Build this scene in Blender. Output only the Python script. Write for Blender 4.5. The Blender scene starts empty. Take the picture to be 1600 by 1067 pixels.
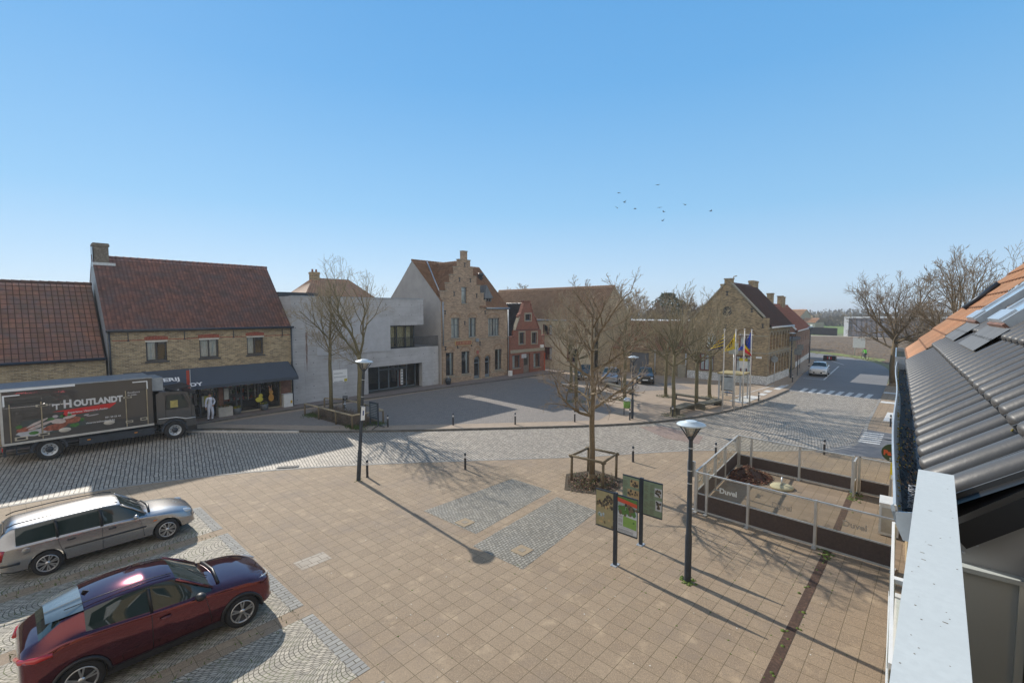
import bpy, math, random
from mathutils import Vector, Matrix, geometry
random.seed(4)
rad = math.radians
S = bpy.context.scene
COL = S.collection

# ------------------------------------------------------------------ camera, sky, sun
# world: +X runs down the street along our facade, +Y crosses the square, metres
cd = bpy.data.cameras.new('camera'); cam = bpy.data.objects.new('camera', cd); COL.objects.link(cam)
cd.sensor_width = 36; cd.lens = 36 * 733 / 1600; cd.clip_start = .05; cd.clip_end = 6000
cam.location = (0, 0, 7); cam.rotation_euler = (rad(90 - 3.55), 0, rad(42.3 - 90))
S.camera = cam
S.view_settings.view_transform = 'Standard'; S.view_settings.look = 'None'
S.view_settings.gamma = 1; S.view_settings.exposure = 0.2
SUN_EL, SUN_AZ = 31.5, 7.3          # azimuth measured from +Y towards +X
W = bpy.data.worlds.new('World'); S.world = W; W.use_nodes = True
nt = W.node_tree; bg = nt.nodes['Background']
sky = nt.nodes.new('ShaderNodeTexSky'); sky.sky_type = 'NISHITA'; sky.sun_disc = False
sky.sun_elevation = rad(SUN_EL); sky.sun_rotation = rad(SUN_AZ)
sky.altitude = 0; sky.air_density = 1.0; sky.dust_density = 0.1; sky.ozone_density = 2.0
SKY = 0.12
tc = nt.nodes.new('ShaderNodeTexCoord'); sx_ = nt.nodes.new('ShaderNodeSeparateXYZ'); nt.links.new(tc.outputs['Generated'], sx_.inputs[0])
cr = nt.nodes.new('ShaderNodeValToRGB'); nt.links.new(sx_.outputs[2], cr.inputs[0])
for i, (p_, c_) in enumerate(((0, (.47, .62, .77)), (.06, (.44, .62, .82)), (.2, (.255, .515, .79)), (.42, (.135, .395, .74)), (.58, (.105, .345, .70)), (.80, (.06, .22, .48)))):
    e_ = cr.color_ramp.elements[i] if i < 2 else cr.color_ramp.elements.new(p_)
    e_.position = p_; e_.color = (*c_, 1)
up_s = nt.nodes.new('ShaderNodeVectorMath'); up_s.operation = 'SCALE'; nt.links.new(cr.outputs[0], up_s.inputs[0]); up_s.inputs['Scale'].default_value = 1 / SKY
mxs = nt.nodes.new('ShaderNodeMix'); mxs.data_type = 'RGBA'; mxs.inputs[0].default_value = .12
# bright neutral fill added to the unseen sky behind the camera, lifts shaded fronts
dt = nt.nodes.new('ShaderNodeVectorMath'); dt.operation = 'DOT_PRODUCT'; nt.links.new(tc.outputs['Generated'], dt.inputs[0]); dt.inputs[1].default_value = (-.68, -.72, .12)
mr = nt.nodes.new('ShaderNodeMapRange'); mr.interpolation_type = 'SMOOTHSTEP'; mr.inputs[1].default_value = .15; mr.inputs[2].default_value = .75; nt.links.new(dt.outputs['Value'], mr.inputs[0])
back_fill = nt.nodes.new('ShaderNodeMix'); back_fill.data_type = 'RGBA'; back_fill.inputs[7].default_value = (1.10 / SKY, 1.03 / SKY, .93 / SKY, 1); nt.links.new(mr.outputs[0], back_fill.inputs[0]); nt.links.new(up_s.outputs[0], back_fill.inputs[6])
nt.links.new(back_fill.outputs[2], mxs.inputs[6]); nt.links.new(sky.outputs[0], mxs.inputs[7])
nt.links.new(mxs.outputs[2], bg.inputs[0]); bg.inputs[1].default_value = SKY
sd = Vector((math.sin(rad(SUN_AZ)) * math.cos(rad(SUN_EL)), math.cos(rad(SUN_AZ)) * math.cos(rad(SUN_EL)), math.sin(rad(SUN_EL))))
sl = bpy.data.lights.new('sun', 'SUN'); sl.energy = 5.0; sl.angle = rad(.5); sl.color = (1, .93, .82)
so = bpy.data.objects.new('sun', sl); COL.objects.link(so); so.location = (0, 60, 60)
so.rotation_euler = sd.to_track_quat('Z', 'Y').to_euler()

# ------------------------------------------------------------------ materials
def _m(name):
    m = bpy.data.materials.new(name); m.use_nodes = True
    n = m.node_tree.nodes; l = m.node_tree.links
    return m, n, l, n['Principled BSDF']
def node(n, t, **k):
    x = n.new(t)
    for a, b in k.items(): setattr(x, a, b)
    return x
def mixc(n, l, fac, a, b, mode='MIX'):
    x = n.new('ShaderNodeMix'); x.data_type = 'RGBA'; x.blend_type = mode
    for s, v in ((0, fac), (6, a), (7, b)):
        if hasattr(v, 'is_linked') or hasattr(v, 'links'): l.new(v, x.inputs[s])
        else: x.inputs[s].default_value = v if s == 0 else (*v[:3], 1)
    return x.outputs[2]
def noise(n, l, vec, scale, detail=4, rough=.6):
    x = n.new('ShaderNodeTexNoise'); x.inputs['Scale'].default_value = scale
    x.inputs['Detail'].default_value = detail; x.inputs['Roughness'].default_value = rough
    if vec is not None: l.new(vec, x.inputs['Vector'])
    return x.outputs['Fac']
def ramp(n, l, f, lo, hi):
    x = n.new('ShaderNodeMapRange'); x.inputs[1].default_value = lo; x.inputs[2].default_value = hi
    l.new(f, x.inputs[0]); return x.outputs[0]
def bump(n, l, b, h, strength, dist):
    x = n.new('ShaderNodeBump'); x.inputs['Strength'].default_value = strength; x.inputs['Distance'].default_value = dist
    l.new(h, x.inputs['Height']); l.new(x.outputs[0], b.inputs['Normal']); return x
def scale_c(c, k): return tuple(min(1, v * k) for v in c)
def pos(n): return n.new('ShaderNodeNewGeometry').outputs['Position']
def objc(n): return n.new('ShaderNodeTexCoord').outputs['Object']

def mat(name, base, rough=.7, metal=0, var=.25, vs=2.5, fine=0, fs=60, bmp=0, coat=0, spec=.5):
    """plain surface with uneven colour (broad stains + fine grain)"""
    m, n, l, b = _m(name)
    p = objc(n)
    c = mixc(n, l, ramp(n, l, noise(n, l, p, vs, 5), .3, .7), scale_c(base, 1 - var), scale_c(base, 1 + var * .7))
    if fine:
        c = mixc(n, l, ramp(n, l, noise(n, l, p, fs, 2), .35, .65), c, scale_c(base, 1 + fine)); 
    l.new(c, b.inputs['Base Color'])
    b.inputs['Roughness'].default_value = rough; b.inputs['Metallic'].default_value = metal
    b.inputs['Specular IOR Level'].default_value = spec
    if coat: b.inputs['Coat Weight'].default_value = coat; b.inputs['Coat Roughness'].default_value = .03
    if bmp: bump(n, l, b, noise(n, l, p, fs, 3), .5, bmp)
    return m
def brick_mat(name, c1, c2, mortar, w=.25, h=.085, dirt=(.12, .1, .07), dirtk=.5, ms=.012):
    m, n, l, b = _m(name)
    g = pos(n); s = n.new('ShaderNodeSeparateXYZ'); l.new(g, s.inputs[0])
    a = node(n, 'ShaderNodeMath', operation='ADD'); l.new(s.outputs[0], a.inputs[0]); l.new(s.outputs[1], a.inputs[1])
    c = n.new('ShaderNodeCombineXYZ'); l.new(a.outputs[0], c.inputs[0]); l.new(s.outputs[2], c.inputs[1])
    t = n.new('ShaderNodeTexBrick'); l.new(c.outputs[0], t.inputs['Vector'])
    t.inputs['Scale'].default_value = 1; t.inputs['Brick Width'].default_value = w; t.inputs['Row Height'].default_value = h
    t.inputs['Mortar Size'].default_value = ms; t.inputs['Color1'].default_value = (*c1, 1); t.inputs['Color2'].default_value = (*c2, 1)
    t.inputs['Mortar'].default_value = (*mortar, 1); t.inputs['Mortar Smooth'].default_value = .3; t.inputs['Bias'].default_value = 0
    col = mixc(n, l, ramp(n, l, noise(n, l, g, 1.3, 6, .7), .42, .75), t.outputs['Color'], dirt)
    k = n.new('ShaderNodeMix'); k.data_type = 'RGBA'; k.inputs[0].default_value = dirtk
    l.new(t.outputs['Color'], k.inputs[6]); l.new(col, k.inputs[7])
    fine = mixc(n, l, ramp(n, l, noise(n, l, g, 9, 4, .8), .3, .75), k.outputs[2], (.05, .04, .03), 'MULTIPLY')
    kk = n.new('ShaderNodeMix'); kk.data_type = 'RGBA'; kk.inputs[0].default_value = .3
    l.new(k.outputs[2], kk.inputs[6]); l.new(fine, kk.inputs[7])
    l.new(kk.outputs[2], b.inputs['Base Color']); b.inputs['Roughness'].default_value = .9
    bump(n, l, b, t.outputs['Fac'], .4, -.01)
    return m
def tile_mat(name, c1, c2, c3, moss, mk=.5, rough=.75, gap=.62, gc=.4, bs=1, gk=.45):
    """roof tiles: one UV unit per tile, colour drawn per tile, moss and soot in patches"""
    m, n, l, b = _m(name)
    uv = n.new('ShaderNodeUVMap').outputs[0]
    fl = node(n, 'ShaderNodeVectorMath', operation='FLOOR'); l.new(uv, fl.inputs[0])
    w = n.new('ShaderNodeTexWhiteNoise'); l.new(fl.outputs[0], w.inputs['Vector'])
    a = mixc(n, l, ramp(n, l, w.outputs['Value'], 0, 1), c1, c2)
    g = pos(n)
    a = mixc(n, l, ramp(n, l, noise(n, l, g, .9, 4, .7), .4, .68), a, c3)
    f = ramp(n, l, noise(n, l, g, 2.3, 6, .75), .45, .72)
    k = node(n, 'ShaderNodeMath', operation='MULTIPLY'); l.new(f, k.inputs[0]); k.inputs[1].default_value = mk
    a = mixc(n, l, k.outputs[0], a, moss)
    # dark joints, and shade of pans and tile noses painted as darker colour
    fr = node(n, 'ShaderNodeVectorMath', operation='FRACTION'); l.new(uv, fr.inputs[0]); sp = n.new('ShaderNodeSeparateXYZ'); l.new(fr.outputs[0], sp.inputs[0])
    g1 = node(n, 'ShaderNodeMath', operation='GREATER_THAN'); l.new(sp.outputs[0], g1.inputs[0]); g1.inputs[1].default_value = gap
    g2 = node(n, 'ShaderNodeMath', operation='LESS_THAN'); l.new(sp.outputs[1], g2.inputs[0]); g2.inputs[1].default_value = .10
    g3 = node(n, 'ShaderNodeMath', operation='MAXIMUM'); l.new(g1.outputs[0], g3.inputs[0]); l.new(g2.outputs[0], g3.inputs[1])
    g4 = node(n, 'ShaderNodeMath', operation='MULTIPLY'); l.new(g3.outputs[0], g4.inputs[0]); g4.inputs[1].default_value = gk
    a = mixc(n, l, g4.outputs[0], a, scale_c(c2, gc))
    l.new(a, b.inputs['Base Color']); b.inputs['Roughness'].default_value = rough
    bump(n, l, b, noise(n, l, g, 40, 3), .3, .01 * bs)
    return m
def paver(name, bw, bh, c1, c2, mortar, ms=.006, off=0, uvmap=False, org=(0, 0), stain=(.2, .14, .08), bd=.01, rough=.85, grain=.35, warp=0, big=.5, spots=False):
    m, n, l, b = _m(name)
    g = n.new('ShaderNodeUVMap').outputs[0] if uvmap else pos(n)
    mp = n.new('ShaderNodeMapping'); mp.inputs['Location'].default_value = (-org[0], -org[1], 0); l.new(g, mp.inputs[0])
    v = mp.outputs[0]
    if warp:
        nz = n.new('ShaderNodeTexNoise'); nz.inputs['Scale'].default_value = 2.2; l.new(v, nz.inputs['Vector'])
        sub = node(n, 'ShaderNodeVectorMath', operation='MULTIPLY_ADD'); l.new(nz.outputs['Color'], sub.inputs[0])
        sub.inputs[1].default_value = (warp, warp, 0); l.new(v, sub.inputs[2]); v = sub.outputs[0]
    t = n.new('ShaderNodeTexBrick'); t.offset = off; l.new(v, t.inputs['Vector'])
    t.inputs['Scale'].default_value = 1; t.inputs['Brick Width'].default_value = bw; t.inputs['Row Height'].default_value = bh
    t.inputs['Mortar Size'].default_value = ms; t.inputs['Mortar Smooth'].default_value = .25
    t.inputs['Color1'].default_value = (*c1, 1); t.inputs['Color2'].default_value = (*c2, 1); t.inputs['Mortar'].default_value = (*mortar, 1)
    P = pos(n)
    c = t.outputs['Color']
    c = mixc(n, l, ramp(n, l, noise(n, l, P, 22, 4, .8), .3, .7), c, scale_c(c1, 1 - grain), 'MIX')
    k = n.new('ShaderNodeMix'); k.data_type = 'RGBA'; k.inputs[0].default_value = .4
    l.new(t.outputs['Color'], k.inputs[6]); l.new(c, k.inputs[7])
    f = ramp(n, l, noise(n, l, P, .55, 7, .72), .48, .72)
    kk = node(n, 'ShaderNodeMath', operation='MULTIPLY'); l.new(f, kk.inputs[0]); kk.inputs[1].default_value = big
    c = mixc(n, l, kk.outputs[0], k.outputs[2], stain)
    if spots:   # speckled aggregate, pale worn blotches and dark spills
        c = mixc(n, l, ramp(n, l, noise(n, l, P, 90, 2, .7), .56, .62), c, scale_c(c1, 1.45))
        c = mixc(n, l, ramp(n, l, noise(n, l, P, 70, 2, .7), .60, .66), c, scale_c(c1, .45))
        k2 = node(n, 'ShaderNodeMath', operation='MULTIPLY'); l.new(ramp(n, l, noise(n, l, P, 1.7, 5, .65), .56, .74), k2.inputs[0]); k2.inputs[1].default_value = .55
        c = mixc(n, l, k2.outputs[0], c, (.50, .38, .25))
        k3 = node(n, 'ShaderNodeMath', operation='MULTIPLY'); l.new(ramp(n, l, noise(n, l, P, .35, 6, .7), .50, .66), k3.inputs[0]); k3.inputs[1].default_value = .55
        c = mixc(n, l, k3.outputs[0], c, (.20, .155, .12))
    c = mixc(n, l, t.outputs['Fac'], c, mortar)
    l.new(c, b.inputs['Base Color']); b.inputs['Roughness'].default_value = rough
    h = node(n, 'ShaderNodeMath', operation='MULTIPLY_ADD'); l.new(noise(n, l, P, 60, 3), h.inputs[0]); h.inputs[1].default_value = -.25; l.new(t.outputs['Fac'], h.inputs[2])
    bump(n, l, b, h.outputs[0], .8, -bd)
    return m
def fan_mat(name, c1, c2, mortar):
    """small setts laid in segmental arches: rows follow y + k*x^2 in 1.25 m bays"""
    m, n, l, b = _m(name)
    P = pos(n); s = n.new('ShaderNodeSeparateXYZ'); l.new(P, s.inputs[0])
    def mt(op, a, bb=None, c=None):
        x = node(n, 'ShaderNodeMath', operation=op)
        for i, v in enumerate((a, bb, c)):
            if v is None: continue
            if hasattr(v, 'links'): l.new(v, x.inputs[i])
            else: x.inputs[i].default_value = v
        return x.outputs[0]
    fr = mt('SUBTRACT', mt('FRACT', mt('DIVIDE', s.outputs[1], 1.25)), .5)
    bay = mt('FLOOR', mt('DIVIDE', s.outputs[1], 1.25))
    y = mt('MULTIPLY_ADD', mt('MULTIPLY', fr, fr), -2.0, s.outputs[0])
    x = mt('MULTIPLY_ADD', bay, 5.3, mt('MULTIPLY', fr, 1.42))
    c = n.new('ShaderNodeCombineXYZ'); l.new(x, c.inputs[0]); l.new(y, c.inputs[1])
    nz = n.new('ShaderNodeTexNoise'); nz.inputs['Scale'].default_value = 6; l.new(P, nz.inputs['Vector'])
    ad = node(n, 'ShaderNodeVectorMath', operation='MULTIPLY_ADD'); l.new(nz.outputs['Color'], ad.inputs[0]); ad.inputs[1].default_value = (.05, .05, 0); l.new(c.outputs[0], ad.inputs[2])
    t = n.new('ShaderNodeTexBrick'); l.new(ad.outputs[0], t.inputs['Vector'])
    t.inputs['Scale'].default_value = 1; t.inputs['Brick Width'].default_value = .105; t.inputs['Row Height'].default_value = .095
    t.inputs['Mortar Size'].default_value = .008; t.inputs['Mortar Smooth'].default_value = .4
    t.inputs['Color1'].default_value = (*c1, 1); t.inputs['Color2'].default_value = (*c2, 1); t.inputs['Mortar'].default_value = (*mortar, 1)
    cc = mixc(n, l, ramp(n, l, noise(n, l, P, .8, 5), .5, .75), t.outputs['Color'], scale_c(c1, .7))
    green = mixc(n, l, ramp(n, l, noise(n, l, P, 1.6, 6, .8), .48, .62), mortar, (.10, .12, .03))
    cc = mixc(n, l, t.outputs['Fac'], cc, green)
    l.new(cc, b.inputs['Base Color']); b.inputs['Roughness'].default_value = .75
    bump(n, l, b, t.outputs['Fac'], .9, -.015)
    return m
def glass_mat(name, tint=(.9, .95, .95), alpha=.12):
    m, n, l, b = _m(name)
    n.remove(b); o = n['Material Output']
    tr = n.new('ShaderNodeBsdfTransparent'); tr.inputs[0].default_value = (*tint, 1)
    gl = n.new('ShaderNodeBsdfGlossy'); gl.inputs[1].default_value = .02
    fz = n.new('ShaderNodeFresnel'); fz.inputs[0].default_value = 1.5
    ad = node(n, 'ShaderNodeMath', operation='ADD'); l.new(fz.outputs[0], ad.inputs[0]); ad.inputs[1].default_value = alpha - .04
    mx = n.new('ShaderNodeMixShader'); l.new(ad.outputs[0], mx.inputs[0]); l.new(tr.outputs[0], mx.inputs[1]); l.new(gl.outputs[0], mx.inputs[2])
    l.new(mx.outputs[0], o.inputs[0]); return m
def paint(name, c, coatless=False, metal=.5, rough=.35):
    m, n, l, b = _m(name)
    b.inputs['Base Color'].default_value = (*c, 1); b.inputs['Metallic'].default_value = metal; b.inputs['Roughness'].default_value = rough
    if not coatless: b.inputs['Coat Weight'].default_value = 1; b.inputs['Coat Roughness'].default_value = .02
    return m

brick_y = brick_mat('yellow_brick', (.50, .385, .225), (.22, .165, .10), (.45, .41, .32), dirtk=.5)
brick_own = brick_mat('own_brick', (.45, .33, .17), (.38, .27, .14), (.35, .3, .22), dirtk=.2)
brick_step = brick_mat('buff_brick', (.49, .345, .225), (.24, .16, .105), (.44, .38, .31), dirt=(.13, .10, .08), dirtk=.45)
brick_red = brick_mat('red_brick', (.31, .11, .075), (.21, .075, .052), (.27, .15, .11), dirtk=.25)
brick_town = brick_mat('town_brick', (.52, .385, .21), (.19, .135, .075), (.42, .36, .26), dirt=(.08, .07, .05), dirtk=.6)
brick_pink = brick_mat('pink_brick', (.33, .19, .13), (.26, .14, .10), (.3, .25, .2), dirtk=.4)
white_plinth = mat('whitewashed_plinth', (.80, .80, .78), .9, var=.3, vs=6, fine=-.6, fs=14)
cream = mat('cream_wall', (.50, .44, .33), .9, var=.2, vs=1.5)
brick_trim = mat('red_trim_brick', (.30, .07, .05), .85, var=.4, vs=18)
stone = mat('weathered_stone', (.36, .33, .26), .9, var=.3, vs=4, fine=-.3, fs=30)
slate_clad = mat('grey_slate_cladding', (.24, .27, .31), .5, var=.3, vs=12)
render_grey = mat('grey_render', (.36, .345, .335), .9, var=.12, vs=1.2)
grey_clad = mat('dark_grey_cladding', (.13, .14, .16), .6, var=.15)
zinc = mat('zinc', (.30, .34, .38), .45, metal=.6, var=.2, vs=5)
zinc_l = mat('pale_zinc', (.42, .47, .52), .38, metal=.55, var=.18, vs=7)
dark_metal = mat('anthracite_metal', (.035, .045, .06), .4, metal=.3, var=.25, vs=4)
black = mat('black_plastic', (.012, .012, .014), .45, var=.3)
black_matt = mat('dark_interior', (.010, .010, .012), .9, var=.3)
white = mat('white_paint', (.72, .74, .75), .5, var=.07, vs=3)
offwhite = mat('off_white_panel', (.62, .64, .65), .55, var=.1, vs=5)
frame_dark = mat('dark_window_frame', (.04, .045, .055), .45, var=.2)
frame_blue = mat('grey_blue_window_frame', (.13, .17, .21), .5, var=.2)
frame_red = mat('dark_red_window_frame', (.13, .02, .02), .6, var=.2)
curtain_m = mat('white_curtain', (.6, .64, .68), .9, var=.12, vs=4)
curtain_warm = mat('warm_curtain', (.5, .47, .33), .9, var=.35, vs=6)
pane_m, _n, _l, _b = _m('window_pane'); _b.inputs['Base Color'].default_value = (.012, .016, .02, 1); _b.inputs['Roughness'].default_value = .03
_b.inputs['Coat Weight'].default_value = 1
glass = glass_mat('clear_glass', alpha=.1)
glass_t = glass_mat('terrace_glass', (.90, .90, .86), .07)
alu = mat('brushed_aluminium', (.50, .49, .46), .5, metal=.35, var=.15, vs=3)
galv = mat('galvanised_steel', (.50, .53, .56), .45, metal=.5, var=.12)
wood_old = mat('weathered_wood', (.16, .125, .075), .9, var=.4, vs=9, fine=-.3, fs=40)
wood_red = mat('brown_wood_boards', (.17, .085, .06), .7, var=.4, vs=5)
brown_panel = mat('brown_fence_panel', (.075, .052, .042), .8, var=.2, vs=14)
bark_main = mat('bark_brown', (.19, .14, .08), .9, var=.4, vs=9, fine=-.35, fs=35, bmp=.02)  # brown bark of the caged tree and big street trees
twig_main = mat('twig_tan', (.26, .20, .14), .85, var=.35, vs=2)
bark_dark = mat('bark_greenish', (.16, .14, .075), .9, var=.4, vs=7, fine=-.35, fs=35, bmp=.02)
twig_dark = mat('twig_olive', (.27, .225, .145), .85, var=.35, vs=2)
twig_far = mat('twig_brown', (.24, .185, .13), .9, var=.3, vs=1)
tyre_m = mat('tyre_rubber', (.015, .015, .016), .85, var=.2)
rim_m = mat('alloy_rim', (.55, .55, .56), .3, metal=.9, var=.06)
concrete_bench = mat('mossy_concrete', (.13, .12, .09), .95, var=.5, vs=5, fine=-.4, fs=30)
leaf_red = mat('dead_leaves', (.15, .055, .03), .9, var=.6, vs=14)
leaf_brown = mat('dry_leaves', (.22, .13, .07), .9, var=.6, vs=14)
soil = mat('soil', (.09, .065, .04), 1, var=.5, vs=8, fine=-.5, fs=60, bmp=.03)
green_m = mat('leaf_green', (.06, .10, .02), .8, var=.5, vs=6)
grass_m = mat('moss_grass', (.09, .13, .02), .95, var=.5, vs=9)
roof_r = tile_mat('old_red_tiles', (.40, .205, .18), (.22, .125, .125), (.19, .155, .18), (.06, .045, .025), .6)
roof_l = tile_mat('old_plain_tiles', (.42, .215, .17), (.24, .135, .12), (.20, .16, .175), (.18, .14, .07), .55, gap=.86, gk=.9, gc=.25)
roof_o = tile_mat('brown_pantiles', (.40, .23, .14), (.24, .13, .08), (.28, .18, .12), (.10, .075, .04), .35)
roof_tan = tile_mat('tan_pantiles', (.55, .36, .24), (.36, .22, .145), (.42, .29, .20), (.16, .12, .07), .3)
roof_orange = tile_mat('orange_tiles', (.58, .28, .145), (.42, .19, .095), (.50, .28, .17), (.26, .17, .11), .45, gap=.90, gk=.8)
roof_bright = tile_mat('bright_red_tiles', (.42, .14, .08), (.32, .10, .06), (.30, .11, .07), (.10, .045, .03), .3)
roof_dark = tile_mat('dark_glazed_tiles', (.085, .085, .10), (.045, .045, .055), (.06, .06, .07), (.05, .045, .04), .3, .3)
roof_town = tile_mat('dark_red_tiles', (.16, .065, .055), (.09, .045, .045), (.10, .06, .06), (.04, .035, .03), .5)
roof_own = tile_mat('anthracite_roll_tiles', (.072, .069, .068), (.058, .056, .056), (.065, .062, .062), (.075, .072, .06), .25, .46, .58, .05, .25, .95)  # near black gap tone paints the shade of the pans between rolls
asph = mat('asphalt_base', (.11, .11, .115), .9, var=.18, vs=.6, fine=.25, fs=70)

def concrete_mat():
    m, n, l, b = _m('board_marked_concrete')
    g = pos(n); s = n.new('ShaderNodeSeparateXYZ'); l.new(g, s.inputs[0])
    c = n.new('ShaderNodeCombineXYZ'); l.new(s.outputs[0], c.inputs[0]); l.new(s.outputs[2], c.inputs[1])
    t = n.new('ShaderNodeTexBrick'); t.offset = 0; l.new(c.outputs[0], t.inputs['Vector']); t.inputs['Scale'].default_value = 1
    t.inputs['Brick Width'].default_value = 2.6; t.inputs['Row Height'].default_value = .1; t.inputs['Mortar Size'].default_value = .006
    t.inputs['Color1'].default_value = (.45, .465, .49, 1); t.inputs['Color2'].default_value = (.39, .405, .43, 1); t.inputs['Mortar'].default_value = (.29, .30, .32, 1)
    cc = mixc(n, l, ramp(n, l, noise(n, l, g, .9, 6, .7), .4, .75), t.outputs['Color'], (.30, .305, .32))
    # streaks: noise stretched vertically
    mp = n.new('ShaderNodeMapping'); mp.inputs['Scale'].default_value = (2.5, 2.5, .12); l.new(g, mp.inputs[0])
    st = ramp(n, l, noise(n, l, mp.outputs[0], 1.5, 5, .7), .62, .8)
    cc = mixc(n, l, st, cc, (.16, .14, .135))
    # form-tie holes on a grid
    fx = node(n, 'ShaderNodeVectorMath', operation='MULTIPLY'); l.new(c.outputs[0], fx.inputs[0]); fx.inputs[1].default_value = (1 / 1.3, 1 / .9, 0)
    fr = node(n, 'ShaderNodeVectorMath', operation='FRACTION'); l.new(fx.outputs[0], fr.inputs[0])
    ds = node(n, 'ShaderNodeVectorMath', operation='DISTANCE'); l.new(fr.outputs[0], ds.inputs[0]); ds.inputs[1].default_value = (.5, .5, 0)
    ht = node(n, 'ShaderNodeMath', operation='LESS_THAN'); l.new(ds.outputs['Value'], ht.inputs[0]); ht.inputs[1].default_value = .035
    cc = mixc(n, l, ht.outputs[0], cc, (.14, .14, .15))
    l.new(cc, b.inputs['Base Color']); b.inputs['Roughness'].default_value = .85
    bump(n, l, b, t.outputs['Fac'], .3, -.01)
    return m
concrete = concrete_mat()

# ------------------------------------------------------------------ mesh builder
class MB:
    def __init__(s): s.v = []; s.f = []; s.mi = []; s.uv = {}; s.sm = []
    def face(s, pts, mi=0, uv=None, sm=False):
        i = len(s.v); s.v += [tuple(p) for p in pts]; s.f.append(tuple(range(i, i + len(pts)))); s.mi.append(mi); s.sm.append(sm)
        if uv: s.uv[len(s.f) - 1] = uv
        return s
    def box(s, x0, x1, y0, y1, z0, z1, mi=0, skew=None):
        P = [(x, y, z) for x in (x0, x1) for y in (y0, y1) for z in (z0, z1)]
        i = len(s.v); s.v += P
        for q in ((0, 1, 3, 2), (4, 6, 7, 5), (0, 4, 5, 1), (2, 3, 7, 6), (0, 2, 6, 4), (1, 5, 7, 3)):
            s.f.append(tuple(i + k for k in q)); s.mi.append(mi); s.sm.append(False)
        return s
    def obox(s, c, ax, half, mi=0):
        """box with centre, three axis vectors, half sizes"""
        c = Vector(c); A = [Vector(a).normalized() * h for a, h in zip(ax, half)]
        i = len(s.v)
        for a in (-1, 1):
            for b in (-1, 1):
                for d in (-1, 1): s.v.append(tuple(c + A[0] * a + A[1] * b + A[2] * d))
        for q in ((0, 1, 3, 2), (4, 6, 7, 5), (0, 4, 5, 1), (2, 3, 7, 6), (0, 2, 6, 4), (1, 5, 7, 3)):
            s.f.append(tuple(i + k for k in q)); s.mi.append(mi); s.sm.append(False)
        return s
    def tube(s, pts, rs, n=6, mi=0, cap=True, sm=True):
        pts = [Vector(p) for p in pts]
        if not hasattr(rs, '__len__'): rs = [rs] * len(pts)
        base = len(s.v); prev = None
        for k, p in enumerate(pts):
            d = (pts[min(k + 1, len(pts) - 1)] - pts[max(k - 1, 0)])
            if d.length < 1e-9: d = Vector((0, 0, 1))
            d.normalize()
            if prev is None:
                a = d.orthogonal().normalized()
            else:
                a = prev - d * prev.dot(d)
                a = a.normalized() if a.length > 1e-6 else d.orthogonal().normalized()
            prev = a; b = d.cross(a)
            for j in range(n):
                t = 2 * math.pi * j / n
                s.v.append(tuple(p + (a * math.cos(t) + b * math.sin(t)) * rs[k]))
        for k in range(len(pts) - 1):
            for j in range(n):
                s.f.append((base + k * n + j, base + k * n + (j + 1) % n, base + (k + 1) * n + (j + 1) % n, base + (k + 1) * n + j)); s.mi.append(mi); s.sm.append(sm)
        if cap:
            s.f.append(tuple(base + j for j in reversed(range(n)))); s.mi.append(mi); s.sm.append(False)
            e = base + (len(pts) - 1) * n; s.f.append(tuple(e + j for j in range(n))); s.mi.append(mi); s.sm.append(False)
        return s
    def lathe(s, prof, n=16, c=(0, 0, 0), axis='z', mi=0, sm=True):
        """prof: list of (r, h)"""
        base = len(s.v)
        for r, h in prof:
            for j in range(n):
                t = 2 * math.pi * j / n; x, y = r * math.cos(t), r * math.sin(t)
                p = (x, y, h) if axis == 'z' else (x, h, y) if axis == 'y' else (h, x, y)
                s.v.append((p[0] + c[0], p[1] + c[1], p[2] + c[2]))
        for k in range(len(prof) - 1):
            for j in range(n):
                s.f.append((base + k * n + j, base + k * n + (j + 1) % n, base + (k + 1) * n + (j + 1) % n, base + (k + 1) * n + j)); s.mi.append(mi); s.sm.append(sm)
        return s
    def poly(s, outer, fn, holes=(), depth=0, mi=0, mir=None):
        """filled 2-D polygon with holes mapped by fn(a,b,d); depth>0 adds the sides"""
        loops = [[Vector((a, b, 0)) for a, b in outer]] + [[Vector((a, b, 0)) for a, b in h] for h in holes]
        flat = [p for L in loops for p in L]
        tr = geometry.tessellate_polygon(loops)
        for dd in ((0, depth) if depth and not holes else (0,)):
            i = len(s.v); s.v += [tuple(fn(p.x, p.y, dd)) for p in flat]
            for t in tr: s.f.append(tuple(i + k for k in t)); s.mi.append(mi); s.sm.append(False)
        if depth:
            for L in loops:
                for k in range(len(L)):
                    p, q = L[k], L[(k + 1) % len(L)]
                    s.face([fn(p.x, p.y, 0), fn(q.x, q.y, 0), fn(q.x, q.y, depth), fn(p.x, p.y, depth)], mi if mir is None else mir)
        return s
    def build(s, name, m, parent=None, world=True, kind=None, **tags):
        me = bpy.data.meshes.new(name)
        if parent is not None and world:
            o = WL.get(parent.name, (0, 0, 0)); vs = [(x - o[0], y - o[1], z - o[2]) for x, y, z in s.v]
        else: vs = s.v
        me.from_pydata(vs, [], s.f)
        for x in (m if isinstance(m, (list, tuple)) else [m]): me.materials.append(x)
        me.polygons.foreach_set('material_index', s.mi); me.polygons.foreach_set('use_smooth', s.sm)
        if s.uv:
            ul = me.uv_layers.new(name='UVMap')
            for fi, uvs in s.uv.items():
                for li, u in zip(me.polygons[fi].loop_indices, uvs): ul.data[li].uv = u
        me.update()
        o = bpy.data.objects.new(name, me); COL.objects.link(o)
        if parent is not None:
            o.parent = parent; WL[o.name] = WL.get(parent.name, (0, 0, 0)) if world else (0, 0, 0)
        if kind: o['kind'] = kind
        for k, v in tags.items(): o[k] = v
        return o
WL = {}
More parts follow.
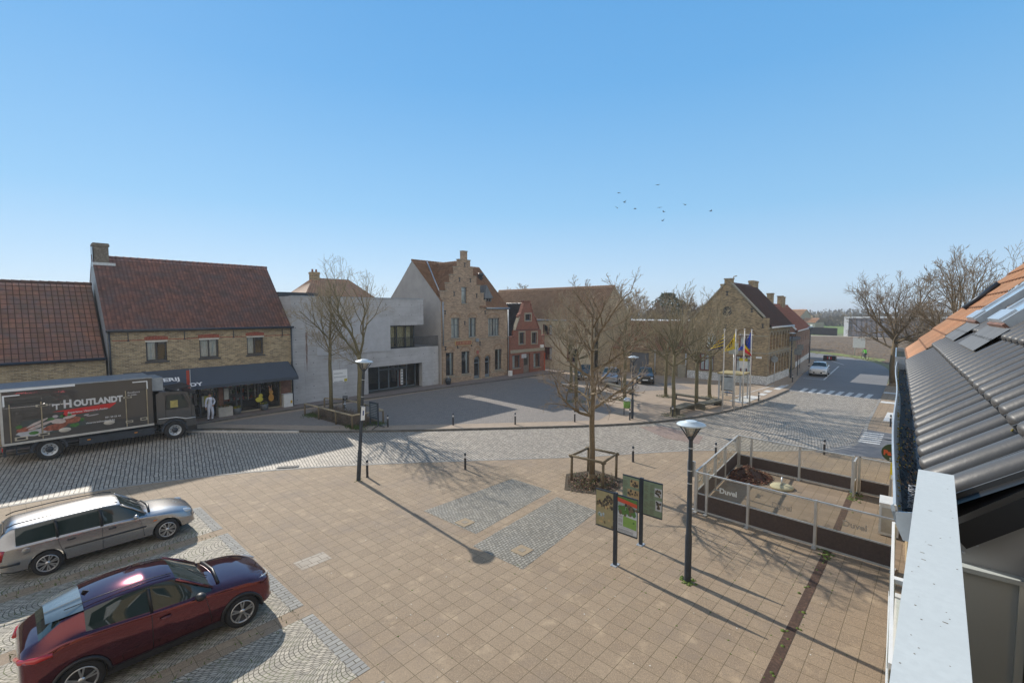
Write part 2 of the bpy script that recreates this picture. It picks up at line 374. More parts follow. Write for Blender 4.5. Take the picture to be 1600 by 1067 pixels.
def thing(name, label, cat, loc=(0, 0, 0), rz=0, group=None):
    o = bpy.data.objects.new(name, None); COL.objects.link(o); o.empty_display_size = .3
    o.location = loc; o.rotation_euler = (0, 0, rz); o['label'] = label; o['category'] = cat
    if group: o['group'] = group
    WL[o.name] = tuple(loc) if not rz else (0, 0, 0)
    return o
def copy_tree(o, parent=None, label=None, loc=None, rz=None):
    c = o.copy(); COL.objects.link(c)
    if parent: c.parent = parent
    if label: c['label'] = label
    if loc is not None: c.location = loc
    if rz is not None: c.rotation_euler = (0, 0, rz)
    for ch in [x for x in bpy.data.objects if x.parent == o]: copy_tree(ch, c)
    return c
def text(body, size, m, parent, loc, rot, name='lettering', ext=.003, off=0, sx=1, shear=0, align='LEFT', space=1, world=True):
    cu = bpy.data.curves.new(name, 'FONT'); cu.body = body; cu.size = size; cu.extrude = ext; cu.offset = off; cu.shear = shear
    cu.align_x = align; cu.space_character = space; cu.resolution_u = 3
    t = bpy.data.objects.new('tmp', cu); COL.objects.link(t)
    me = bpy.data.meshes.new_from_object(t.evaluated_get(bpy.context.evaluated_depsgraph_get()))
    bpy.data.objects.remove(t); me.name = name; me.materials.clear(); me.materials.append(m)
    o = bpy.data.objects.new(name, me); COL.objects.link(o); o.parent = parent
    w = WL.get(parent.name, (0, 0, 0)) if world else (0, 0, 0)
    o.location = (loc[0] - w[0], loc[1] - w[1], loc[2] - w[2]); o.rotation_euler = rot; o.scale = (sx, 1, 1)
    return o
FACE_V = (rad(90), 0, 0)            # reads from -Y
FACE_U = (rad(90), 0, rad(-90))     # reads from -X

PL = {'v': lambda P: (lambda a, b, d: (a, P + d, b)), 'V': lambda P: (lambda a, b, d: (a, P - d, b)),
      'u': lambda P: (lambda a, b, d: (P + d, a, b)), 'U': lambda P: (lambda a, b, d: (P - d, a, b))}
def rect(a0, a1, b0, b1): return [(a0, b0), (a1, b0), (a1, b1), (a0, b1)]
def arch(a0, a1, b0, b1, rise, n=8):
    """rectangle with an arched top reaching b1, springing at b1-rise"""
    c = (a0 + a1) / 2; w = (a1 - a0) / 2
    return [(a0, b0), (a1, b0)] + [(c + w * math.cos(math.pi * k / n), b1 - rise + rise * math.sin(math.pi * k / n)) for k in range(n + 1)]
def fbox(mb, fn, a0, a1, b0, b1, d0, d1, mi=0):
    P = [fn(a, b, d) for a in (a0, a1) for b in (b0, b1) for d in (d0, d1)]
    i = len(mb.v); mb.v += P
    for q in ((0, 1, 3, 2), (4, 6, 7, 5), (0, 4, 5, 1), (2, 3, 7, 6), (0, 2, 6, 4), (1, 5, 7, 3)):
        mb.f.append(tuple(i + k for k in q)); mb.mi.append(mi); mb.sm.append(False)
def window(parent, pl, a0, a1, b0, b1, fm, cols=2, rows=1, bar=.06, inset=.14, pane=None, curtain=None, sill=None, name='window', hdiv=None, outline=None):
    fn = PL[pl[0]](pl[1]); e = .004
    m = MB(); A0, A1, B0, B1 = a0 + e, a1 - e, b0 + e, b1 - e; D = inset
    for q in ((A0, A0 + bar, B0, B1), (A1 - bar, A1, B0, B1), (A0 + bar, A1 - bar, B0, B0 + bar), (A0 + bar, A1 - bar, B1 - bar, B1)):
        fbox(m, fn, *q, D, D + .06)
    zc = hdiv
    for k in range(1, cols):
        c = A0 + (A1 - A0) * k / cols; fbox(m, fn, c - bar * .4, c + bar * .4, B0 + bar, B1 - bar, D + .004, D + .055)
    for k in range(1, rows):
        c = B0 + (B1 - B0) * k / rows; fbox(m, fn, A0 + bar, A1 - bar, c - bar * .4, c + bar * .4, D + .002, D + .057)
    if zc: fbox(m, fn, A0 + bar, A1 - bar, zc - bar * .4, zc + bar * .4, D + .001, D + .058)
    w = m.build(name, fm, parent)
    p = MB(); p.face([fn(A0 + bar * .5, B0 + bar * .5, D + .035), fn(A1 - bar * .5, B0 + bar * .5, D + .035), fn(A1 - bar * .5, B1 - bar * .5, D + .035), fn(A0 + bar * .5, B1 - bar * .5, D + .035)])
    p.build('pane', pane or (glass if curtain else pane_m), w)
    if curtain:
        for (c0, c1) in curtain[1:]:
            q = MB(); n = 24
            for k in range(n):
                x0 = A0 + (A1 - A0) * (c0 + (c1 - c0) * k / n); x1 = A0 + (A1 - A0) * (c0 + (c1 - c0) * (k + 1) / n)
                f = lambda x: D + .12 + .02 * math.sin(x * 55)
                q.face([fn(x0, B0, f(x0)), fn(x1, B0, f(x1)), fn(x1, B1, f(x1)), fn(x0, B1, f(x0))], sm=True)
            q.build('curtain', curtain[0], w)
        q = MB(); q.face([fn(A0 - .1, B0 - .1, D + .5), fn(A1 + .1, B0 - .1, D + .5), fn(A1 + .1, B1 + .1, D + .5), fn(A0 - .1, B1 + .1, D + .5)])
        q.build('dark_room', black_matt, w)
    if sill:
        s = MB(); fbox(s, fn, a0 - .08, a1 + .08, b0 - .09, b0 - .003, -.07, inset); s.build('sill', sill, w)
    return w
def tile_roof(name, O, du, L, up, Sl, m, parent, tw=.22, th=.34, amp=.03, step=.025, per=5, edge=None, world=True, clip=None, rollw=.5, pw=.7):
    """roof plane as real tile relief. O eave corner, du along the eave, up along the slope"""
    O = Vector(O); du = Vector(du).normalized(); up = Vector(up).normalized(); nn = du.cross(up)
    if nn.z < 0: nn = -nn
    nc = max(1, round(L / tw)); nr = max(1, round(Sl / th)); tw = L / nc; th = Sl / nr
    mb = MB(); N = nc * per + 1
    prof = []
    for i in range(N):
        t = (i % per) / per
        prof.append(amp * (math.sin(math.pi * t / rollw) ** pw if 0 < t < rollw else 0))
    def row(b, h, bu):
        i0 = len(mb.v)
        for i in range(N):
            a = L * i / (N - 1)
            mb.v.append(tuple(O + du * a + up * b + nn * (prof[i] + h)))
        return i0, bu
    rows = []
    for r in range(nr):
        rows.append(row(r * th, step, r + .02)); rows.append(row((r + 1) * th + .02, 0, r + .98))
    for k in range(len(rows) - 1):
        (i0, u0), (i1, u1) = rows[k], rows[k + 1]
        front = k % 2 == 1
        for i in range(N - 1):
            mb.f.append((i0 + i, i0 + i + 1, i1 + i + 1, i1 + i)); mb.mi.append(0); mb.sm.append(not front)
            ta = (i + .02) / per + .001; tb = (i + .98) / per
            ua = u1 + .02 if front else u0; ub = u1 + .03 if front else u1
            mb.uv[len(mb.f) - 1] = [(ta, ua), (tb, ua), (tb, ub), (ta, ub)]
    # eave front edge
    i0 = rows[0][0]; j0 = len(mb.v)
    for i in range(N):
        a = L * i / (N - 1); mb.v.append(tuple(O + du * a + nn * (-.02)))
    for i in range(N - 1):
        mb.f.append((j0 + i, j0 + i + 1, i0 + i + 1, i0 + i)); mb.mi.append(0); mb.sm.append(False)
        ta = i / per + .01; mb.uv[len(mb.f) - 1] = [(ta, .1), (ta + .1, .1), (ta + .1, .2), (ta, .2)]
    return mb.build(name, m, parent, world=world)
def roll_roof(name, x0, nt, nr, tw, th, EZ, c, s, m, parent):
    """near roof: every tile is a flat pan with a thin rib and a round nosed roll"""
    mb = MB(); B = lambda x, a, n: (x, -a * c + n * s, EZ + a * s + n * c); NS = 10; R = random.Random(77)
    for r in range(nr):
        for t in range(nt):
            j = lambda k=.0012: R.uniform(-k, k)
            xa = x0 + t * tw + j(); a0 = r * th + j(.002); lift = .036
            n_at = lambda a: lift * (1 - (a - a0) / (th + .03))
            ua, va = t, r
            pan = [(0, .0), (.050, .001), (.055, .016), (.063, .016), (.068, .001), (.112, 0)]
            for (p, h), (q, g) in zip(pan, pan[1:]):
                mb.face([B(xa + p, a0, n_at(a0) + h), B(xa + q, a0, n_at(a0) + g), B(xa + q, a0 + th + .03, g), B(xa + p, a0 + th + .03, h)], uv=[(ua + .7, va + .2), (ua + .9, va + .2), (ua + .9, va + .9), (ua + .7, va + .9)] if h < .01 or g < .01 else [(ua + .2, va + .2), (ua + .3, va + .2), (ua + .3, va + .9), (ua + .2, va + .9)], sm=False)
                mb.face([B(xa + p, a0, n_at(a0) + h), B(xa + q, a0, n_at(a0) + g), B(xa + q, a0, n_at(a0) - .03), B(xa + p, a0, n_at(a0) - .03)], uv=[(ua + .7, va + .02)] * 4)
            cx = xa + .112 + (tw - .112) / 2; rx = (tw - .112) / 2 + .004; rz = .044
            rings = [(a0 - .004 + rx * .55 * (1 - math.cos(f * math.pi / 2)), math.sin(f * math.pi / 2)) for f in (.02, .3, .55, .8, 1)] + [(a0 + th * .6, 1), (a0 + th + .03, .96)]
            i0 = len(mb.v)
            for a, k in rings:
                for q in range(NS + 1):
                    an = math.pi * q / NS; mb.v.append(B(cx - rx * k * math.cos(an), a, n_at(a) - .004 + rz * k * math.sin(an) ** .85))
            for k in range(len(rings) - 1):
                for q in range(NS):
                    b0 = i0 + k * (NS + 1) + q; mb.f.append((b0, b0 + 1, b0 + NS + 2, b0 + NS + 1)); mb.mi.append(0); mb.sm.append(True)
                    mb.uv[len(mb.f) - 1] = [(ua + .2, va + .3), (ua + .3, va + .3), (ua + .3, va + .6), (ua + .2, va + .6)]
            mb.face([B(cx - rx * math.cos(math.pi * q / NS), a0 - .003, n_at(a0) - .02 + .03 * math.sin(math.pi * q / NS)) for q in range(NS + 1)], uv=[(ua + .7, va + .03)] * (NS + 1))
    return mb.build(name, m, parent, world=False)
def ridge(p0, p1, m, parent, r=.12, seg=.38, name='ridge_tiles', world=True):
    p0, p1 = Vector(p0), Vector(p1); L = (p1 - p0).length; n = max(1, round(L / seg)); d = (p1 - p0) / n
    mb = MB()
    for k in range(n):
        a = p0 + d * k; mb.tube([a, a + d * 1.06], [r * 1.08, r * .92], 8)
    return mb.build(name, m, parent, world=world)

# ------------------------------------------------------------------ ground, streets
def sheet(name, pts, z, m, kind='structure', depth=0):
    mb = MB(); mb.poly(pts, lambda a, b, d: (a, b, z - d))
    if depth:
        for k in range(len(pts)):
            p, q = pts[k], pts[(k + 1) % len(pts)]
            mb.face([(*p, z), (*q, z), (*q, z - depth), (*p, z - depth)])
    return mb.build(name, m, kind=kind)
def strip(name, near, far, z, m, s0=0):
    mb = MB(); s = s0; pm = None
    def sub(P):     # finer points so the rows bend smoothly
        out = []
        for i in range(len(P) - 1):
            p0 = Vector(P[max(i - 1, 0)]); p1 = Vector(P[i]); p2 = Vector(P[i + 1]); p3 = Vector(P[min(i + 2, len(P) - 1)])
            for k in range(6):
                t = k / 6
                out.append(.5 * ((2 * p1) + (-p0 + p2) * t + (2 * p0 - 5 * p1 + 4 * p2 - p3) * t * t + (-p0 + 3 * p1 - 3 * p2 + p3) * t ** 3))
        out.append(Vector(P[-1])); return out
    A, B = sub(near), sub(far); S_ = [s0]
    for i in range(1, len(A)): S_.append(S_[-1] + ((A[i] + B[i]) / 2 - (A[i - 1] + B[i - 1]) / 2).length)
    for i in range(len(A) - 1):
        w0, w1 = (B[i] - A[i]).length, (B[i + 1] - A[i + 1]).length
        N = 6
        for k in range(N):
            a, b = k / N, (k + 1) / N
            q = [A[i].lerp(B[i], a), A[i + 1].lerp(B[i + 1], a), A[i + 1].lerp(B[i + 1], b), A[i].lerp(B[i], b)]
            mb.face([(p.x, p.y, z) for p in q], uv=[(w0 * (a - .5), S_[i]), (w1 * (a - .5), S_[i + 1]), (w1 * (b - .5), S_[i + 1]), (w0 * (b - .5), S_[i])])
    mb.build(name, m, kind='structure'); return A, B

slab = paver('concrete_slabs', .39, .39, (.305, .228, .152), (.245, .180, .118), (.13, .098, .05), ms=.0055, org=(7.05, 6.38), stain=(.23, .16, .10), bd=.006, grain=.42, spots=True)
slab_t = paver('terrace_slabs', .39, .39, (.275, .205, .14), (.21, .155, .105), (.15, .115, .06), ms=.006, org=(7.05, 6.38), stain=(.18, .13, .085), bd=.006, grain=.4, big=.7)
slab_far = paver('square_slabs', .6, .39, (.36, .28, .21), (.30, .235, .175), (.17, .13, .09), ms=.006, off=.5, org=(0, 0), stain=(.27, .2, .14), bd=.004)
paver_grey = paver('grey_pavers', .22, .11, (.25, .22, .195), (.19, .17, .155), (.10, .09, .08), ms=.006, off=.5, stain=(.17, .16, .155), bd=.004)
sett = paver('road_setts', .20, .155, (.56, .49, .40), (.31, .27, .22), (.035, .028, .02), ms=.018, off=.5, uvmap=True, stain=(.30, .26, .215), bd=.04, rough=.6, grain=.45, warp=.09, big=.45)
sett_patch = paver('patch_setts', .115, .10, (.34, .31, .26), (.18, .165, .14), (.09, .08, .05), ms=.011, off=.5, stain=(.24, .235, .22), bd=.015, rough=.7, grain=.45, warp=.14, big=.5)
sett_line = paver('kerb_setts', .3, .12, (.34, .33, .30), (.26, .25, .235), (.10, .085, .06), ms=.01, off=.5, stain=(.2, .2, .18), bd=.01)
fans = fan_mat('arched_setts', (.44, .39, .31), (.25, .225, .185), (.05, .04, .022))
asphalt = mat('asphalt', (.15, .15, .155), .88, var=.2, vs=.35, fine=.3, fs=50)
path_grey = mat('dark_asphalt', (.13, .13, .135), .9, var=.2, vs=.5, fine=.3, fs=60)
field_br = mat('ploughed_field', (.20, .14, .085), 1, var=.6, vs=.35, fine=-.7, fs=3)
field_gr = mat('far_meadow', (.12, .19, .035), 1, var=.3, vs=.06)
land = mat('far_land', (.16, .17, .08), 1, var=.35, vs=.02, fine=-.3, fs=1)
yard = mat('gravel_yard', (.36, .31, .25), 1, var=.3, vs=.4, fine=-.3, fs=30)
marking = mat('worn_white_marking', (.74, .74, .72), .8, var=.25, vs=5, fine=-.5, fs=18)

sheet('ground', [(-2500, -2500), (2500, -2500), (2500, 2500), (-2500, 2500)], -.06, land)
near = [(-60, 24.7), (-12, 24.8), (-.2, 24.5), (5.4, 22.9), (10.9, 19.3), (18.5, 12.7), (23.3, 9.0), (26.7, 5.2), (30, 3.05), (38, 3.1), (47.5, 3.25)]
far = [(-60, 33.4), (-12, 33.4), (1, 33.3), (7.5, 32.6), (13.0, 25.9), (20.5, 18.9), (26, 14.3), (30.6, 11.9), (35.6, 10.6), (41, 10.0), (47.5, 9.75)]
A, B = strip('road', near, far, 0, sett)
strip('asphalt_road', [(47.5, 3.25), (58, 3.5), (75, 4.6), (86, 8.2), (93, 14), (101, 26), (110, 60)], [(47.5, 9.75), (58, 10.9), (70, 11.9), (79, 13.3), (85, 17), (93, 29), (101, 62)], 0, asphalt)
NK = [(p.x, p.y) for p in A]; FK = [(p.x, p.y) for p in B]
sheet('plaza', NK[0:] + [(58, 3.5), (58, -8), (-60, -8)], .05, slab, depth=.2)
sheet('square', FK[10:] + [(58, 10.9), (49.5, 11.95), (49.45, 60), (-60, 60), (-60, 33.4)], .04, slab_far, depth=.2)
sheet('side_verge', [(58, 3.5), (75, 4.6), (86, 8.2), (93, 14), (101, 26), (115, 60), (160, 60), (160, -40), (58, -40)], -.02, land)
def kerb(name, P, w, z, m, z0=-.05):
    mb = MB(); P = [Vector(p) for p in P]
    for i in range(len(P) - 1):
        d = (P[i + 1] - P[i])
        if d.length < .02: continue
        n = Vector((-d.y, d.x)).normalized() * w / 2
        q = [P[i] - n, P[i + 1] - n, P[i + 1] + n, P[i] + n]
        mb.face([(v.x, v.y, z) for v in q])
        for a, b in ((0, 1), (2, 3)): mb.face([(q[a].x, q[a].y, z), (q[b].x, q[b].y, z), (q[b].x, q[b].y, z0), (q[a].x, q[a].y, z0)])
    return mb.build(name, m, kind='structure')
kerb_m = paver('kerb_stone', 1.0, 50, (.30, .285, .26), (.24, .23, .21), (.08, .07, .05), ms=.012, off=0)
dark_kerb = mat('dark_kerb_stone', (.10, .095, .085), .9, var=.4, vs=3)
kerb('kerb', NK, .16, .058, kerb_m); 
kerb('kerb', FK[8:], .12, .10, dark_kerb)
# square: field of grey pavers with slab border; raised pavement along the far houses
def inset(P, d):
    out = []
    for i in range(len(P)):
        a = Vector(P[max(i - 1, 0)]); b = Vector(P[min(i + 1, len(P) - 1)]); t = (b - a).normalized(); n = Vector((-t.y, t.x))
        out.append((P[i][0] + n.x * d, P[i][1] + n.y * d))
    return out
brd = inset(FK[22:40], 1.4)
sheet('grey_paving', [(9.0, 33.2), (10.2, 31.5)] + [p for p in brd if p[1] > 15.8] + [(29.5, 16.8), (34, 22), (38, 27.5), (37.9, 33.2)], .044, paver_grey)
sheet('grey_paving', [(37.6, 19.5), (40.5, 17.8), (43.5, 21.0), (40.7, 23.2)], .044, paver_grey)
sheet('grey_paving', [(40.9, 17.4), (42.6, 16.3), (44.8, 18.9), (43.6, 20.4)], .044, paver_grey)
sheet('pavement', [(-60, 33.9), (8, 33.9), (16, 34.0), (28, 33.5), (37.5, 32.6), (44.5, 32.2), (44.5, 37), (-60, 37)], .12, paver('pavement_slabs', .3, .3, (.22, .18, .165), (.185, .155, .145), (.10, .085, .075), stain=(.15, .13, .12)), depth=.2)
kerb('kerb', [(-60, 33.84), (8, 33.84), (16, 33.94), (28, 33.44), (37.5, 32.54), (44.5, 32.14)], .12, .125, dark_kerb)
kerb('white_kerb_line', [(7.2, 32.3), (9.6, 29.6), (11.6, 27.4)], .1, .105, mat('pale_kerb', (.45, .44, .42), .8), 0)
sheet('forecourt', [(44.6, 29.5), (60, 29.5), (60, 46), (44.6, 46)], .05, yard)
sheet('pavement', [(49.3, 11.9), (58, 12.2), (68, 13.2), (80, 14.4), (80, 13.2), (70, 11.9), (58, 10.9), (50.5, 10.6)], .09, slab_far, depth=.15)
# parking bays: arched setts between slab strips, one straight edging row
for k, (a, b) in enumerate([(-.9, 1.6), (2.0, 4.55), (4.95, 7.5), (7.95, 10.45), (10.9, 13.4), (13.85, 16.35), (16.8, 19.3)]):
    sheet('parking_setts', [(-16, a), (4.33, a), (4.33, b), (-16, b)], .054, fans)
    sheet('parking_edging', [(4.33, a), (4.62, a), (4.62, b), (4.33, b)], .055, sett_line)
sheet('sett_patch', [(9.85, 10.5), (14.28, 10.9), (14.25, 12.95), (9.8, 13.1)], .054, sett_patch)
sheet('sett_patch', [(9.3, 8.07), (13.9, 8.6), (13.95, 10.4), (9.25, 10.0)], .054, sett_patch)
slab_lid = mat('sandy_lid', (.34, .26, .165), .85, var=.2, vs=4, fine=-.3, fs=50)
for (x, y) in ((10.15, 11.35), (10.05, 8.75)):
    t = thing('manhole_cover', 'square sandy access cover in the sett patch nearest the leaning lamp' if y > 10 else 'square sandy access cover in the sett patch nearest the info boards', 'manhole cover', (x, y, .054), group='sandy covers in the sett patches')
    m = MB(); m.box(-.24, .24, -.24, .24, -.01, .012); m.build('frame', slab_lid, t, world=False)
    m = MB(); m.box(-.09, .09, -.09, .09, .012, .018); m.build('lid', mat('lid_grey', (.25, .21, .16), .8), t, world=False)
sheet('repaired_paving', [(5.25, 12.45), (6.1, 12.45), (6.1, 13.0), (5.25, 13.0)], .054, paver('repair_slabs', .28, .28, (.42, .36, .29), (.36, .31, .25), (.13, .1, .07), off=.5))
sheet('side_path', [(28.2, 1.45), (34.3, 1.7), (34.6, 3.1), (30.2, 3.0), (28.4, 3.9), (27.2, 4.4)], .056, path_grey)
sheet('terrace_paving', [(16.1, .4), (22.1, .9), (22.3, 6.4), (16.2, 6.0)], .053, slab_t)
sheet('red_paving', [(24.9, 9.2), (26.6, 9.6), (27.4, 12.4), (26.3, 13.4), (24.8, 11.0)], .004, paver('red_setts', .16, .16, (.30, .225, .19), (.23, .17, .145), (.1, .075, .06), off=.5, warp=.1))
# field, hedged land and yard beyond the bend
sheet('field', [(78, 3.5), (87, 7.4), (94, 13.5), (102, 25), (112, 50), (150, 62), (166, 40), (160, 0), (150, -30), (95, -30)], -.01, field_br)
sheet('meadow', [(172, 120), (172, 26), (300, 10), (420, 60), (300, 220)], -.03, field_gr)
sheet('grass_verge', [(83.5, 5.8), (87.4, 7.6), (94.2, 13.7), (102, 25), (105, 25), (97, 12.8), (89, 5.6)], .0, mat('verge_grass', (.16, .19, .05), 1, var=.5, vs=.8))
sheet('far_road', [(160, 45), (163, 20), (160, 0), (164, 0), (168, 20), (166, 46)], 0, yard)
# markings
def marks(name, rects, z=.004):
    mb = MB()
    for r in rects:
        if len(r) == 4 and not hasattr(r[0], '__len__'): x0, x1, y0, y1 = r; mb.face([(x0, y0, z), (x1, y0, z), (x1, y1, z), (x0, y1, z)])
        else: mb.face([(*p, z) for p in r])
    mb.build(name, marking, kind='structure')
marks('zebra_crossing', [[(47.6, 8.95 - .66 * k), (50.1, 8.98 - .68 * k), (50.1, 8.62 - .68 * k), (47.6, 8.6 - .66 * k)] for k in range(8)], .005)
marks('parking_line', [[(57.6, 8.55), (73.6, 9.35), (73.6, 9.5), (57.6, 8.7)], [(57.6, 8.7), (57.75, 8.7), (57.75, 10.5), (57.6, 10.5)], [(65.6, 9.1), (65.75, 9.1), (65.75, 10.9), (65.6, 10.9)]], .005)
marks('road_marking', [[(-4.5 + .0 * k, 26.0 + .75 * k), (-.2, 25.7 + .75 * k), (-.2, 25.9 + .75 * k), (-4.5, 26.2 + .75 * k)] for k in range(4)], .006)
marks('road_marking', [[(76, 9.1), (84, 12.3), (84, 12.45), (76, 9.25)]], .005)
marks('pavement_marking', [[(38.2, 10.75), (42.2, 10.6), (42.4, 11.7), (38.6, 12.0)], (43.0, 44.2, 10.6, 11.1), (45.0, 46.2, 10.7, 11.2), [(41, 12.2), (50.5, 11.3), (50.5, 11.4), (41, 12.3)], (47.2, 51.0, 10.4, 10.9)], .048)
marks('path_marking', [[(31.0 + .52 * k, 2.05), (31.25 + .52 * k, 2.05), (31.15 + .52 * k, 2.95), (30.9 + .52 * k, 2.95)] for k in range(6)] + [(45.6, 46.5, 2.0, 3.1), (51.2, 52.0, 2.0, 3.3), (38.0, 41.5, 1.9, 2.4)], .062)
sheet('drain_channel', [(-10, 2.03), (16.0, 2.03), (22.1, 2.12), (22.1, 2.32), (16.0, 2.22), (-10, 2.2)], .058, mat('rusty_drain', (.10, .055, .035), .9, var=.5, vs=6, fine=-.5, fs=20))
gr_ = thing('drain_grate', 'small black iron drain grate beside the near kerb', 'drain', (8.6, 21.55, .01), rad(-38))
m = MB(); m.box(-.45, .45, -.14, .14, 0, .02); m.build('frame', dark_metal, gr_, world=False); m = MB(); [m.box(-.4 + k * .1, -.34 + k * .1, -.11, .11, .02, .03) for k in range(8)]; m.build('slots', black, gr_, world=False)
m = MB()
rnd = random.Random(5)
for k in range(200):
    x = rnd.choice([rnd.uniform(15.4, 16.6), rnd.uniform(21, 22.2), rnd.uniform(-2, 22)]); y = 2.1 + rnd.gauss(0, .12)
    r = rnd.uniform(.015, .06)
    m.lathe([(r, 0), (r * .7, r * .35), (0, r * .45)], 5, (x, y, .056))
for k in range(500):
    y = 6.38 + .39 * rnd.randint(-12, 14); x = rnd.uniform(3, 22)
    if rnd.random() < .5: x = 7.05 + .39 * rnd.randint(-4, 36); y += rnd.uniform(-1, 1)
    if (x - 11.77) ** 2 + (y - 4.55) ** 2 > 9 and rnd.random() < .6: continue
    r = rnd.uniform(.008, .028); m.lathe([(r, 0), (r * .7, r * .3), (0, r * .4)], 5, (x, y, .049))
for cx, cy, n in ((11.77, 4.55, 40), (9.82, 17.55, 10)):
    for k in range(n):
        t = rnd.uniform(0, 6.28); q = rnd.uniform(.08, .24); r = rnd.uniform(.02, .05); m.lathe([(r, 0), (r * .7, r * .5), (0, r * .6)], 5, (cx + q * math.cos(t), cy + q * math.sin(t), .05))
m.build('moss', grass_m, kind='stuff')
m = MB()
for k in range(900):
    b = rnd.choice([13.6, 16.6, 10.7, 15.2]); x = rnd.uniform(-3.5, 2.2) if rnd.random() < .8 else rnd.uniform(2, 4.4); y = b + rnd.gauss(0, .35)
    h = rnd.uniform(.02, .09); dx, dy = rnd.gauss(0, .04), rnd.gauss(0, .04)
    m.face([(x - .01, y, .05), (x + .01, y, .05), (x + dx, y + dy, .05 + h)])
m.build('weeds', grass_m, kind='stuff')
# pale droppings, chips and leaf crumbs on the slabs
m = MB()
for k in range(420):
    x, y = rnd.uniform(4.8, 22), rnd.uniform(1, 17)
    if y > 26 - x: continue
    r = rnd.uniform(.006, .022); m.face([(x + r * rnd.uniform(.5, 1.2) * math.cos(t), y + r * rnd.uniform(.5, 1.2) * math.sin(t), .0555) for t in (0, 1.2, 2.4, 3.6, 4.8)], rnd.choice([0, 0, 1]))
m.build('litter', [mat('chalky_specks', (.6, .57, .5), .9), leaf_brown], kind='stuff')

# ------------------------------------------------------------------ buildings across the square
def wall(parent, pl, outline, holes, m, depth=.3, name='wall'):
    mb = MB(); mb.poly(outline, PL[pl[0]](pl[1]), holes, depth); return mb.build(name, m, parent)
def gutter(parent, p0, p1, m=dark_metal, r=.075):
    mb = MB(); mb.tube([p0, p1], r, 8); return mb.build('gutter', m, parent)
def pipe(parent, x, y, z0, z1, m=dark_metal, r=.045, name='downpipe'):
    mb = MB(); mb.tube([(x, y, z0), (x, y, z1)], r, 8); return mb.build(name, m, parent)
def gable_roof(parent, x0, x1, y0, y1, ze, zr, m, axis='x', tw=.22, th=.34, over=.12, amp=.03, per=5, ridge_m=None, step=.025, back=True, rr=.11):
    """pitched roof over the rectangle; axis = direction of the ridge"""
    if axis == 'x':
        ym = (y0 + y1) / 2; s = math.hypot(ym - y0, zr - ze); k = over / s; oy, oz = (ym - y0) * k, (zr - ze) * k
        up = (0, ym - y0, zr - ze)
        tile_roof('roof', (x0 - .08, y0 - oy, ze - oz), (1, 0, 0), x1 - x0 + .16, up, s + over, m, parent, tw, th, amp, step, per)
        if back: tile_roof('roof', (x1 + .08, y1 + oy, ze - oz), (-1, 0, 0), x1 - x0 + .16, (0, ym - y1, zr - ze), s + over, m, parent, .5, .8, amp, step, 3)
        ridge((x0 - .08, ym, zr + .02), (x1 + .08, ym, zr + .02), ridge_m or m, parent, rr)
    else:
        xm = (x0 + x1) / 2; s = math.hypot(xm - x0, zr - ze); k = over / s; ox, oz = (xm - x0) * k, (zr - ze) * k
        tile_roof('roof', (x0 - ox, y1 + .08, ze - oz), (0, -1, 0), y1 - y0 + .16, (xm - x0, 0, zr - ze), s + over, m, parent, tw, th, amp, step, per)
        if back: tile_roof('roof', (x1 + ox, y0 - .08, ze - oz), (0, 1, 0), y1 - y0 + .16, (xm - x1, 0, zr - ze), s + over, m, parent, .5, .8, amp, step, 3)
        ridge((xm, y0 - .08, zr + .02), (xm, y1 + .08, zr + .02), ridge_m or m, parent, rr)
def chimney(parent, x0, x1, y0, y1, z0, z1, m, pots=0, name='chimney', cap=True):
    mb = MB(); mb.box(x0, x1, y0, y1, z0, z1)
    if cap: mb.box(x0 - .05, x1 + .05, y0 - .05, y1 + .05, z1, z1 + .13); mb.box(x0 - .02, x1 + .02, y0 - .02, y1 + .02, z1 + .13, z1 + .2)
    c = mb.build(name, m, parent)
    for k in range(pots):
        x = x0 + (x1 - x0) * (k + .5) / pots; q = MB(); q.tube([(x, (y0 + y1) / 2, z1 + .2), (x, (y0 + y1) / 2, z1 + .5)], [.11, .09], 8); q.build('chimney_pot', brick_red, c)
    return c
def anchors(parent, fn, pts, m=dark_metal, s=.2, name='wall_anchor'):
    for a, b in pts:
        mb = MB(); fbox(mb, fn, a - s * .2, a + s * .2, b - s, b + s, -.03, -.003); fbox(mb, fn, a - s * .6, a + s * .6, b + s * .5, b + s * .85, -.035, -.004); fbox(mb, fn, a - s * .55, a + s * .55, b - s, b - s * .75, -.035, -.004)
        mb.build(name, m, parent)

# --- low house far left
V = 35.4
h = thing('brick_house', 'low brown brick house with mottled tile roof behind the delivery truck', 'house', (-4, V, 0))
fn = PL['v'](V)
wall(h, ('v', V), rect(-18, 4.15, 0, 4.4), [rect(-3.6, -2.3, 1.0, 2.6), rect(1.2, 2.5, 1.0, 2.6)], brick_y)
for a in (-3.6, 1.2): window(h, ('v', V), a, a + 1.3, 1.0, 2.6, frame_dark, curtain=(curtain_m, (0, 1)), sill=stone)
m = MB(); m.box(-18, 4.15, V + .3, 43.6, 0, 4.3); m.build('rear_walls', brick_y, h)
gable_roof(h, -18, 4.05, V, 43.6, 4.35, 8.75, roof_l, tw=.26, th=.36, amp=.014, step=.03, per=4)
gutter(h, (-18, V - .2, 4.28), (4.15, V - .2, 4.36))

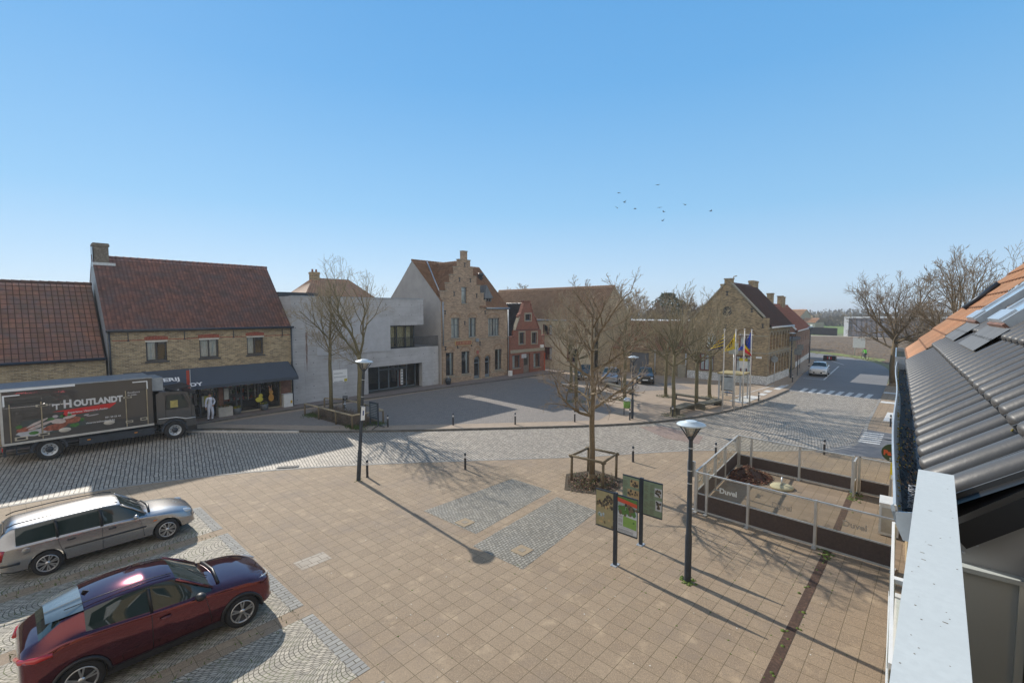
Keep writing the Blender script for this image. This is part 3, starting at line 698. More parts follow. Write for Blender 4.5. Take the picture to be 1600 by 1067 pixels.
# --- butcher's house
b = thing('brick_shop', 'two storey yellow brick butcher shop with long red tile roof', 'shop', (9.4, V, 0))
holes = [rect(6.02, 7.08, 4.02, 5.30), rect(8.80, 9.90, 4.02, 5.32), rect(11.62, 12.70, 4.05, 5.36), rect(5.2, 9.75, .12, 2.75), rect(10.05, 13.75, .12, 2.75)]
wall(b, ('v', V), rect(4.28, 14.62, 0, 5.95), holes, brick_y)
wall(b, ('u', 4.25), [(V + .01, 0), (43.8, 0), (43.8, 6.0), (39.7, 10.45), (V + .01, 6.0)], [], slate_clad, .03, 'clad_gable')
wall(b, ('U', 14.65), [(V + .01, 0), (43.8, 0), (43.8, 6.0), (39.7, 10.45), (V + .01, 6.0)], [], brick_y, .03, 'gable')
m = MB(); m.box(4.3, 14.6, 43.5, 43.8, 0, 6); m.build('rear_wall', brick_y, b)
gable_roof(b, 4.3, 14.55, V, 43.9, 5.98, 10.5, roof_r, tw=.205, th=.30, amp=.028, step=.02, per=5)
gutter(b, (4.25, V - .22, 5.92), (14.75, V - .22, 5.92))
m = MB(); m.box(4.2, 14.7, V - .14, V - .002, 5.84, 5.96); m.build('eaves_board', dark_metal, b)
pipe(b, 4.33, V - .1, 2.9, 5.9, r=.055); pipe(b, 14.6, V - .12, .1, 5.9, r=.05)
for i, hh in enumerate(holes[:3]):
    a0, a1, z0, z1 = hh[0][0], hh[1][0], hh[0][1], hh[2][1]
    window(b, ('v', V), a0, a1, z0, z1, frame_dark, cols=2, bar=.09, curtain=(curtain_m, (.05, .48)) if i == 0 else (curtain_m, (0, .48), (.55, 1)) if i == 1 else (curtain_m, (0, .45)), sill=frame_dark)
    m = MB()
    n = 16
    for k in range(n):
        x = a0 - .06 + (a1 - a0 + .12) * k / n; t = (k + .5) / n - .5
        m.box(x + .008, x + (a1 - a0 + .12) / n - .008, V - .012, V + .02, z1 + .02, z1 + .26 - .05 * (2 * t) ** 2)
    m.build('brick_arch', brick_trim, b)
    m = MB(); m.box(a0 - .02, a1 + .02, V - .05, V + .13, z1 - .11, z1 - .004); m.build('roller_shutter_box', alu, b)
m = MB()
for a0, a1 in ((4.45, 5.95), (7.15, 8.73), (9.97, 11.55), (12.77, 14.5)): m.box(a0, a1, V - .01, V + .01, 5.32, 5.36)
m.build('brick_band', brick_trim, b)
for a in (5.2, 8.0, 10.8, 14.0):
    m = MB(); m.box(a - .02, a + .02, V - .04, V - .003, 5.3, 5.8); m.box(a - .06, a + .06, V - .042, V - .004, 5.28, 5.33); m.build('wall_anchor', dark_metal, b)
c = chimney(b, 4.3, 5.02, 39.25, 40.1, 10.0, 11.15, mat('sooty_brick', (.20, .18, .15), .9, var=.4, vs=5, fine=-.4, fs=12))
m = MB(); m.face([(4.24, 39.2, 9.9), (4.24, 40.1, 9.9), (4.24, 40.1, 11.1), (4.24, 39.2, 11.1)]); m.build('zinc_cladding', zinc_l, c)
m = MB(); m.box(4.2, 5.3, 39.05, 39.3, 9.95, 10.12); m.build('flashing', zinc_l, c)
# shopfront
def shopfront(x0, x1, parts, door=None):
    m = MB(); y = V + .18
    m.box(x0, x1, y, y + .06, .12, .2); m.box(x0, x1, y, y + .06, 2.67, 2.75)
    for x in parts: m.box(x - .05, x + .05, y, y + .06, .2, 2.67)
    f = m.build('shop_window', frame_dark, b)
    m = MB(); m.face([(x0, y + .03, .14), (x1, y + .03, .14), (x1, y + .03, 2.7), (x0, y + .03, 2.7)]); m.build('pane', glass, f)
    return f
shopfront(5.2, 9.75, (5.25, 6.6, 7.9, 8.75, 9.7)); sf = shopfront(10.05, 13.75, (10.1, 10.9, 11.2, 12.3, 12.45, 13.7))
m = MB(); m.box(5.2, 13.75, V + 4.5, V + 4.6, 0, 2.9); m.box(5.2, 13.75, V + .25, V + 4.5, .05, .11); m.build('shop_interior', mat('shop_back_wall', (.10, .085, .07), .9), b)
m = MB(); rr = random.Random(2)
for z in (.6, 1.1, 1.6, 2.1):
    for k in range(40):
        x = 5.4 + k * .2; m.box(x, x + rr.uniform(.06, .16), V + 2.4, V + 2.6, z, z + rr.uniform(.08, .3), rr.randint(0, 3))
    m.box(5.3, 13.6, V + 2.35, V + 2.7, z - .04, z, 4)
m.build('shop_shelves', [mat('goods_red', (.4, .08, .05), .6), mat('goods_yellow', (.5, .38, .1), .6), mat('goods_white', (.6, .6, .55), .6), mat('goods_green', (.1, .2, .07), .6), frame_dark], b)
m = MB(); m.box(10.15, 10.42, V + .16, V + .175, 1.1, 1.85); m.box(8.85, 9.3, V + .16, V + .175, .8, 1.5); m.build('poster', mat('poster_pale', (.5, .52, .5), .6), b)
m = MB(); m.box(8.98, 9.4, V + .15, V + .158, .95, 1.5); m.build('poster', mat('poster_yellow', (.5, .45, .06), .6), b)
def blob(name, ells, y, m_, parent, th=.012):
    mb = MB()
    for cx, cz, rx, rz, *a in ells:
        a = a[0] if a else 0; n = 14; P = []
        for k in range(n):
            t = 2 * math.pi * k / n; u, w = rx * math.cos(t), rz * math.sin(t)
            P.append((cx + u * math.cos(a) - w * math.sin(a), cz + u * math.sin(a) + w * math.cos(a)))
        mb.poly(P, lambda p, q, d, yy=y: (p, yy - d, q), depth=th); y -= .003
    return mb.build(name, m_, parent)
blob('duck_sticker', [(12.35, .82, .26, .18), (12.45, 1.08, .14, .14)], V + .14, mat('duck_yellow', (.62, .55, .06), .6), b)
blob('rabbit_sticker', [(13.15, .85, .19, .27), (13.15, 1.25, .14, .16)], V + .14, mat('rabbit_ochre', (.55, .28, .05), .6), b)
blob('rabbit_sticker', [(13.1, 1.45, .11, .10), (13.03, 1.63, .03, .12, .3), (13.18, 1.63, .03, .12, -.2)], V + .13, mat('rabbit_pink', (.42, .22, .13), .6), b)
m = MB()
for k in range(40): x, z = rr.uniform(12.5, 13.6), rr.uniform(1.5, 2.3); m.box(x, x + .025, V + .15, V + .155, z, z + .025)
m.build('window_stars', white, b)
for x0, x1, mm in ((9.75, 10.05, wood_red), (13.78, 14.5, wood_red), (5.0, 5.2, wood_red)):
    m = MB(); m.box(x0 + .01, x1 - .01, V - .05, V - .003, .12, 2.75)
    for k in range(11): m.box(x0 + .012, x1 - .012, V - .058, V - .05, .14 + k * .24, .35 + k * .24)
    m.build('wood_cladding', mm, b)
m = MB(); m.box(10.0, 14.6, V - .1, V - .003, .12, .2); m.build('threshold', stone, b)
m = MB(); m.tube([(11.6, V + .05, .9), (11.6, V + .05, 1.9)], .02, 6); m.tube([(12.05, V + .05, 1.0), (12.05, V + .05, 1.95)], .02, 6); m.build('door_handle', alu, b)
# awning with lettering
aw = thing('awning', 'long dark blue grey awning over the butcher shop front', 'awning', (9.5, V, 2.5))
m = MB(); x0, x1 = 4.9, 14.55; zt, zb, yt, yb = 3.42, 2.38, V - .03, V - 1.25
for d in (0, .03): m.face([(x0, yt, zt - d), (x1 - .2, yt, zt - d), (x1, yb, zb - d), (x0, yb, zb - d)])
m.box(x0, x1, yb - .03, yb, zb - .2, zb + .01)
for x in (x0, x1): m.face([(x, yt, zt), (x, yb, zb), (x, yb, zb - .2), (x, yt, zb - .2)])
canvas = mat('awning_canvas', (.045, .06, .085), .8, var=.12, vs=1.5, fine=.15, fs=90)
m.build('canvas', canvas, aw)
white_l = mat('white_lettering', (.75, .76, .78), .6, var=.03)
sl_ = math.atan2(zt - zb, yt - yb)
text('ERIJ', .40, white_l, aw, (6.65, yb + .47, zb + .47 * math.tan(sl_) + .02), (sl_, 0, 0), off=.012, sx=1.35)
text('& WENDY', .40, white_l, aw, (6.3, yb + .02, zb + .035), (sl_, 0, 0), off=.012, sx=1.25)

# --- concrete building
c = thing('concrete_building', 'modern bare concrete building with corner balcony and glass entrance', 'building', (21, V, 0))
wall(c, ('v', V), rect(14.68, 28.42, 0, 3.78), [rect(20.9, 26.5, .1, 2.35)], concrete, .5)
wall(c, ('v', V), rect(14.68, 26.66, 3.79, 8.2), [], concrete, .5) if 0 else None
m = MB()
f = PL['v'](V - .02)
m.poly([(14.68, 3.785), (23.1, 3.785), (23.1, 5.85), (26.68, 5.85), (26.68, 8.2), (14.68, 8.2)], f, depth=.4)
m.box(26.3, 26.68, V + .38, 43, 5.85, 8.2); m.box(14.7, 26.3, V + .4, 43, 8.0, 8.1); m.box(14.7, 26.3, V + .4, 43, 5.8, 5.86)
m.box(22.7, 23.1, V + .38, 43, 3.8, 5.8); m.box(14.68, 15.0, V + .38, 43, 0, 8.2); m.box(14.68, 28.4, 42.8, 43, 0, 8.2)
m.build('upper_volume', concrete, c)
m = MB(); m.box(16.5, 23.08, V - .06, V - .022, 3.66, 6.6); m.build('raised_panel', mat('pale_panel', (.40, .42, .455), .8, var=.1, vs=2), c)
m = MB(); m.box(14.8, 26.5, V + .2, 42.5, 8.2, 8.26); m.box(15.0, 18.2, V + 3, V + 5, 8.26, 8.6); m.build('roof_edge', dark_metal, c)
m = MB(); m.box(14.7, 26.68, V - .06, V + .4, 8.2, 8.235); m.build('coping', zinc_l, c)
m = MB(); m.box(23.1, 28.42, V + .02, 42, 3.70, 3.80); m.build('balcony_floor', concrete, c)
w = MB(); y = V + .5
for x in (23.15, 24.1, 25.05, 25.95): w.box(x - .04, x + .04, y, y + .07, 3.8, 5.8)
w.box(23.1, 26.0, y, y + .07, 3.8, 3.9); w.box(23.1, 26.0, y, y + .07, 5.72, 5.8); w.box(25.93, 26.0, y + .07, 40, 3.8, 3.9); w.box(25.93, 26.0, y + .07, 40, 5.7, 5.8)
f_ = w.build('balcony_window', dark_metal, c)
m = MB(); m.face([(23.1, y + .03, 3.85), (25.97, y + .03, 3.85), (25.97, y + .03, 5.78), (23.1, y + .03, 5.78)]); m.face([(25.97, y + .03, 3.85), (25.97, 40, 3.85), (25.97, 40, 5.78), (25.97, y + .03, 5.78)]); m.build('pane', glass, f_)
m = MB()
for k in range(60):
    x0 = 23.2 + 2.6 * k / 60; x1 = 23.2 + 2.6 * (k + 1) / 60; q = lambda x: y + .35 + .05 * math.sin(x * 30)
    if k % 23 > 19: continue
    m.face([(x0, q(x0), 3.85), (x1, q(x1), 3.85), (x1, q(x1), 5.75), (x0, q(x0), 5.75)], sm=True)
m.build('curtain', curtain_warm, f_)
m = MB()
for k in range(54): x = 23.15 + k * 5.2 / 53; m.box(x - .012, x + .012, V + .05, V + .07, 3.8, 4.72)
m.box(23.1, 28.4, V + .03, V + .09, 4.72, 4.77); m.box(23.1, 28.4, V + .03, V + .09, 3.82, 3.86); m.build('balcony_railing', dark_metal, c)
# entrance
m = MB(); y = V + 1.1
xs = [20.9, 22.6, 23.6, 24.6, 25.5, 26.48]
for x in xs: m.box(x - .05, x + .05, y, y + .08, .1, 2.35)
m.box(20.9, 26.5, y, y + .08, .1, .2); m.box(20.9, 26.5, y, y + .08, 2.25, 2.35); m.box(22.6, 25.5, y, y + .08, 1.85, 1.93)
e = m.build('glass_entrance', frame_blue, c)
m = MB(); m.face([(20.9, y + .04, .1), (26.5, y + .04, .1), (26.5, y + .04, 2.3), (20.9, y + .04, 2.3)]); m.build('pane', glass, e)
m = MB(); m.box(20.9, 26.5, y + 4, y + 4.1, 0, 2.5); m.box(20.9, 26.5, V + .01, y + 4, .09, .13); m.box(20.9, 26.5, V + .5, y + 4, 2.36, 2.4); m.build('lobby', mat('lobby_dark', (.06, .065, .06), .8), c)
m = MB(); m.box(25.0, 25.4, y + .5, y + .9, .13, 1.6); m.build('lobby_rack', mat('rack_dark_red', (.16, .03, .03), .7), c)
m = MB(); m.box(24.7, 24.95, y - .25, y - .2, .4, 1.8)
for k in range(5): m.box(24.72, 24.93, y - .27, y - .25, .5 + k * .26, .66 + k * .26, 1)
m.build('leaflet_stand', [white, mat('leaflets', (.25, .3, .35), .6)], c)
m = MB(); m.box(16.55, 16.75, V - .004, V - .002, .8, 3.2) if 0 else None
rs = MB()
for y_, za, zb_ in ((V - .026, 5.5, 3.79), (V - .004, 3.77, 2.5)):
    nn_ = 12
    for k in range(nn_):
        z0_, z1_ = za + (zb_ - za) * k / nn_, za + (zb_ - za) * (k + 1) / nn_; w0_ = .07 * (1 - .2 * math.sin(z0_ * 7)) * min(1, (z0_ - 2.3) / 1.5); w1_ = .07 * (1 - .2 * math.sin(z1_ * 7)) * min(1, (z1_ - 2.3) / 1.5); c_x = 15.75
        rs.face([(c_x - w0_, y_, z0_), (c_x + w0_, y_, z0_), (c_x + w1_, y_, z1_), (c_x - w1_, y_, z1_)])
rs.build('rust_streak', mat('rust_stain', (.22, .17, .155), .9, var=.4, vs=6), c)
bn = thing('banner', 'white printed banner on the concrete wall left of the entrance', 'banner', (18.4, V, 2))
m = MB(); m.box(17.8, 19.0, V - .03, V - .006, 1.42, 2.42); m.build('sheet', white, bn)
m = MB(); m.box(18.72, 18.98, V - .034, V - .031, 1.44, 1.66); m.build('yellow_badge', mat('badge_yellow', (.5, .42, .03), .6), bn)
m = MB(); m.box(17.85, 18.9, V - .034, V - .031, 1.8, 1.87); m.box(17.85, 18.6, V - .034, V - .031, 2.1, 2.16); m.box(17.85, 18.6, V - .034, V - .031, 1.44, 1.52); m.build('printed_band', mat('banner_grey', (.4, .43, .46), .6), bn)

# --- stepped-gable house
U0, U1, V2 = 28.55, 37.75, 35.0
g = thing('stepped_gable_house', 'tall buff brick corner house with stepped gable and brown tile roof', 'house', (33, V2, 0))
fv_ = PL['v'](V2)
sil = [(28.6, 0), (37.7, 0), (37.7, 7.45), (34.4, 7.45), (34.4, 8.25), (34.1, 8.25), (34.1, 8.95), (33.6, 8.95), (33.6, 9.7), (33.08, 9.7), (33.08, 10.6), (32.62, 10.6), (32.62, 11.45), (32.25, 11.45), (32.25, 12.15), (31.85, 12.15), (31.85, 13.0), (31.2, 13.0), (31.2, 12.15), (30.75, 12.15), (30.75, 11.4), (30.3, 11.4), (30.3, 10.6), (29.8, 10.6), (29.8, 9.8), (29.25, 9.8), (29.25, 9.0), (28.6, 9.0)]
H = [rect(29.7, 30.78, 4.5, 6.45), rect(32.0, 33.05, 4.5, 6.45), rect(34.75, 36.45, 4.5, 6.4), rect(31.05, 31.75, 7.9, 9.5),
     rect(29.0, 30.0, .85, 3.1), rect(31.0, 32.1, .85, 3.1), rect(35.75, 36.8, .85, 3.05), arch(32.7, 33.6, .12, 2.5, .4), arch(34.25, 35.05, .12, 2.45, .35)]
wall(g, ('v', V2), sil, H, brick_step, .35)
m = MB()
tops = [(28.6, 29.25, 9.0), (29.25, 29.8, 9.8), (29.8, 30.3, 10.6), (30.3, 30.75, 11.4), (30.75, 31.2, 12.15), (31.2, 31.85, 13.0), (31.85, 32.25, 12.15), (32.25, 32.62, 11.45), (32.62, 33.08, 10.6), (33.08, 33.6, 9.7), (33.6, 34.1, 8.95), (34.1, 34.42, 8.25)]
for a0, a1, z in tops: m.box(a0 + (.0 if a0 >= 31.2 else -.05), a1 + (.05 if a0 >= 31.2 else -.003), V2 - .05, V2 + .4, z + .002, z + .07)
m.build('gable_coping', stone, g)
fW = frame_blue
window(g, ('v', V2), 29.7, 30.78, 4.5, 6.45, fW, 2, 1, curtain=(curtain_m, (0, 1)), sill=stone, hdiv=5.75)
window(g, ('v', V2), 32.0, 33.05, 4.5, 6.45, fW, 2, 1, curtain=(curtain_m, (0, .4), (.55, 1)), sill=stone, hdiv=5.75)
window(g, ('v', V2), 34.75, 36.45, 4.5, 6.4, fW, 4, 1, curtain=(curtain_m, (0, .45), (.6, 1)), sill=stone, hdiv=5.75)
window(g, ('v', V2), 31.05, 31.75, 7.9, 9.5, fW, 1, 1, curtain=(curtain_m, (0, 1)), sill=stone, hdiv=9.1)
for q in (H[4], H[5], H[6]): window(g, ('v', V2), q[0][0], q[1][0], q[0][1], q[2][1], frame_dark, 1, 1, curtain=(curtain_m, (.68, .9)), sill=stone)
for q, dn in ((H[7], 2.0), (H[8], 2.0)):
    m = MB(); m.poly(q, PL['v'](V2 + .2), [[(q[0][0] + .1, .5), (q[1][0] - .1, .5), (q[1][0] - .1, 1.75), (q[0][0] + .1, 1.75)], [(q[0][0] + .1, 1.85), (q[1][0] - .1, 1.85), (q[1][0] - .2, 2.2), (q[0][0] + .2, 2.2)]], .05)
    d = m.build('door', frame_blue, g); m = MB(); m.face([(q[0][0], V2 + .24, .4), (q[1][0], V2 + .24, .4), (q[1][0], V2 + .24, 2.3), (q[0][0], V2 + .24, 2.3)]); m.build('pane', pane_m, d)
    m = MB(); m.box(q[0][0] - .05, q[1][0] + .05, V2 - .2, V2 + .2, .12, .2); m.build('doorstep', stone, g)
# brick reliefs: arches, string courses
m = MB()
def archring(a0, a1, z, r, y=V2, n=12, w=.14):
    c0 = (a0 + a1) / 2; R = (a1 - a0) / 2
    for k in range(n):
        t0, t1 = math.pi * k / n, math.pi * (k + .94) / n
        P = [(c0 + (R + s) * math.cos(t), y - .025, z + (r + s) * math.sin(t)) for t, s in ((t0, 0), (t1, 0), (t1, w), (t0, w))]
        m.face(P); Q = [(p[0], y - .001, p[2]) for p in P]
        m.face([P[2], P[3], Q[3], Q[2]]); m.face([P[0], P[1], Q[1], Q[0]])
relief_m = mat('relief_brick', (.30, .20, .125), .9, var=.3, vs=10)
for ar in [(q[0][0], q[1][0], q[2][1] + .05, .35) for q in H[:3]] + [(q[0][0] - .02, q[1][0] + .02, q[2][1] + .05, .4) for q in H[4:7]] + [(32.7, 33.6, 2.12, .42), (34.25, 35.05, 2.12, .38), (32.85, 33.5, 2.95, .5)]:
    m = MB(); archring(*ar); m.build('relief_arch', relief_m, g)
m = MB(); m.box(28.6, 37.7, V2 - .04, V2 - .002, 4.2, 4.27); m.box(28.6, 32.6, V2 - .03, V2 - .002, .62, .7); m.box(35.2, 37.7, V2 - .03, V2 - .002, .62, .7); m.build('string_course', stone, g)
anchors(g, fv_, [(31.5, 11.7), (30.8, 10.2), (32.25, 10.2), (30.1, 8.8), (33.1, 8.7), (28.95, 7.0), (34.3, 7.0), (31.45, 5.95), (28.95, 3.55), (30.5, 3.65), (32.35, 3.75), (33.55, 3.8)], dark_metal, .2)
m = MB(); m.box(32.9, 33.3, V2 - .12, V2 - .003, 4.0, 4.35); m.build('alarm_box', zinc, g)
m = MB(); m.box(33.05, 33.3, V2 - .06, V2 - .003, 2.75, 3.1); m.build('house_plaque', mat('plaque_red', (.4, .12, .1), .6), g)
m = MB(); m.box(28.6, 28.9, V2 + .36, 43.5, 0, 8.4); m.box(37.4, 37.7, V2 + .36, 43.5, 0, 7.3); m.box(28.9, 37.4, 43.2, 43.5, 0, 7.9); m.build('side_walls', render_grey, g)
wall(g, ('u', U0 - .02), [(35.15, 0), (44.0, 0), (44.0, 8.1), (39.55, 12.15), (35.15, 8.15)], [], render_grey, .06, 'grey_gable')
m = MB(); m.poly([(35.3, 7.3), (43.6, 7.3), (39.55, 11.9)], PL['U'](37.7), depth=.1); m.build('gable', brick_step, g)
up = Vector((0, 39.55 - 35.1, 12.2 - 7.75)); Sl = up.length
# main roof, south slope left and right of the cross gable
tile_roof('roof', (28.45, 35.02, 8.05), (1, 0, 0), 1.7, (0, 39.55 - 35.02, 12.2 - 8.05), 6.1, roof_o, g, .21, .32, .03, .025, 5)
tile_roof('roof', (30.15, 36.2, 9.15), (1, 0, 0), 3.4, (0, 39.55 - 36.2, 12.2 - 9.15), 4.5, roof_o, g, .21, .32, .03, .025, 5)
tile_roof('roof', (33.5, 34.85, 7.5), (1, 0, 0), 4.3, (0, 39.55 - 34.85, 12.2 - 7.5), 6.6, roof_o, g, .21, .32, .03, .025, 5)
tile_roof('roof', (37.8, 43.9, 8.0), (-1, 0, 0), 9.3, (0, -4.35, 4.2), 6.0, roof_o, g, .5, .6, .03, .025, 3)
ridge((28.45, 39.55, 12.25), (36.3, 39.55, 12.22), roof_o, g, .11)
# cross gable roof behind the steps
for sx in (-1, 1):
    tile_roof('roof', (31.53 + sx * 2.75, 38.9 if sx < 0 else 35.3, 8.7), (0, -sx * -1, 0) if 0 else (0, -1 if sx < 0 else 1, 0), 3.6, (-sx * 2.75, 0, 3.35), 4.33, roof_o, g, .21, .32, .03, .025, 5)
ridge((31.53, 35.3, 12.08), (31.53, 39.3, 12.08), roof_o, g, .1)
m = MB(); m.box(30.12, 30.26, 35.1, 35.25, 8.3, 8.4); m.tube([(28.8, 35.1, 8.18), (29.55, 37.3, 10.2), (30.25, 39.4, 12.2)], .07, 6); m.build('valley_flashing', zinc_l, g)
gutter(g, (34.35, 34.85, 7.42), (37.9, 34.85, 7.42), zinc, .1); pipe(g, 37.75, 34.88, .1, 7.4, zinc, .06); pipe(g, 28.62, 34.9, 3.8, 8.0, zinc, .06)
# dormer
d = MB(); d.box(34.75, 35.75, 35.55, 37.6, 7.85, 8.55); dm = d.build('dormer', dark_metal, g)
m = MB(); m.box(34.8, 35.7, 35.48, 35.55, 7.95, 8.5); m.box(34.9, 35.22, 35.47, 35.475, 8.0, 8.45, 1); m.box(35.28, 35.6, 35.47, 35.475, 8.0, 8.45, 1); m.build('dormer_window', [frame_blue, pane_m], dm)
m = MB()
for P in ([(34.6, 35.35, 8.5), (35.9, 35.35, 8.5), (35.25, 35.7, 9.9)], [(34.6, 35.35, 8.5), (35.25, 35.7, 9.9), (35.25, 37.9, 9.9), (34.6, 37.9, 8.5)], [(35.9, 35.35, 8.5), (35.9, 37.9, 8.5), (35.25, 37.9, 9.9), (35.25, 35.7, 9.9)]): m.face(P)
m.build('dormer_roof', mat('dormer_slate', (.14, .15, .16), .8), dm)
c_ = MB(); c_.tube([(36.6, 38, 9.3), (36.6, 38, 11.0)], .14, 10); c_.tube([(36.6, 38, 10.75), (36.6, 38, 10.85)], .3, 10); c_.tube([(36.6, 38, 11.0), (36.6, 38, 11.35)], [.28, .3], 10); c_.build('chimney', dark_metal, g)
chimney(g, 37.0, 37.5, 37.9, 38.4, 9, 9.6, brick_red, cap=False)
sg = thing('shop_sign', 'red and gold carved signboard on the buff brick front', 'sign', (31.2, V2, 4))
m = MB(); m.box(30.15, 32.35, V2 - .06, V2 - .004, 3.75, 4.2); m.build('board', mat('sign_gold', (.45, .30, .12), .5), sg)
m = MB(); m.box(30.24, 32.26, V2 - .066, V2 - .061, 3.81, 4.14); m.build('field', mat('sign_red', (.22, .035, .03), .5), sg)
text('DE MELKERIJE', .27, mat('gilt', (.5, .36, .18), .5), sg, (30.3, V2 - .07, 3.87), FACE_V, off=.004, sx=.98) if 0 else None
m = MB(); rr = random.Random(9)
for k in range(13): x = 30.33 + k * .145; m.box(x, x + rr.uniform(.05, .11), V2 - .07, V2 - .066, 3.87, 4.08)
m.build('lettering', mat('gilt', (.45, .28, .15), .5), sg)

# --- small red brick house
V3 = 34.6
r = thing('red_brick_house', 'narrow red brick house with curved stepped gable and white sills', 'house', (40.5, V3, 0))
sil = [(37.75, 0), (43.75, 0), (43.75, 4.25), (43.1, 4.25), (43.1, 4.9), (42.6, 5.2), (41.9, 6.4), (41.9, 6.75), (41.5, 6.95), (41.1, 7.9), (41.1, 8.2), (39.95, 8.2), (39.95, 7.9), (39.5, 6.95), (39.1, 6.75), (39.1, 6.4), (38.5, 5.2), (38.3, 4.9), (38.3, 4.25), (37.75, 4.25)]
H = [rect(39.25, 40.1, 3.45, 4.75), rect(41.4, 42.3, 3.4, 4.7), rect(40.25, 41.2, 6.05, 6.8), rect(38.1, 39.4, .8, 2.25), rect(41.75, 43.0, .6, 2.25), rect(39.95, 41.1, .12, 2.3)]
wall(r, ('v', V3), sil, H, brick_red, .3)
for q, sm_ in zip(H, (1, 1, 1, 0, 0, 0)):
    if q is H[5]:
        m = MB(); m.box(40.0, 41.05, V3 + .15, V3 + .2, .12, 2.25); m.box(40.2, 40.85, V3 + .14, V3 + .149, 1.0, 2.0, 1); m.build('door', [mat('old_door', (.2, .17, .15), .8), pane_m], r); continue
    window(r, ('v', V3), q[0][0], q[1][0], q[0][1], q[2][1], frame_blue, 1, 1, bar=.07, sill=stone, curtain=(curtain_m, (0, .5)) if sm_ == 0 else None)
m = MB()
for q in H[:3]:
    a0, a1, z0, z1 = q[0][0], q[1][0], q[0][1], q[2][1]
    for X0, X1, Z0, Z1 in ((a0 - .16, a0 - .003, z0 - .1, z1 + .16), (a1 + .003, a1 + .16, z0 - .1, z1 + .16), (a0, a1, z1 + .003, z1 + .16)): m.box(X0, X1, V3 - .03, V3 + .05, Z0, Z1)
m.build('window_surround', stone, r)
m = MB(); m.box(37.75, 43.75, V3 - .04, V3 - .002, 2.5, 2.85); m.build('cornice_band', stone, r)
m = MB(); m.box(38.4, 42.9, V3 - .03, V3 - .002, 5.0, 5.05)
m.build('string_course', dark_metal, r)
for P0, P1 in (((37.7, 4.25), (38.3, 4.35)), ((38.45, 5.0), (39.2, 6.45)), ((39.05, 6.5), (39.55, 6.95)), ((39.5, 6.95), (39.98, 8.0)), ((39.9, 8.2), (41.15, 8.2)), ((41.1, 8.0), (41.52, 6.95)), ((41.95, 6.45), (42.7, 5.1)), ((43.1, 4.25), (43.8, 4.3))):
    a = Vector((P0[0], 0, P0[1])); b_ = Vector((P1[0], 0, P1[1])); dd = b_ - a; m = MB(); m.obox((a.x / 2 + b_.x / 2, V3 + .12, a.z / 2 + b_.z / 2 + .04), (dd, (0, 1, 0), dd.cross(Vector((0, 1, 0)))), (dd.length / 2, .22, .05)); m.build('gable_coping', stone if P0[0] < 39 and P0[1] > 4.5 else brick_red, r)
m = MB(); m.box(37.8, 43.7, V3 + .3, 41.5, 0, 4.1); m.build('rear_walls', brick_red, r)
wall(r, ('U', 43.76), [(V3, 0), (41.5, 0), (41.5, 4.2), (V3, 4.2)], [], brick_red, .02, 'side_wall')
tile_roof('roof', (37.7, 41.5, 4.1), (0, -1, 0), 6.7, (2.8, 0, 3.95), 4.84, roof_dark, r, .21, .30, .05, .04, 5)
tile_roof('roof', (43.3, V3 + .2, 4.1), (0, 1, 0), 6.7, (-2.8, 0, 3.95), 4.84, roof_dark, r, .21, .30, .05, .04, 5)
# slope facing the square, left of the gable (glazed tiles)
tile_roof('roof', (36.2, V3 + 3.0, 6.2), (1, 0, 0), 4.2, (0, 3, 2.3), 3.6, roof_dark, r, .21, .30, .05, .04, 5) if 0 else None
m = MB(); m.box(42.9, 43.4, V3 - .18, V3 - .003, 2.86, 3.2); m.build('alarm_box', white, r)
m = MB(); m.box(39.6, 40.4, V3 - .05, V3 - .003, 1.85, 2.3); m.build('house_plaque', mat('plaque_grey', (.45, .47, .5), .5), r)
m = MB(); m.box(43.72, 43.8, V3 - .08, V3 - .003, .1, 2.2); m.build('corner_strip', mat('orange_red_strip', (.45, .08, .03), .6), r)

# --- long cream house behind the parked cars
lh = thing('long_cream_house', 'long cream walled house with big brown tile roof behind parked cars', 'house', (50, 37, 0))
wall(lh, ('u', 46), rect(28.8, 48, 0, 6.1), [rect(a, a + 1.5, z0, z1) for a in (31.5, 35.2, 38.8, 42.2) for z0, z1 in ((1.1, 2.7), (4.2, 5.5))], cream)
for a in (31.5, 35.2, 38.8, 42.2):
    for z0, z1 in ((1.1, 2.7), (4.2, 5.5)): window(lh, ('u', 46), a, a + 1.5, z0, z1, frame_red, 2, 1, bar=.09, curtain=(curtain_m, (0, .35)) if a > 35 else None, sill=stone)
m = MB(); m.poly([(46, 0), (54, 0), (54, 6.1), (50, 10.1), (46, 6.1)], PL['v'](28.8), depth=.3); m.build('gable', brick_y, lh)
m = MB(); m.box(46.3, 54, 47.7, 48, 0, 6.1); m.box(53.7, 54, 29.1, 47.7, 0, 6.1); m.build('rear_walls', brick_y, lh)
gable_roof(lh, 46, 54, 28.9, 48, 6.1, 10.15, roof_tan, 'y', tw=.24, th=.36, amp=.035)
gutter(lh, (45.85, 28.8, 6.05), (45.85, 48, 6.05), zinc, .08)
h2 = thing('brick_house', 'house with low orange brown roof peeping out left of the long roof', 'house', (58, 52, 0))
m = MB(); m.box(50, 66, 50, 56, 0, 6.5); m.build('wall', brick_y, h2); gable_roof(h2, 50, 66, 50, 56, 6.5, 9.6, roof_o, 'x', tw=.3, th=.4); chimney(h2, 60, 60.7, 52.7, 53.3, 9.2, 10.4, brick_red)

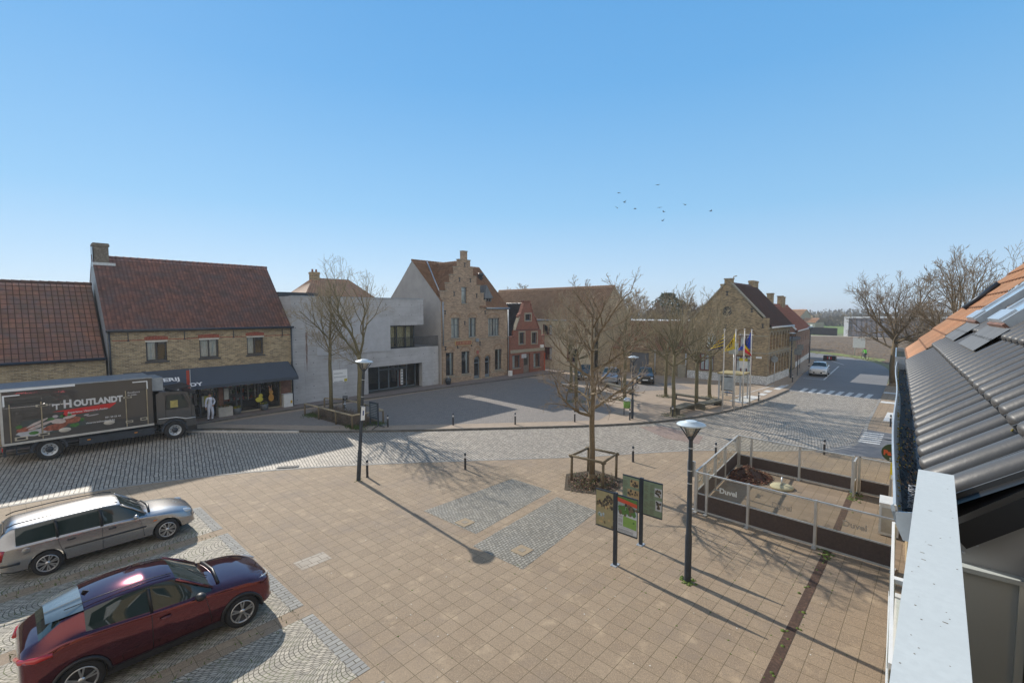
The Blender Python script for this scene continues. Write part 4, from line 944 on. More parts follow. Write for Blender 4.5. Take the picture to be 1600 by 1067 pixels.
# --- house behind the concrete block
h3 = thing('brick_house', 'small hipped roof house rising behind the concrete building', 'house', (24.5, 48, 0))
m = MB(); m.box(20.3, 28.3, 45, 51, 0, 8.0); m.build('wall', brick_y, h3)
up_ = Vector((0, 3, 2.55))
tile_roof('roof', (20.0, 45, 8.0), (1, 0, 0), 8.3, (0, 3, 2.55), 3.94, roof_o, h3, .24, .34, .03, .025, 4) if 0 else None
def tri_roof(name, pts, m_, parent, nt=20):
    mb = MB(); a, b_, c0 = [Vector(p) for p in pts[:3]]; d0 = Vector(pts[3]) if len(pts) > 3 else c0
    for k in range(nt):
        for j in range(24):
            s0, s1, t0, t1 = j / 24, (j + 1) / 24, k / nt, (k + 1) / nt
            P = lambda s, t: a.lerp(b_, s).lerp(d0.lerp(c0, s), t)
            lift = Vector((0, 0, .03 * (j % 2))); l2 = Vector((0, 0, .03 * ((j + 1) % 2)))
            mb.face([P(s0, t0) + lift, P(s1, t0) + l2, P(s1, t1) + l2, P(s0, t1) + lift], uv=[(j + .1, k + .1), (j + .9, k + .1), (j + .9, k + .9), (j + .1, k + .9)])
    return mb.build(name, m_, parent)
tri_roof('roof', [(19.6, 44.8, 8.0), (28.5, 44.8, 8.0), (26.2, 48, 10.55), (22.2, 48, 10.55)], roof_o, h3)
tri_roof('roof', [(28.5, 51.2, 8.0), (19.6, 51.2, 8.0), (22.2, 48, 10.55), (26.2, 48, 10.55)], roof_o, h3)
tri_roof('roof', [(19.6, 51.2, 8), (19.6, 44.8, 8.0), (22.2, 48, 10.55)], roof_o, h3)
m = MB(); m.face([(28.3, 44.9, 8.0), (28.3, 51.1, 8), (26.25, 48, 10.5)]); m.build('gable', brick_town, h3)
m = MB(); m.box(27.6, 27.75, 46.7, 46.9, 8.4, 9.9); m.build('bargeboard', white, h3) 
chimney(h3, 22.0, 22.8, 47.7, 48.4, 10.2, 10.95, brick_town, pots=2)

# --- old town hall corner building
t = thing('corner_brick_building', 'old yellow brick corner building with round gable window and arched side windows', 'building', (54, 16, 0))
TU = 49.5
wall(t, ('u', TU), [(12.0, 0), (19.7, 0), (19.7, 5.9), (19.4, 6.0), (16.15, 9.75), (16.15, 10.3), (15.35, 10.3), (15.35, 9.75), (12.6, 6.45), (12.0, 6.45)],
     [rect(17.0, 18.45, .95, 2.75), rect(13.35, 14.95, .95, 2.75), rect(16.85, 17.75, 3.5, 4.75), rect(13.35, 14.6, 3.5, 4.75), [(15.85 + .5 * math.cos(k * math.pi / 8), 7.1 + .5 * math.sin(k * math.pi / 8)) for k in range(16)]], brick_town, .35)
# side wall to the street; slight skew is ignored, arched openings on two storeys
fa = [(50.3 + 1.15 * k) for k in range(7)]
wall(t, ('v', 12.0), rect(TU + .35, 58.2, 0, 5.55), [arch(x, x + .75, 3.35, 5.1, .35) for x in fa] + [arch(x, x + .75, .95, 2.8, .35) for x in fa if x != fa[4]] + [arch(fa[4], fa[4] + .8, .1, 2.8, .35)], brick_town, .3)
for i, x in enumerate(fa):
    for z0, z1 in ((3.35, 5.1), (.95, 2.8)):
        m = MB(); m.poly(arch(x + .01, x + .74, z0 + .01, z1 - .01, .34), PL['v'](12.15), [rect(x + .08, x + .67, z0 + .08, z1 - .45)], .05); w_ = m.build('arched_window', frame_red, t)
        m = MB(); m.face([(x + .02, 12.19, z0), (x + .73, 12.19, z0), (x + .73, 12.19, z1 - .4), (x + .02, 12.19, z1 - .4)]); m.build('pane', pane_m, w_)
V2s = 12.0
for x in fa:
    for z in (4.75, 2.45): m = MB(); archring(x, x + .75, z, .37, 12.0, 10, .13); m.build('relief_arch', stone, t)
window(t, ('u', TU), 17.0, 18.45, .95, 2.75, frame_red, 3, 1, bar=.1, curtain=(curtain_m, (0, 1)), sill=stone, hdiv=2.3)
window(t, ('u', TU), 13.35, 14.95, .95, 2.75, frame_red, 3, 1, bar=.1, curtain=(curtain_m, (0, 1)), sill=stone, hdiv=2.3)
window(t, ('u', TU), 16.85, 17.75, 3.5, 4.75, offwhite, 2, 1, bar=.07, curtain=(curtain_m, (0, 1)), sill=stone)
window(t, ('u', TU), 13.35, 14.6, 3.5, 4.75, frame_red, 2, 1, bar=.07, curtain=(curtain_m, (0, 1)), sill=stone)
m = MB(); m.box(TU - .03, TU + .1, 13.3, 14.65, 4.76, 4.85); m.build('shutter_box', white, t); m = MB(); m.box(TU - .03, TU + .1, 16.8, 17.8, 4.76, 4.85); m.build('shutter_box', white, t)
m = MB(); m.face([(TU + .2, 15.85 + .5 * math.cos(k * math.pi / 8), 7.1 + .5 * math.sin(k * math.pi / 8)) for k in range(16)]); m.build('round_window', pane_m, t)
m = MB()
for k in range(24):
    a0, a1 = 2 * math.pi * k / 24, 2 * math.pi * (k + .9) / 24
    P = [(TU - .03, 15.85 + rr_ * math.cos(a), 7.1 + rr_ * math.sin(a)) for a, rr_ in ((a0, .51), (a1, .51), (a1, .7), (a0, .7))]; m.face(P); m.face([P[2], P[3], (TU, P[3][1], P[3][2]), (TU, P[2][1], P[2][2])])
m.build('round_brick_ring', brick_town, t)
def archring_u(c0, R, z, r, n=14, w=.18):
    for k in range(n):
        t0, t1 = math.pi * k / n, math.pi * (k + .94) / n
        P = [(TU - .03, c0 + (R + s) * math.cos(q), z + (r + s) * math.sin(q)) for q, s in ((t0, 0), (t1, 0), (t1, w), (t0, w))]
        m.face(P); m.face([P[2], P[3], (TU, P[3][1], P[3][2]), (TU, P[2][1], P[2][2])])
rbd = mat('relief_brick_dark', (.22, .155, .085), .9, var=.3, vs=10)
for c0, R, z in ((17.73, .8, 2.8), (14.15, .85, 2.8), (17.3, .6, 4.85), (13.98, .75, 4.85)): m = MB(); archring_u(c0, R, z, .45); m.build('relief_arch', rbd, t)
m = MB(); m.box(TU - .05, TU - .002, 12.0, 19.7, 3.0, 3.1); m.box(TU - .06, TU - .002, 12.0, 13.1, 4.65, 4.75); m.box(TU, 58.2, 11.95, 11.998, 3.0, 3.12); m.box(TU, 58.2, 11.9, 11.998, 5.4, 5.55); m.build('string_course', stone, t)
m = MB(); m.box(TU - .04, TU - .002, 12.0, 19.7, .05, .85); m.box(TU - .04, 58.2, 11.96, 11.998, .05, .85); m.build('plinth', white_plinth, t)
anchors(t, PL['u'](TU), [(18.2, 7.2), (13.5, 7.2), (15.85, 8.9), (12.5, 5.7), (15.9, 5.6), (19.3, 5.3)], dark_metal, .22)
m = MB(); m.box(TU - .08, TU - .003, 12.5, 13.0, 2.55, 2.72); m.build('street_name_plate', white, t)
m = MB(); m.box(TU + .36, 58.2, 12.3, 19.4, 0, 5.5); m.build('rear_walls', brick_town, t)
tile_roof('roof', (TU + .3, 11.75, 5.6), (1, 0, 0), 8.9, (0, 3.85, 4.3), 5.95, roof_town, t, .25, .36, .012, .02, 3)
tile_roof('roof', (58.7, 19.85, 5.75), (-1, 0, 0), 8.9, (0, -4, 4.2), 5.85, roof_town, t, .4, .5, .012, .02, 3)
ridge((TU + .3, 15.78, 9.95), (58.7, 15.78, 9.95), roof_town, t)
wall(t, ('U', 58.2), [(12.0, 0), (19.7, 0), (19.7, 5.6), (15.8, 9.8), (12, 5.6)], [], brick_town, .2, 'rear_gable')
for s_, y0, y1 in ((1, 12.35, 15.5), (-1, 19.5, 16.0)):
    a = Vector((TU + .1, y0, 6.5)) if s_ > 0 else Vector((TU + .1, y0, 6.1)); b_ = Vector((TU + .1, y1, 9.95)); dd = b_ - a
    m = MB(); m.obox((a + b_) / 2, (dd, (1, 0, 0), dd.cross(Vector((1, 0, 0)))), (dd.length / 2, .24, .06)); m.build('gable_coping', stone, t)
m = MB(); m.box(TU - .08, TU + .4, 15.3, 16.2, 10.3, 10.4); m.tube([(TU + .1, 15.3, 10.4), (TU + .1, 15.3, 10.55), (TU + .1, 15.0, 10.6)], .05, 6); m.build('gable_cap', stone, t)
chimney(t, 57.0, 59.0, 15.5, 16.0, 9.4, 10.35, brick_town)
gutter(t, (TU + .2, 11.7, 5.55), (58.7, 11.7, 5.55), offwhite, .09)
# low wing with garage door
w = thing('low_brick_wing', 'single storey brick outbuilding with red pantiles and grey garage door', 'outbuilding', (52, 24, 0))
wall(w, ('u', TU + .15), rect(19.75, 29.5, 0, 2.8), [rect(24.2, 26.6, .03, 2.4)], brick_town, .3)
m = MB(); m.box(TU + .3, TU + .36, 24.2, 26.6, .03, 2.4)
for k in range(8): m.box(TU + .29, TU + .3, 24.22, 26.58, .05 + k * .3, .32 + k * .3)
m.build('garage_door', grey_clad, w)
m = MB(); m.box(50.0, 57, 19.75, 20, 0, 2.8); m.box(56.7, 57, 20, 29.5, 0, 2.8); m.box(50, 57, 29.2, 29.5, 0, 2.8); m.poly([(TU + .15, 2.8), (57, 2.8), (53.3, 5.8)], lambda a, b_, d: (a, 29.5 - d, b_), depth=.2); m.build('side_walls', brick_town, w)
gable_roof(w, TU + .15, 57, 19.8, 29.5, 2.8, 5.85, roof_o, 'y', tw=.24, th=.36, amp=.035)
for y in (19.9, 23.4): pipe(w, TU + .05, y, 0, 2.8, galv, .05)
m = MB(); m.box(TU - .1, TU + .14, 19.9, 20.7, 0, 1.35); m.build('stone_pier', stone, w)
chimney(w, 53, 53.6, 21.4, 22, 5.3, 6.5, cream)
m = MB(); m.box(TU + .05, TU + .14, 22.0, 22.25, 2.0, 2.25); m.build('wall_lamp', dark_metal, w)
ob = thing('flat_roof_shed', 'pale low flat roofed shed behind the pantiled outbuilding', 'shed', (64, 30, 0))
m = MB(); m.box(60, 70, 27, 37, 0, 5.6); m.build('wall', brick_red, ob); m = MB(); m.box(59.8, 70.2, 26.8, 37.2, 5.6, 5.9); m.build('roof', offwhite, ob)
# red roofed houses further down the street
def row_house(label, x0, x1, y0, ze, zr, dep, wm, rm, win, chs, skew=.09):
    o = thing('row_house', label, 'house', (x0, y0, 0), 0, 'houses down the street')
    o.rotation_euler.z = skew; L = x1 - x0; WL[o.name] = (0, 0, 0)
    hs = []
    for k in range(win):
        x = .6 + (L - 1.2) * (k + .5) / win
        hs.append((x - .35, x + .35, ze * .62, ze * .88)); hs.append((x - .35, x + .35, .9, 2.2) if k % 3 else (x - .4, x + .4, .1, 2.2))
    m = MB(); m.poly(rect(0, L, 0, ze), lambda a, b_, d: (a, d, b_), [rect(*q) for q in hs], .2); m.build('wall', wm, o, world=False)
    m = MB(); m.poly([(0, 0), (dep, 0), (dep, ze), (dep / 2, zr), (0, ze)], lambda a, b_, d: (d, a, b_), depth=.2); m.poly([(0, 0), (dep, 0), (dep, ze), (dep / 2, zr), (0, ze)], lambda a, b_, d: (L - d, a, b_), depth=.2); m.build('gable', brick_mat('gable_brick', (.34, .15, .08), (.26, .11, .065), (.3, .24, .18)), o, world=False)
    for q in hs:
        m = MB(); m.poly(rect(*q), lambda a, b_, d: (a, .12 + d, b_), [rect(q[0] + .07, q[1] - .07, q[2] + .07, q[3] - .07)], .05); f = m.build('window', frame_red, o, world=False)
        m = MB(); m.face([(q[0], .16, q[2]), (q[1], .16, q[2]), (q[1], .16, q[3]), (q[0], .16, q[3])]); m.build('pane', pane_m, f, world=False)
    m = MB(); m.box(0, L, -.03, -.003, 0, .7); m.build('plinth', white_plinth, o, world=False)
    s = math.hypot(dep / 2, zr - ze)
    tile_roof('roof', (-.1, -.15, ze - .15), (1, 0, 0), L + .2, (0, dep / 2, zr - ze), s + .2, rm, o, .24, .36, .025, .025, 3, world=False)
    tile_roof('roof', (L + .1, dep + .15, ze - .15), (-1, 0, 0), L + .2, (0, -dep / 2, zr - ze), s + .2, rm, o, .4, .6, .025, .025, 3, world=False)
    ridge((-.1, dep / 2, zr + .02), (L + .1, dep / 2, zr + .02), rm, o, world=False)
    m = MB(); m.tube([(-.1, -.25, ze - .1), (L + .1, -.25, ze - .1)], .08, 8); m.build('gutter', offwhite, o, world=False)
    a, b_ = Vector((-.03, 0, ze)), Vector((-.03, dep / 2, zr)); dd = b_ - a; m = MB(); m.obox((a + b_) / 2 + Vector((0, 0, .06)), (dd, (1, 0, 0), dd.cross(Vector((1, 0, 0)))), (dd.length / 2, .08, .09)); m.build('bargeboard', offwhite, o, world=False)
    for x, y, h_ in chs:
        m = MB(); m.box(x, x + .9, y, y + .7, zr - .8, zr + h_); m.box(x - .06, x + .96, y - .06, y + .76, zr + h_, zr + h_ + .15); m.build('chimney', brick_town, o, world=False)
    return o
row_house('long red roofed brick house further down the street', 68.0, 86, 13.3, 4.75, 8.05, 6.4, brick_pink, roof_bright, 7, [(.3, 2.8, 1.3), (9.2, 2.8, 1.2), (11.2, 2.8, 1.1)])
o2 = thing('row_house', 'orange gabled brick house tucked behind the long red roof', 'house', (76, 22, 0), group='houses down the street')
m = MB(); m.box(76, 84, 22, 28, 0, 6.8); m.poly([(22, 6.8), (28, 6.8), (25, 9.6)], PL['u'](76), depth=.2); m.build('wall', brick_mat('orange_brick', (.42, .2, .1), (.34, .15, .08), (.3, .24, .18)), o2); gable_roof(o2, 76, 84, 22, 28, 6.8, 9.6, roof_orange, 'x', .3, .4); chimney(o2, 76.1, 77.0, 24.6, 25.4, 9, 11.2, brick_town); chimney(o2, 78.4, 79.2, 24.6, 25.4, 9, 10.9, brick_town)
# small flat extension between the two
ex = thing('dark_extension', 'dark flat roofed porch between corner building and red roofed house', 'extension', (63, 13, 0))
m = MB(); m.box(58.25, 67.9, 13.3, 18.5, 0, 3.6); m.build('wall', brick_town, ex); m = MB(); m.box(58.2, 68, 12.8, 18.6, 3.6, 3.95); m.build('roof', dark_metal, ex)
# distant farm and hall
fm_ = thing('farmhouse', 'distant grey farmhouse with orange roof on the meadow', 'farmhouse', (240, 46, 0))
m = MB(); m.box(0, 8, 0, 8, 0, 4.6); m.poly([(0, 4.6), (8, 4.6), (4, 8.2)], lambda a, b_, d: (a, d * 8 + 0, b_), depth=1); 
fm_.rotation_euler.z = rad(-30); WL[fm_.name] = (0, 0, 0)
grey_farm = mat('grey_farm_wall', (.21, .22, .19), .9, var=.1)
m.build('wall', grey_farm, fm_, world=False)
tile_roof('roof', (-.2, 8.2, 4.5), (0, -1, 0), 8.4, (4.2, 0, 3.8), 5.7, roof_orange, fm_, .5, .5, .03, .03, 3, world=False)
tile_roof('roof', (8.2, -.2, 4.5), (0, 1, 0), 8.4, (-4.2, 0, 3.8), 5.7, roof_orange, fm_, .5, .5, .03, .03, 3, world=False)
m = MB(); m.box(1, 6, -7, 0, 0, 2.6); m.build('low_wing', grey_farm, fm_, world=False)
tile_roof('roof', (.8, 0, 2.5), (0, -1, 0), 7.1, (2.7, 0, 2.0), 3.3, roof_orange, fm_, .5, .5, .03, .03, 3, world=False)
m = MB(); m.box(3.2, 3.8, -3.5, -3, 4, 5.6); m.build('chimney', brick_town, fm_, world=False)
m = MB(); m.box(.9, 1.0, -5.8, -4.8, 1, 1.7); m.box(.9, 1.0, -2.6, -1.6, 1, 1.7); m.build('window', white, fm_, world=False)
hl = thing('industrial_hall', 'wide grey clad industrial hall with white corner across the field', 'hall', (168, 20.5, 0))
hl.rotation_euler.z = rad(-105); WL[hl.name] = (0, 0, 0)
m = MB(); m.box(0, 75, 0, 16, 0, 5.3)
m.build('wall', grey_clad, hl, world=False)
m = MB()
for k in range(60): m.box(2 + k * 1.2, 2.9 + k * 1.2, -.06, -.003, .3, 5.2)
m.build('cladding_ribs', mat('hall_ribs', (.20, .20, .23), .7), hl, world=False)
m = MB(); m.box(-.2, 75.2, -.2, 16.2, 5.3, 5.65); m.build('roof_edge', offwhite, hl, world=False)
m = MB(); m.box(-.15, -.003, -.1, 6.0, 0, 5.3); m.box(-.15, 1.0, -.15, -.07, 0, 5.3); m.build('white_corner', white, hl, world=False)
m = MB(); m.box(-.25, -.16, 1.2, 2.2, .2, 4.0); m.box(-.25, -.16, 3.4, 4.4, .2, 2.4); m.build('window', pane_m, hl, world=False)
hl2 = thing('industrial_hall', 'low brown far shed behind the industrial hall with orange roof', 'shed', (215, -5, 0))
m = MB(); m.box(0, 30, -40, 0, 0, 5.2); m.build('wall', brick_pink, hl2, world=False) ; m = MB(); m.face([(-.3, -40, 5.2), (-.3, 0, 5.2), (15, 0, 8.2), (15, -40, 8.2)]); m.face([(15, -40, 8.2), (15, 0, 8.2), (30.3, 0, 5.2), (30.3, -40, 5.2)]); m.build('roof', roof_orange, hl2, world=False)
WL[hl2.name] = (0, 0, 0)
fe = thing('dark_board_fence', 'long dark board fence below the green meadow', 'fence', (170, 30, 0))
m = MB()
for k in range(60): m.box(170 + k * .28, 170.1 + k * .28, 22.5 + k * .5, 22.98 + k * .5, 0, 2.3)
m.build('boards', mat('dark_boards', (.05, .045, .05), .9), fe)

# ------------------------------------------------------------------ our own house: roof, gutter, rail, facade (local x along the eave, y outwards)
own = thing('own_house', 'house below the camera with dark roll tile roof and yellow brick front', 'house', (2.8, .01, 0), rad(2.9)); EZ = 6.32
c42, s42 = math.cos(rad(42)), math.sin(rad(42))
LW = dict(world=False)
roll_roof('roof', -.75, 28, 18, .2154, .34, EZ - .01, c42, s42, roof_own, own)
m = MB(); m.face([(-.75, -s_ * c42 - .01 * s42, EZ + s_ * s42 - .01 * c42) if 0 else (x_, -s_ * c42 - .012 * s42, EZ + s_ * s42 - .012 * c42) for x_, s_ in ((-.75, 0), (5.15, 0), (5.15, 6.1), (-.75, 6.1))]); m.build('roof_underlay', black_matt, own, world=False)
m = MB(); P = lambda x, s, n=0: (x, -s * c42 - n * s42, EZ + s * s42 - n * c42)
m.face([P(-.75, 0, .03), P(-.75, 6, .03), P(-.75, 6, .16), P(-.75, .0, .10)]); m.face([P(-.75, 0, .1), P(-.75, 6, .16), P(-.6, 6, .16), P(-.6, 0, .1)])
m.build('verge_board', mat('dark_verge', (.02, .02, .022), .6), own, **LW)
m = MB(); m.face([(-.66, -.03, EZ - .02), (-.66, -.9, EZ + .75), (-.66, -.9, 5.0), (-.66, -.03, 5.0)]); m.build('dormer_cheek', mat('grey_cladding_panel', (.36, .36, .36), .55, var=.06), own, **LW)
m = MB()
for y, z in ((-.1, 6.235), (-.12, 6.28), (-.07, 6.20), (-.25, 6.33)): m.tube([(-.667, y, z), (-.66, y, z)], .004, 8)
m.build('screw', galv, own, **LW)
m = MB(); m.box(-.70, -.661, -.9, -.03, 6.15, 6.165); m.box(-.70, -.661, -.215, -.195, 5.0, 6.149); m.box(-.70, -.661, -.03, -.015, 5.0, 6.149); m.build('door_frame', mat('pale_grey_frame', (.50, .54, .54), .5, var=.05), own, **LW)
m = MB(); m.box(-.68, -.665, -.195, -.03, 5.0, 6.149); m.build('door_panel', mat('grey_door_panel', (.42, .44, .43), .5, var=.05), own, **LW)
# roof window strips with corrugated apron
for x0 in (4.15, 2.45):
    q = MB(); B_ = lambda x, s, n: (x, -s * c42 + n * s42, EZ + s * s42 + n * c42)
    def rb(mb, xa, xb, sa, sb, na, nb, mi=0):
        P8 = [B_(x, s, n_) for x in (xa, xb) for s in (sa, sb) for n_ in (na, nb)]; i = len(mb.v); mb.v += P8
        for qq in ((0, 1, 3, 2), (4, 6, 7, 5), (0, 4, 5, 1), (2, 3, 7, 6), (0, 2, 6, 4), (1, 5, 7, 3)): mb.f.append(tuple(i + k for k in qq)); mb.mi.append(mi); mb.sm.append(False)
    rb(q, x0, x0 + .08, .78, 2.2, .03, .12); rb(q, x0 + .72, x0 + .8, .78, 2.2, .03, .12); rb(q, x0 + .08, x0 + .72, .78, .9, .03, .14); rb(q, x0 + .08, x0 + .72, 2.1, 2.2, .03, .12)
    f = q.build('roof_window', zinc_l if x0 > 1 else zinc, own, **LW)
    q = MB(); rb(q, x0 + .08, x0 + .72, .9, 2.1, .10, .105); q.build('pane', mat('roof_glass', (.25, .33, .42), .08, var=.02), f, **LW)
    q = MB(); rb(q, x0 - .01, x0 + .81, .755, .778, .02, .10); q.build('timber_edge', wood_red, f, **LW)
    q = MB()
    for k in range(50):
        xa = x0 - .15 + 1.1 * k / 50; xb = xa + 1.1 / 50; na = .062 + .008 * (k % 2); nb = .062 + .008 * ((k + 1) % 2)
        for s0 in (.50, .62): q.face([B_(xa, s0, na), B_(xb, s0, nb), B_(xb, s0 + .14, nb), B_(xa, s0 + .14, na)])
    q.build('flashing', mat('apron_grey', (.12, .125, .13), .5), f, **LW)
# gutter trough with water, debris and moss
GL = 5.9
m = MB(); prof = [(.012, EZ - .03), (.0, EZ - .10), (.02, EZ - .15), (.085, EZ - .15), (.106, EZ - .10), (.112, EZ - .035), (.117, EZ - .022), (.125, EZ - .03), (.122, EZ - .05)]
N = 30
for i in range(N):
    xa, xb = -.6 + (GL + .6) * i / N, -.6 + (GL + .6) * (i + 1) / N
    bow = lambda x: .008 * math.sin(x * 1.7)
    for (y0, z0), (y1, z1) in zip(prof, prof[1:]):
        m.face([(xa, y0 + bow(xa), z0), (xb, y0 + bow(xb), z0), (xb, y1 + bow(xb), z1), (xa, y1 + bow(xa), z1)], sm=True)
m.poly([(.0, EZ - .03)] + [(y, z) for y, z in prof[1:]] , lambda a, b_, d: (-.6 - d, a, b_), depth=.006)
m.poly([(.0, EZ - .03)] + [(y, z) for y, z in prof[1:]] , lambda a, b_, d: (GL + d, a, b_), depth=.02)
m.build('gutter', zinc_l, own, **LW)
m = MB(); rr = random.Random(3)
for k in range(900):
    x = rr.uniform(-.58, GL) if rr.random() < .5 else rr.uniform(-.58, 1.5); y = min(.094, max(.012, rr.gauss(.045, .025))); l_ = rr.uniform(.006, .03); a = rr.uniform(0, 3.14)
    z = EZ - .14 + rr.uniform(0, .03)
    m.face([(x, y, z), (x + l_ * math.cos(a), y + l_ * math.sin(a) * .6, z + rr.uniform(-.005, .015)), (x + .008, y + .008, z + .008)], rr.choice([0, 0, 0, 0, 0, 1, 1, 2]))
m.build('gutter_debris', [black_matt, leaf_brown, mat('yellow_lichen', (.30, .22, .03), .9)], own, **LW)
m = MB(); m.face([(-.59, .016, EZ - .138), (GL, .016, EZ - .138), (GL, .095, EZ - .138), (-.59, .095, EZ - .138)])
wm, _n, _l, _b = _m('gutter_water'); _b.inputs['Base Color'].default_value = (.02, .022, .024, 1); _b.inputs['Roughness'].default_value = .6; _b.inputs['Specular IOR Level'].default_value = .2
bump(_n, _l, _b, noise(_n, _l, objc(_n), 30, 3), .3, .01); m.build('gutter_water', wm, own, **LW)
m = MB()
for k in range(260):
    x = rr.uniform(-.55, GL); y = .101 + rr.uniform(-.006, .004); z = EZ - .12 + rr.uniform(0, .05); r_ = rr.uniform(.002, .006)
    m.lathe([(r_, 0), (r_ * .7, r_), (0, r_ * 1.2)], 5, (x, y, z))
for cx, s_, n_ in ((.215, .12, 14), (1.1, .3, 6), (-.2, .33, 8)):
    for k in range(n_):
        q = B_(cx + rr.gauss(0, .008), s_ + rr.gauss(0, .012), .018); r_ = rr.uniform(.003, .006); m.lathe([(r_, 0), (0, r_)], 5, q)
m.build('moss', mat('yellow_moss', (.26, .20, .03), .95, var=.5, vs=30), own, **LW)
m = MB(); pts = []
for k in range(60):
    t_ = k / 59; pts.append((-.33 + .018 * math.cos(k * .9), .055 + .016 * math.sin(k * .9), EZ - .11 + .09 * t_ + .004 * math.sin(k * 2.3)))
m.tube(pts, .0022, 5)
m.build('loose_cable', mat('cable_grey', (.35, .35, .36), .4), own, **LW)
# neighbour's orange roof under the same gutter line
nb = thing('orange_roof_house', 'adjoining house with weathered orange tile roof beyond the dark tiles', 'house', (2.8, .01, 0), rad(2.9))
c46, s46 = math.cos(rad(46)), math.sin(rad(46))
tile_roof('roof', (5.2, .0, EZ + .02), (1, 0, 0), 3.0, (0, -c46, s46), 6.2, roof_orange, nb, tw=.23, th=.25, amp=.010, step=.018, per=8, world=False)
m = MB(); m.box(5.93, 8.25, .015, .14, EZ - .12, EZ - .10); m.box(5.93, 8.25, .125, .14, EZ - .10, EZ + .04); m.box(8.235, 8.25, .015, .125, EZ - .10, EZ + .04); m.box(5.93, 5.945, .015, .125, EZ - .10, EZ + .04); m.build('gutter', zinc_l, nb, **LW)
m = MB(); m.box(5.95, 8.23, .017, .123, EZ - .098, EZ - .03); m.build('gutter_moss', mat('gutter_silt', (.20, .19, .12), .9), nb, **LW)
m = MB()
D_ = lambda x, s, n: (x, -s * c46 + n * s46, EZ + .02 + s * s46 + n * c46)
m.tube([D_(6.9, .95, .05), D_(6.9, 1.45, .05)], .035, 8); m.build('roof_vent', dark_metal, nb, **LW)
m = MB(); m.box(5.95, 8.2, -7, -.22, 0, EZ - .1); m.poly([(-.22, EZ - .2), (-8, EZ - .2), (-4.1, EZ + 3.8)], lambda a, b_, d: (8.2 - d, a, b_), depth=.2); m.build('wall', brick_own, nb, **LW)
m = MB(); m.box(-14.5, -.66, -9, -8.7, 0, 6); m.poly([(-.2, EZ - .15), (-9, EZ - .15), (-4.4, EZ + 3.9)], lambda a, b_, d: (-14.5 + d, a, b_), depth=.2); m.build('rear_wall', brick_own, own, **LW)
# facade with openings and plain windows
HS = [rect(-13 + 2.6 * k, -11.7 + 2.6 * k, 3.4, 5.2) for k in range(7)] + [rect(-13 + 2.6 * k, -11.7 + 2.6 * k, .9, 2.6) for k in range(7)]
m = MB(); m.poly(rect(-14.5, 5.94, 0, EZ - .06), lambda a, b_, d: (a, -.22 - d, b_), HS, .2); m.build('wall', brick_own, own, **LW)
for q in HS:
    a0, a1, z0, z1 = q[0][0], q[1][0], q[0][1], q[2][1]
    m = MB(); m.poly(q, lambda a, b_, d: (a, -.34 - d, b_), [rect(a0 + .08, a1 - .08, z0 + .08, z1 - .08)], .05); f = m.build('window', white, own, **LW)
    m = MB(); m.face([(a0, -.38, z0), (a1, -.38, z0), (a1, -.38, z1), (a0, -.38, z1)]); m.build('pane', pane_m, f, **LW)
m = MB(); m.face([(-14.5, .0, EZ), (-2.6, .0, EZ), (-2.6, -4.4, EZ + 4), (-14.5, -4.4, EZ + 4)]); m.face([(-14.5, -4.4, EZ + 4), (5.9, -4.4, EZ + 4), (5.9, -8.8, EZ), (-14.5, -8.8, EZ)]); m.build('roof', roof_own, own, **LW)
m = MB(); m.box(-2.6, -.66, -3.2, -.06, 5.05, 5.15); m.build('deck', mat('deck_grey', (.25, .25, .25), .8), own, **LW)
# ground floor pub beyond (flat roof, hidden behind the gutter from here)
pb = thing('flat_roof_pub', 'single storey brick pub wing at the right end of the glass terrace', 'pub', (2.8, .01, 0), rad(2.9))
m = MB(); m.box(8.3, 24, -7, -.3, 0, 3.1); m.build('wall', brick_own, pb, **LW); m = MB(); m.box(8.28, 24.1, -7.1, -.2, 3.1, 3.3); m.build('roof', zinc, pb, **LW)
# white roof terrace rail
rl = thing('balcony_rail', 'flat white metal handrail running from the camera to the tiles', 'railing', (1.7, -.02, 6.38))
m = MB(); m.box(.3, 2.12, -.058, .032, 6.432, 6.46); rl_o = m.build('top_plate', mat('pale_rail_paint', (.54, .57, .56), .55, var=.05, vs=2.5, fine=-.06, fs=70), rl)
m = MB()
for k in range(26): x, y = rr.uniform(.9, 2.4), rr.uniform(-.06, .03); r_ = rr.uniform(.0006, .002); m.lathe([(r_, 0), (0, .0002)], 6, (x * .87, y * .85, 6.4602))
for k in range(5): x, y = rr.uniform(1.2, 2.1), rr.uniform(-.05, .02); x *= .87; y *= .8; m.face([(x, y, 6.4603), (x + .002, y + .008, 6.4603), (x + .004, y + .007, 6.4603), (x + .003, y, 6.4603)])
m.build('dirt_specks', mat('speck_brown', (.17, .14, .10), .9), rl)
m = MB(); m.box(.4, 2.08, -.04, .01, 5.2, 6.43) ; m.build('side_panel', offwhite, rl)
# balcony of the floor below
lb = thing('glass_balcony', 'white framed glass balcony on the floor below the rail', 'balcony', (2.8, .01, 0), rad(2.9))
m = MB(); m.box(2.2, 5.7, .05, .08, 3.97, 4.02); m.box(5.64, 5.7, -.2, .05, 3.97, 4.02); m.box(3.85, 3.93, -.2, .05, 3.97, 4.02); m.box(2.2, 2.26, -.2, .05, 3.97, 4.02); m.build('top_rail', white, lb, **LW)
m = MB(); m.box(2.2, 5.7, .06, .07, 3.0, 3.96); m.build('glass_panel', glass, lb, **LW)
for x in (2.2, 3.87, 5.64): m = MB(); m.box(x, x + .05, .035, .075, 2.95, 3.97); m.build('post', mat('rail_beige', (.5, .5, .44), .6), lb, **LW)
m = MB(); m.box(1.4, 5.8, -.2, .08, 2.8, 2.95); m.box(1.4, 3.2, .08, .11, 2.6, 3.15); m.build('slab', offwhite, lb, **LW)

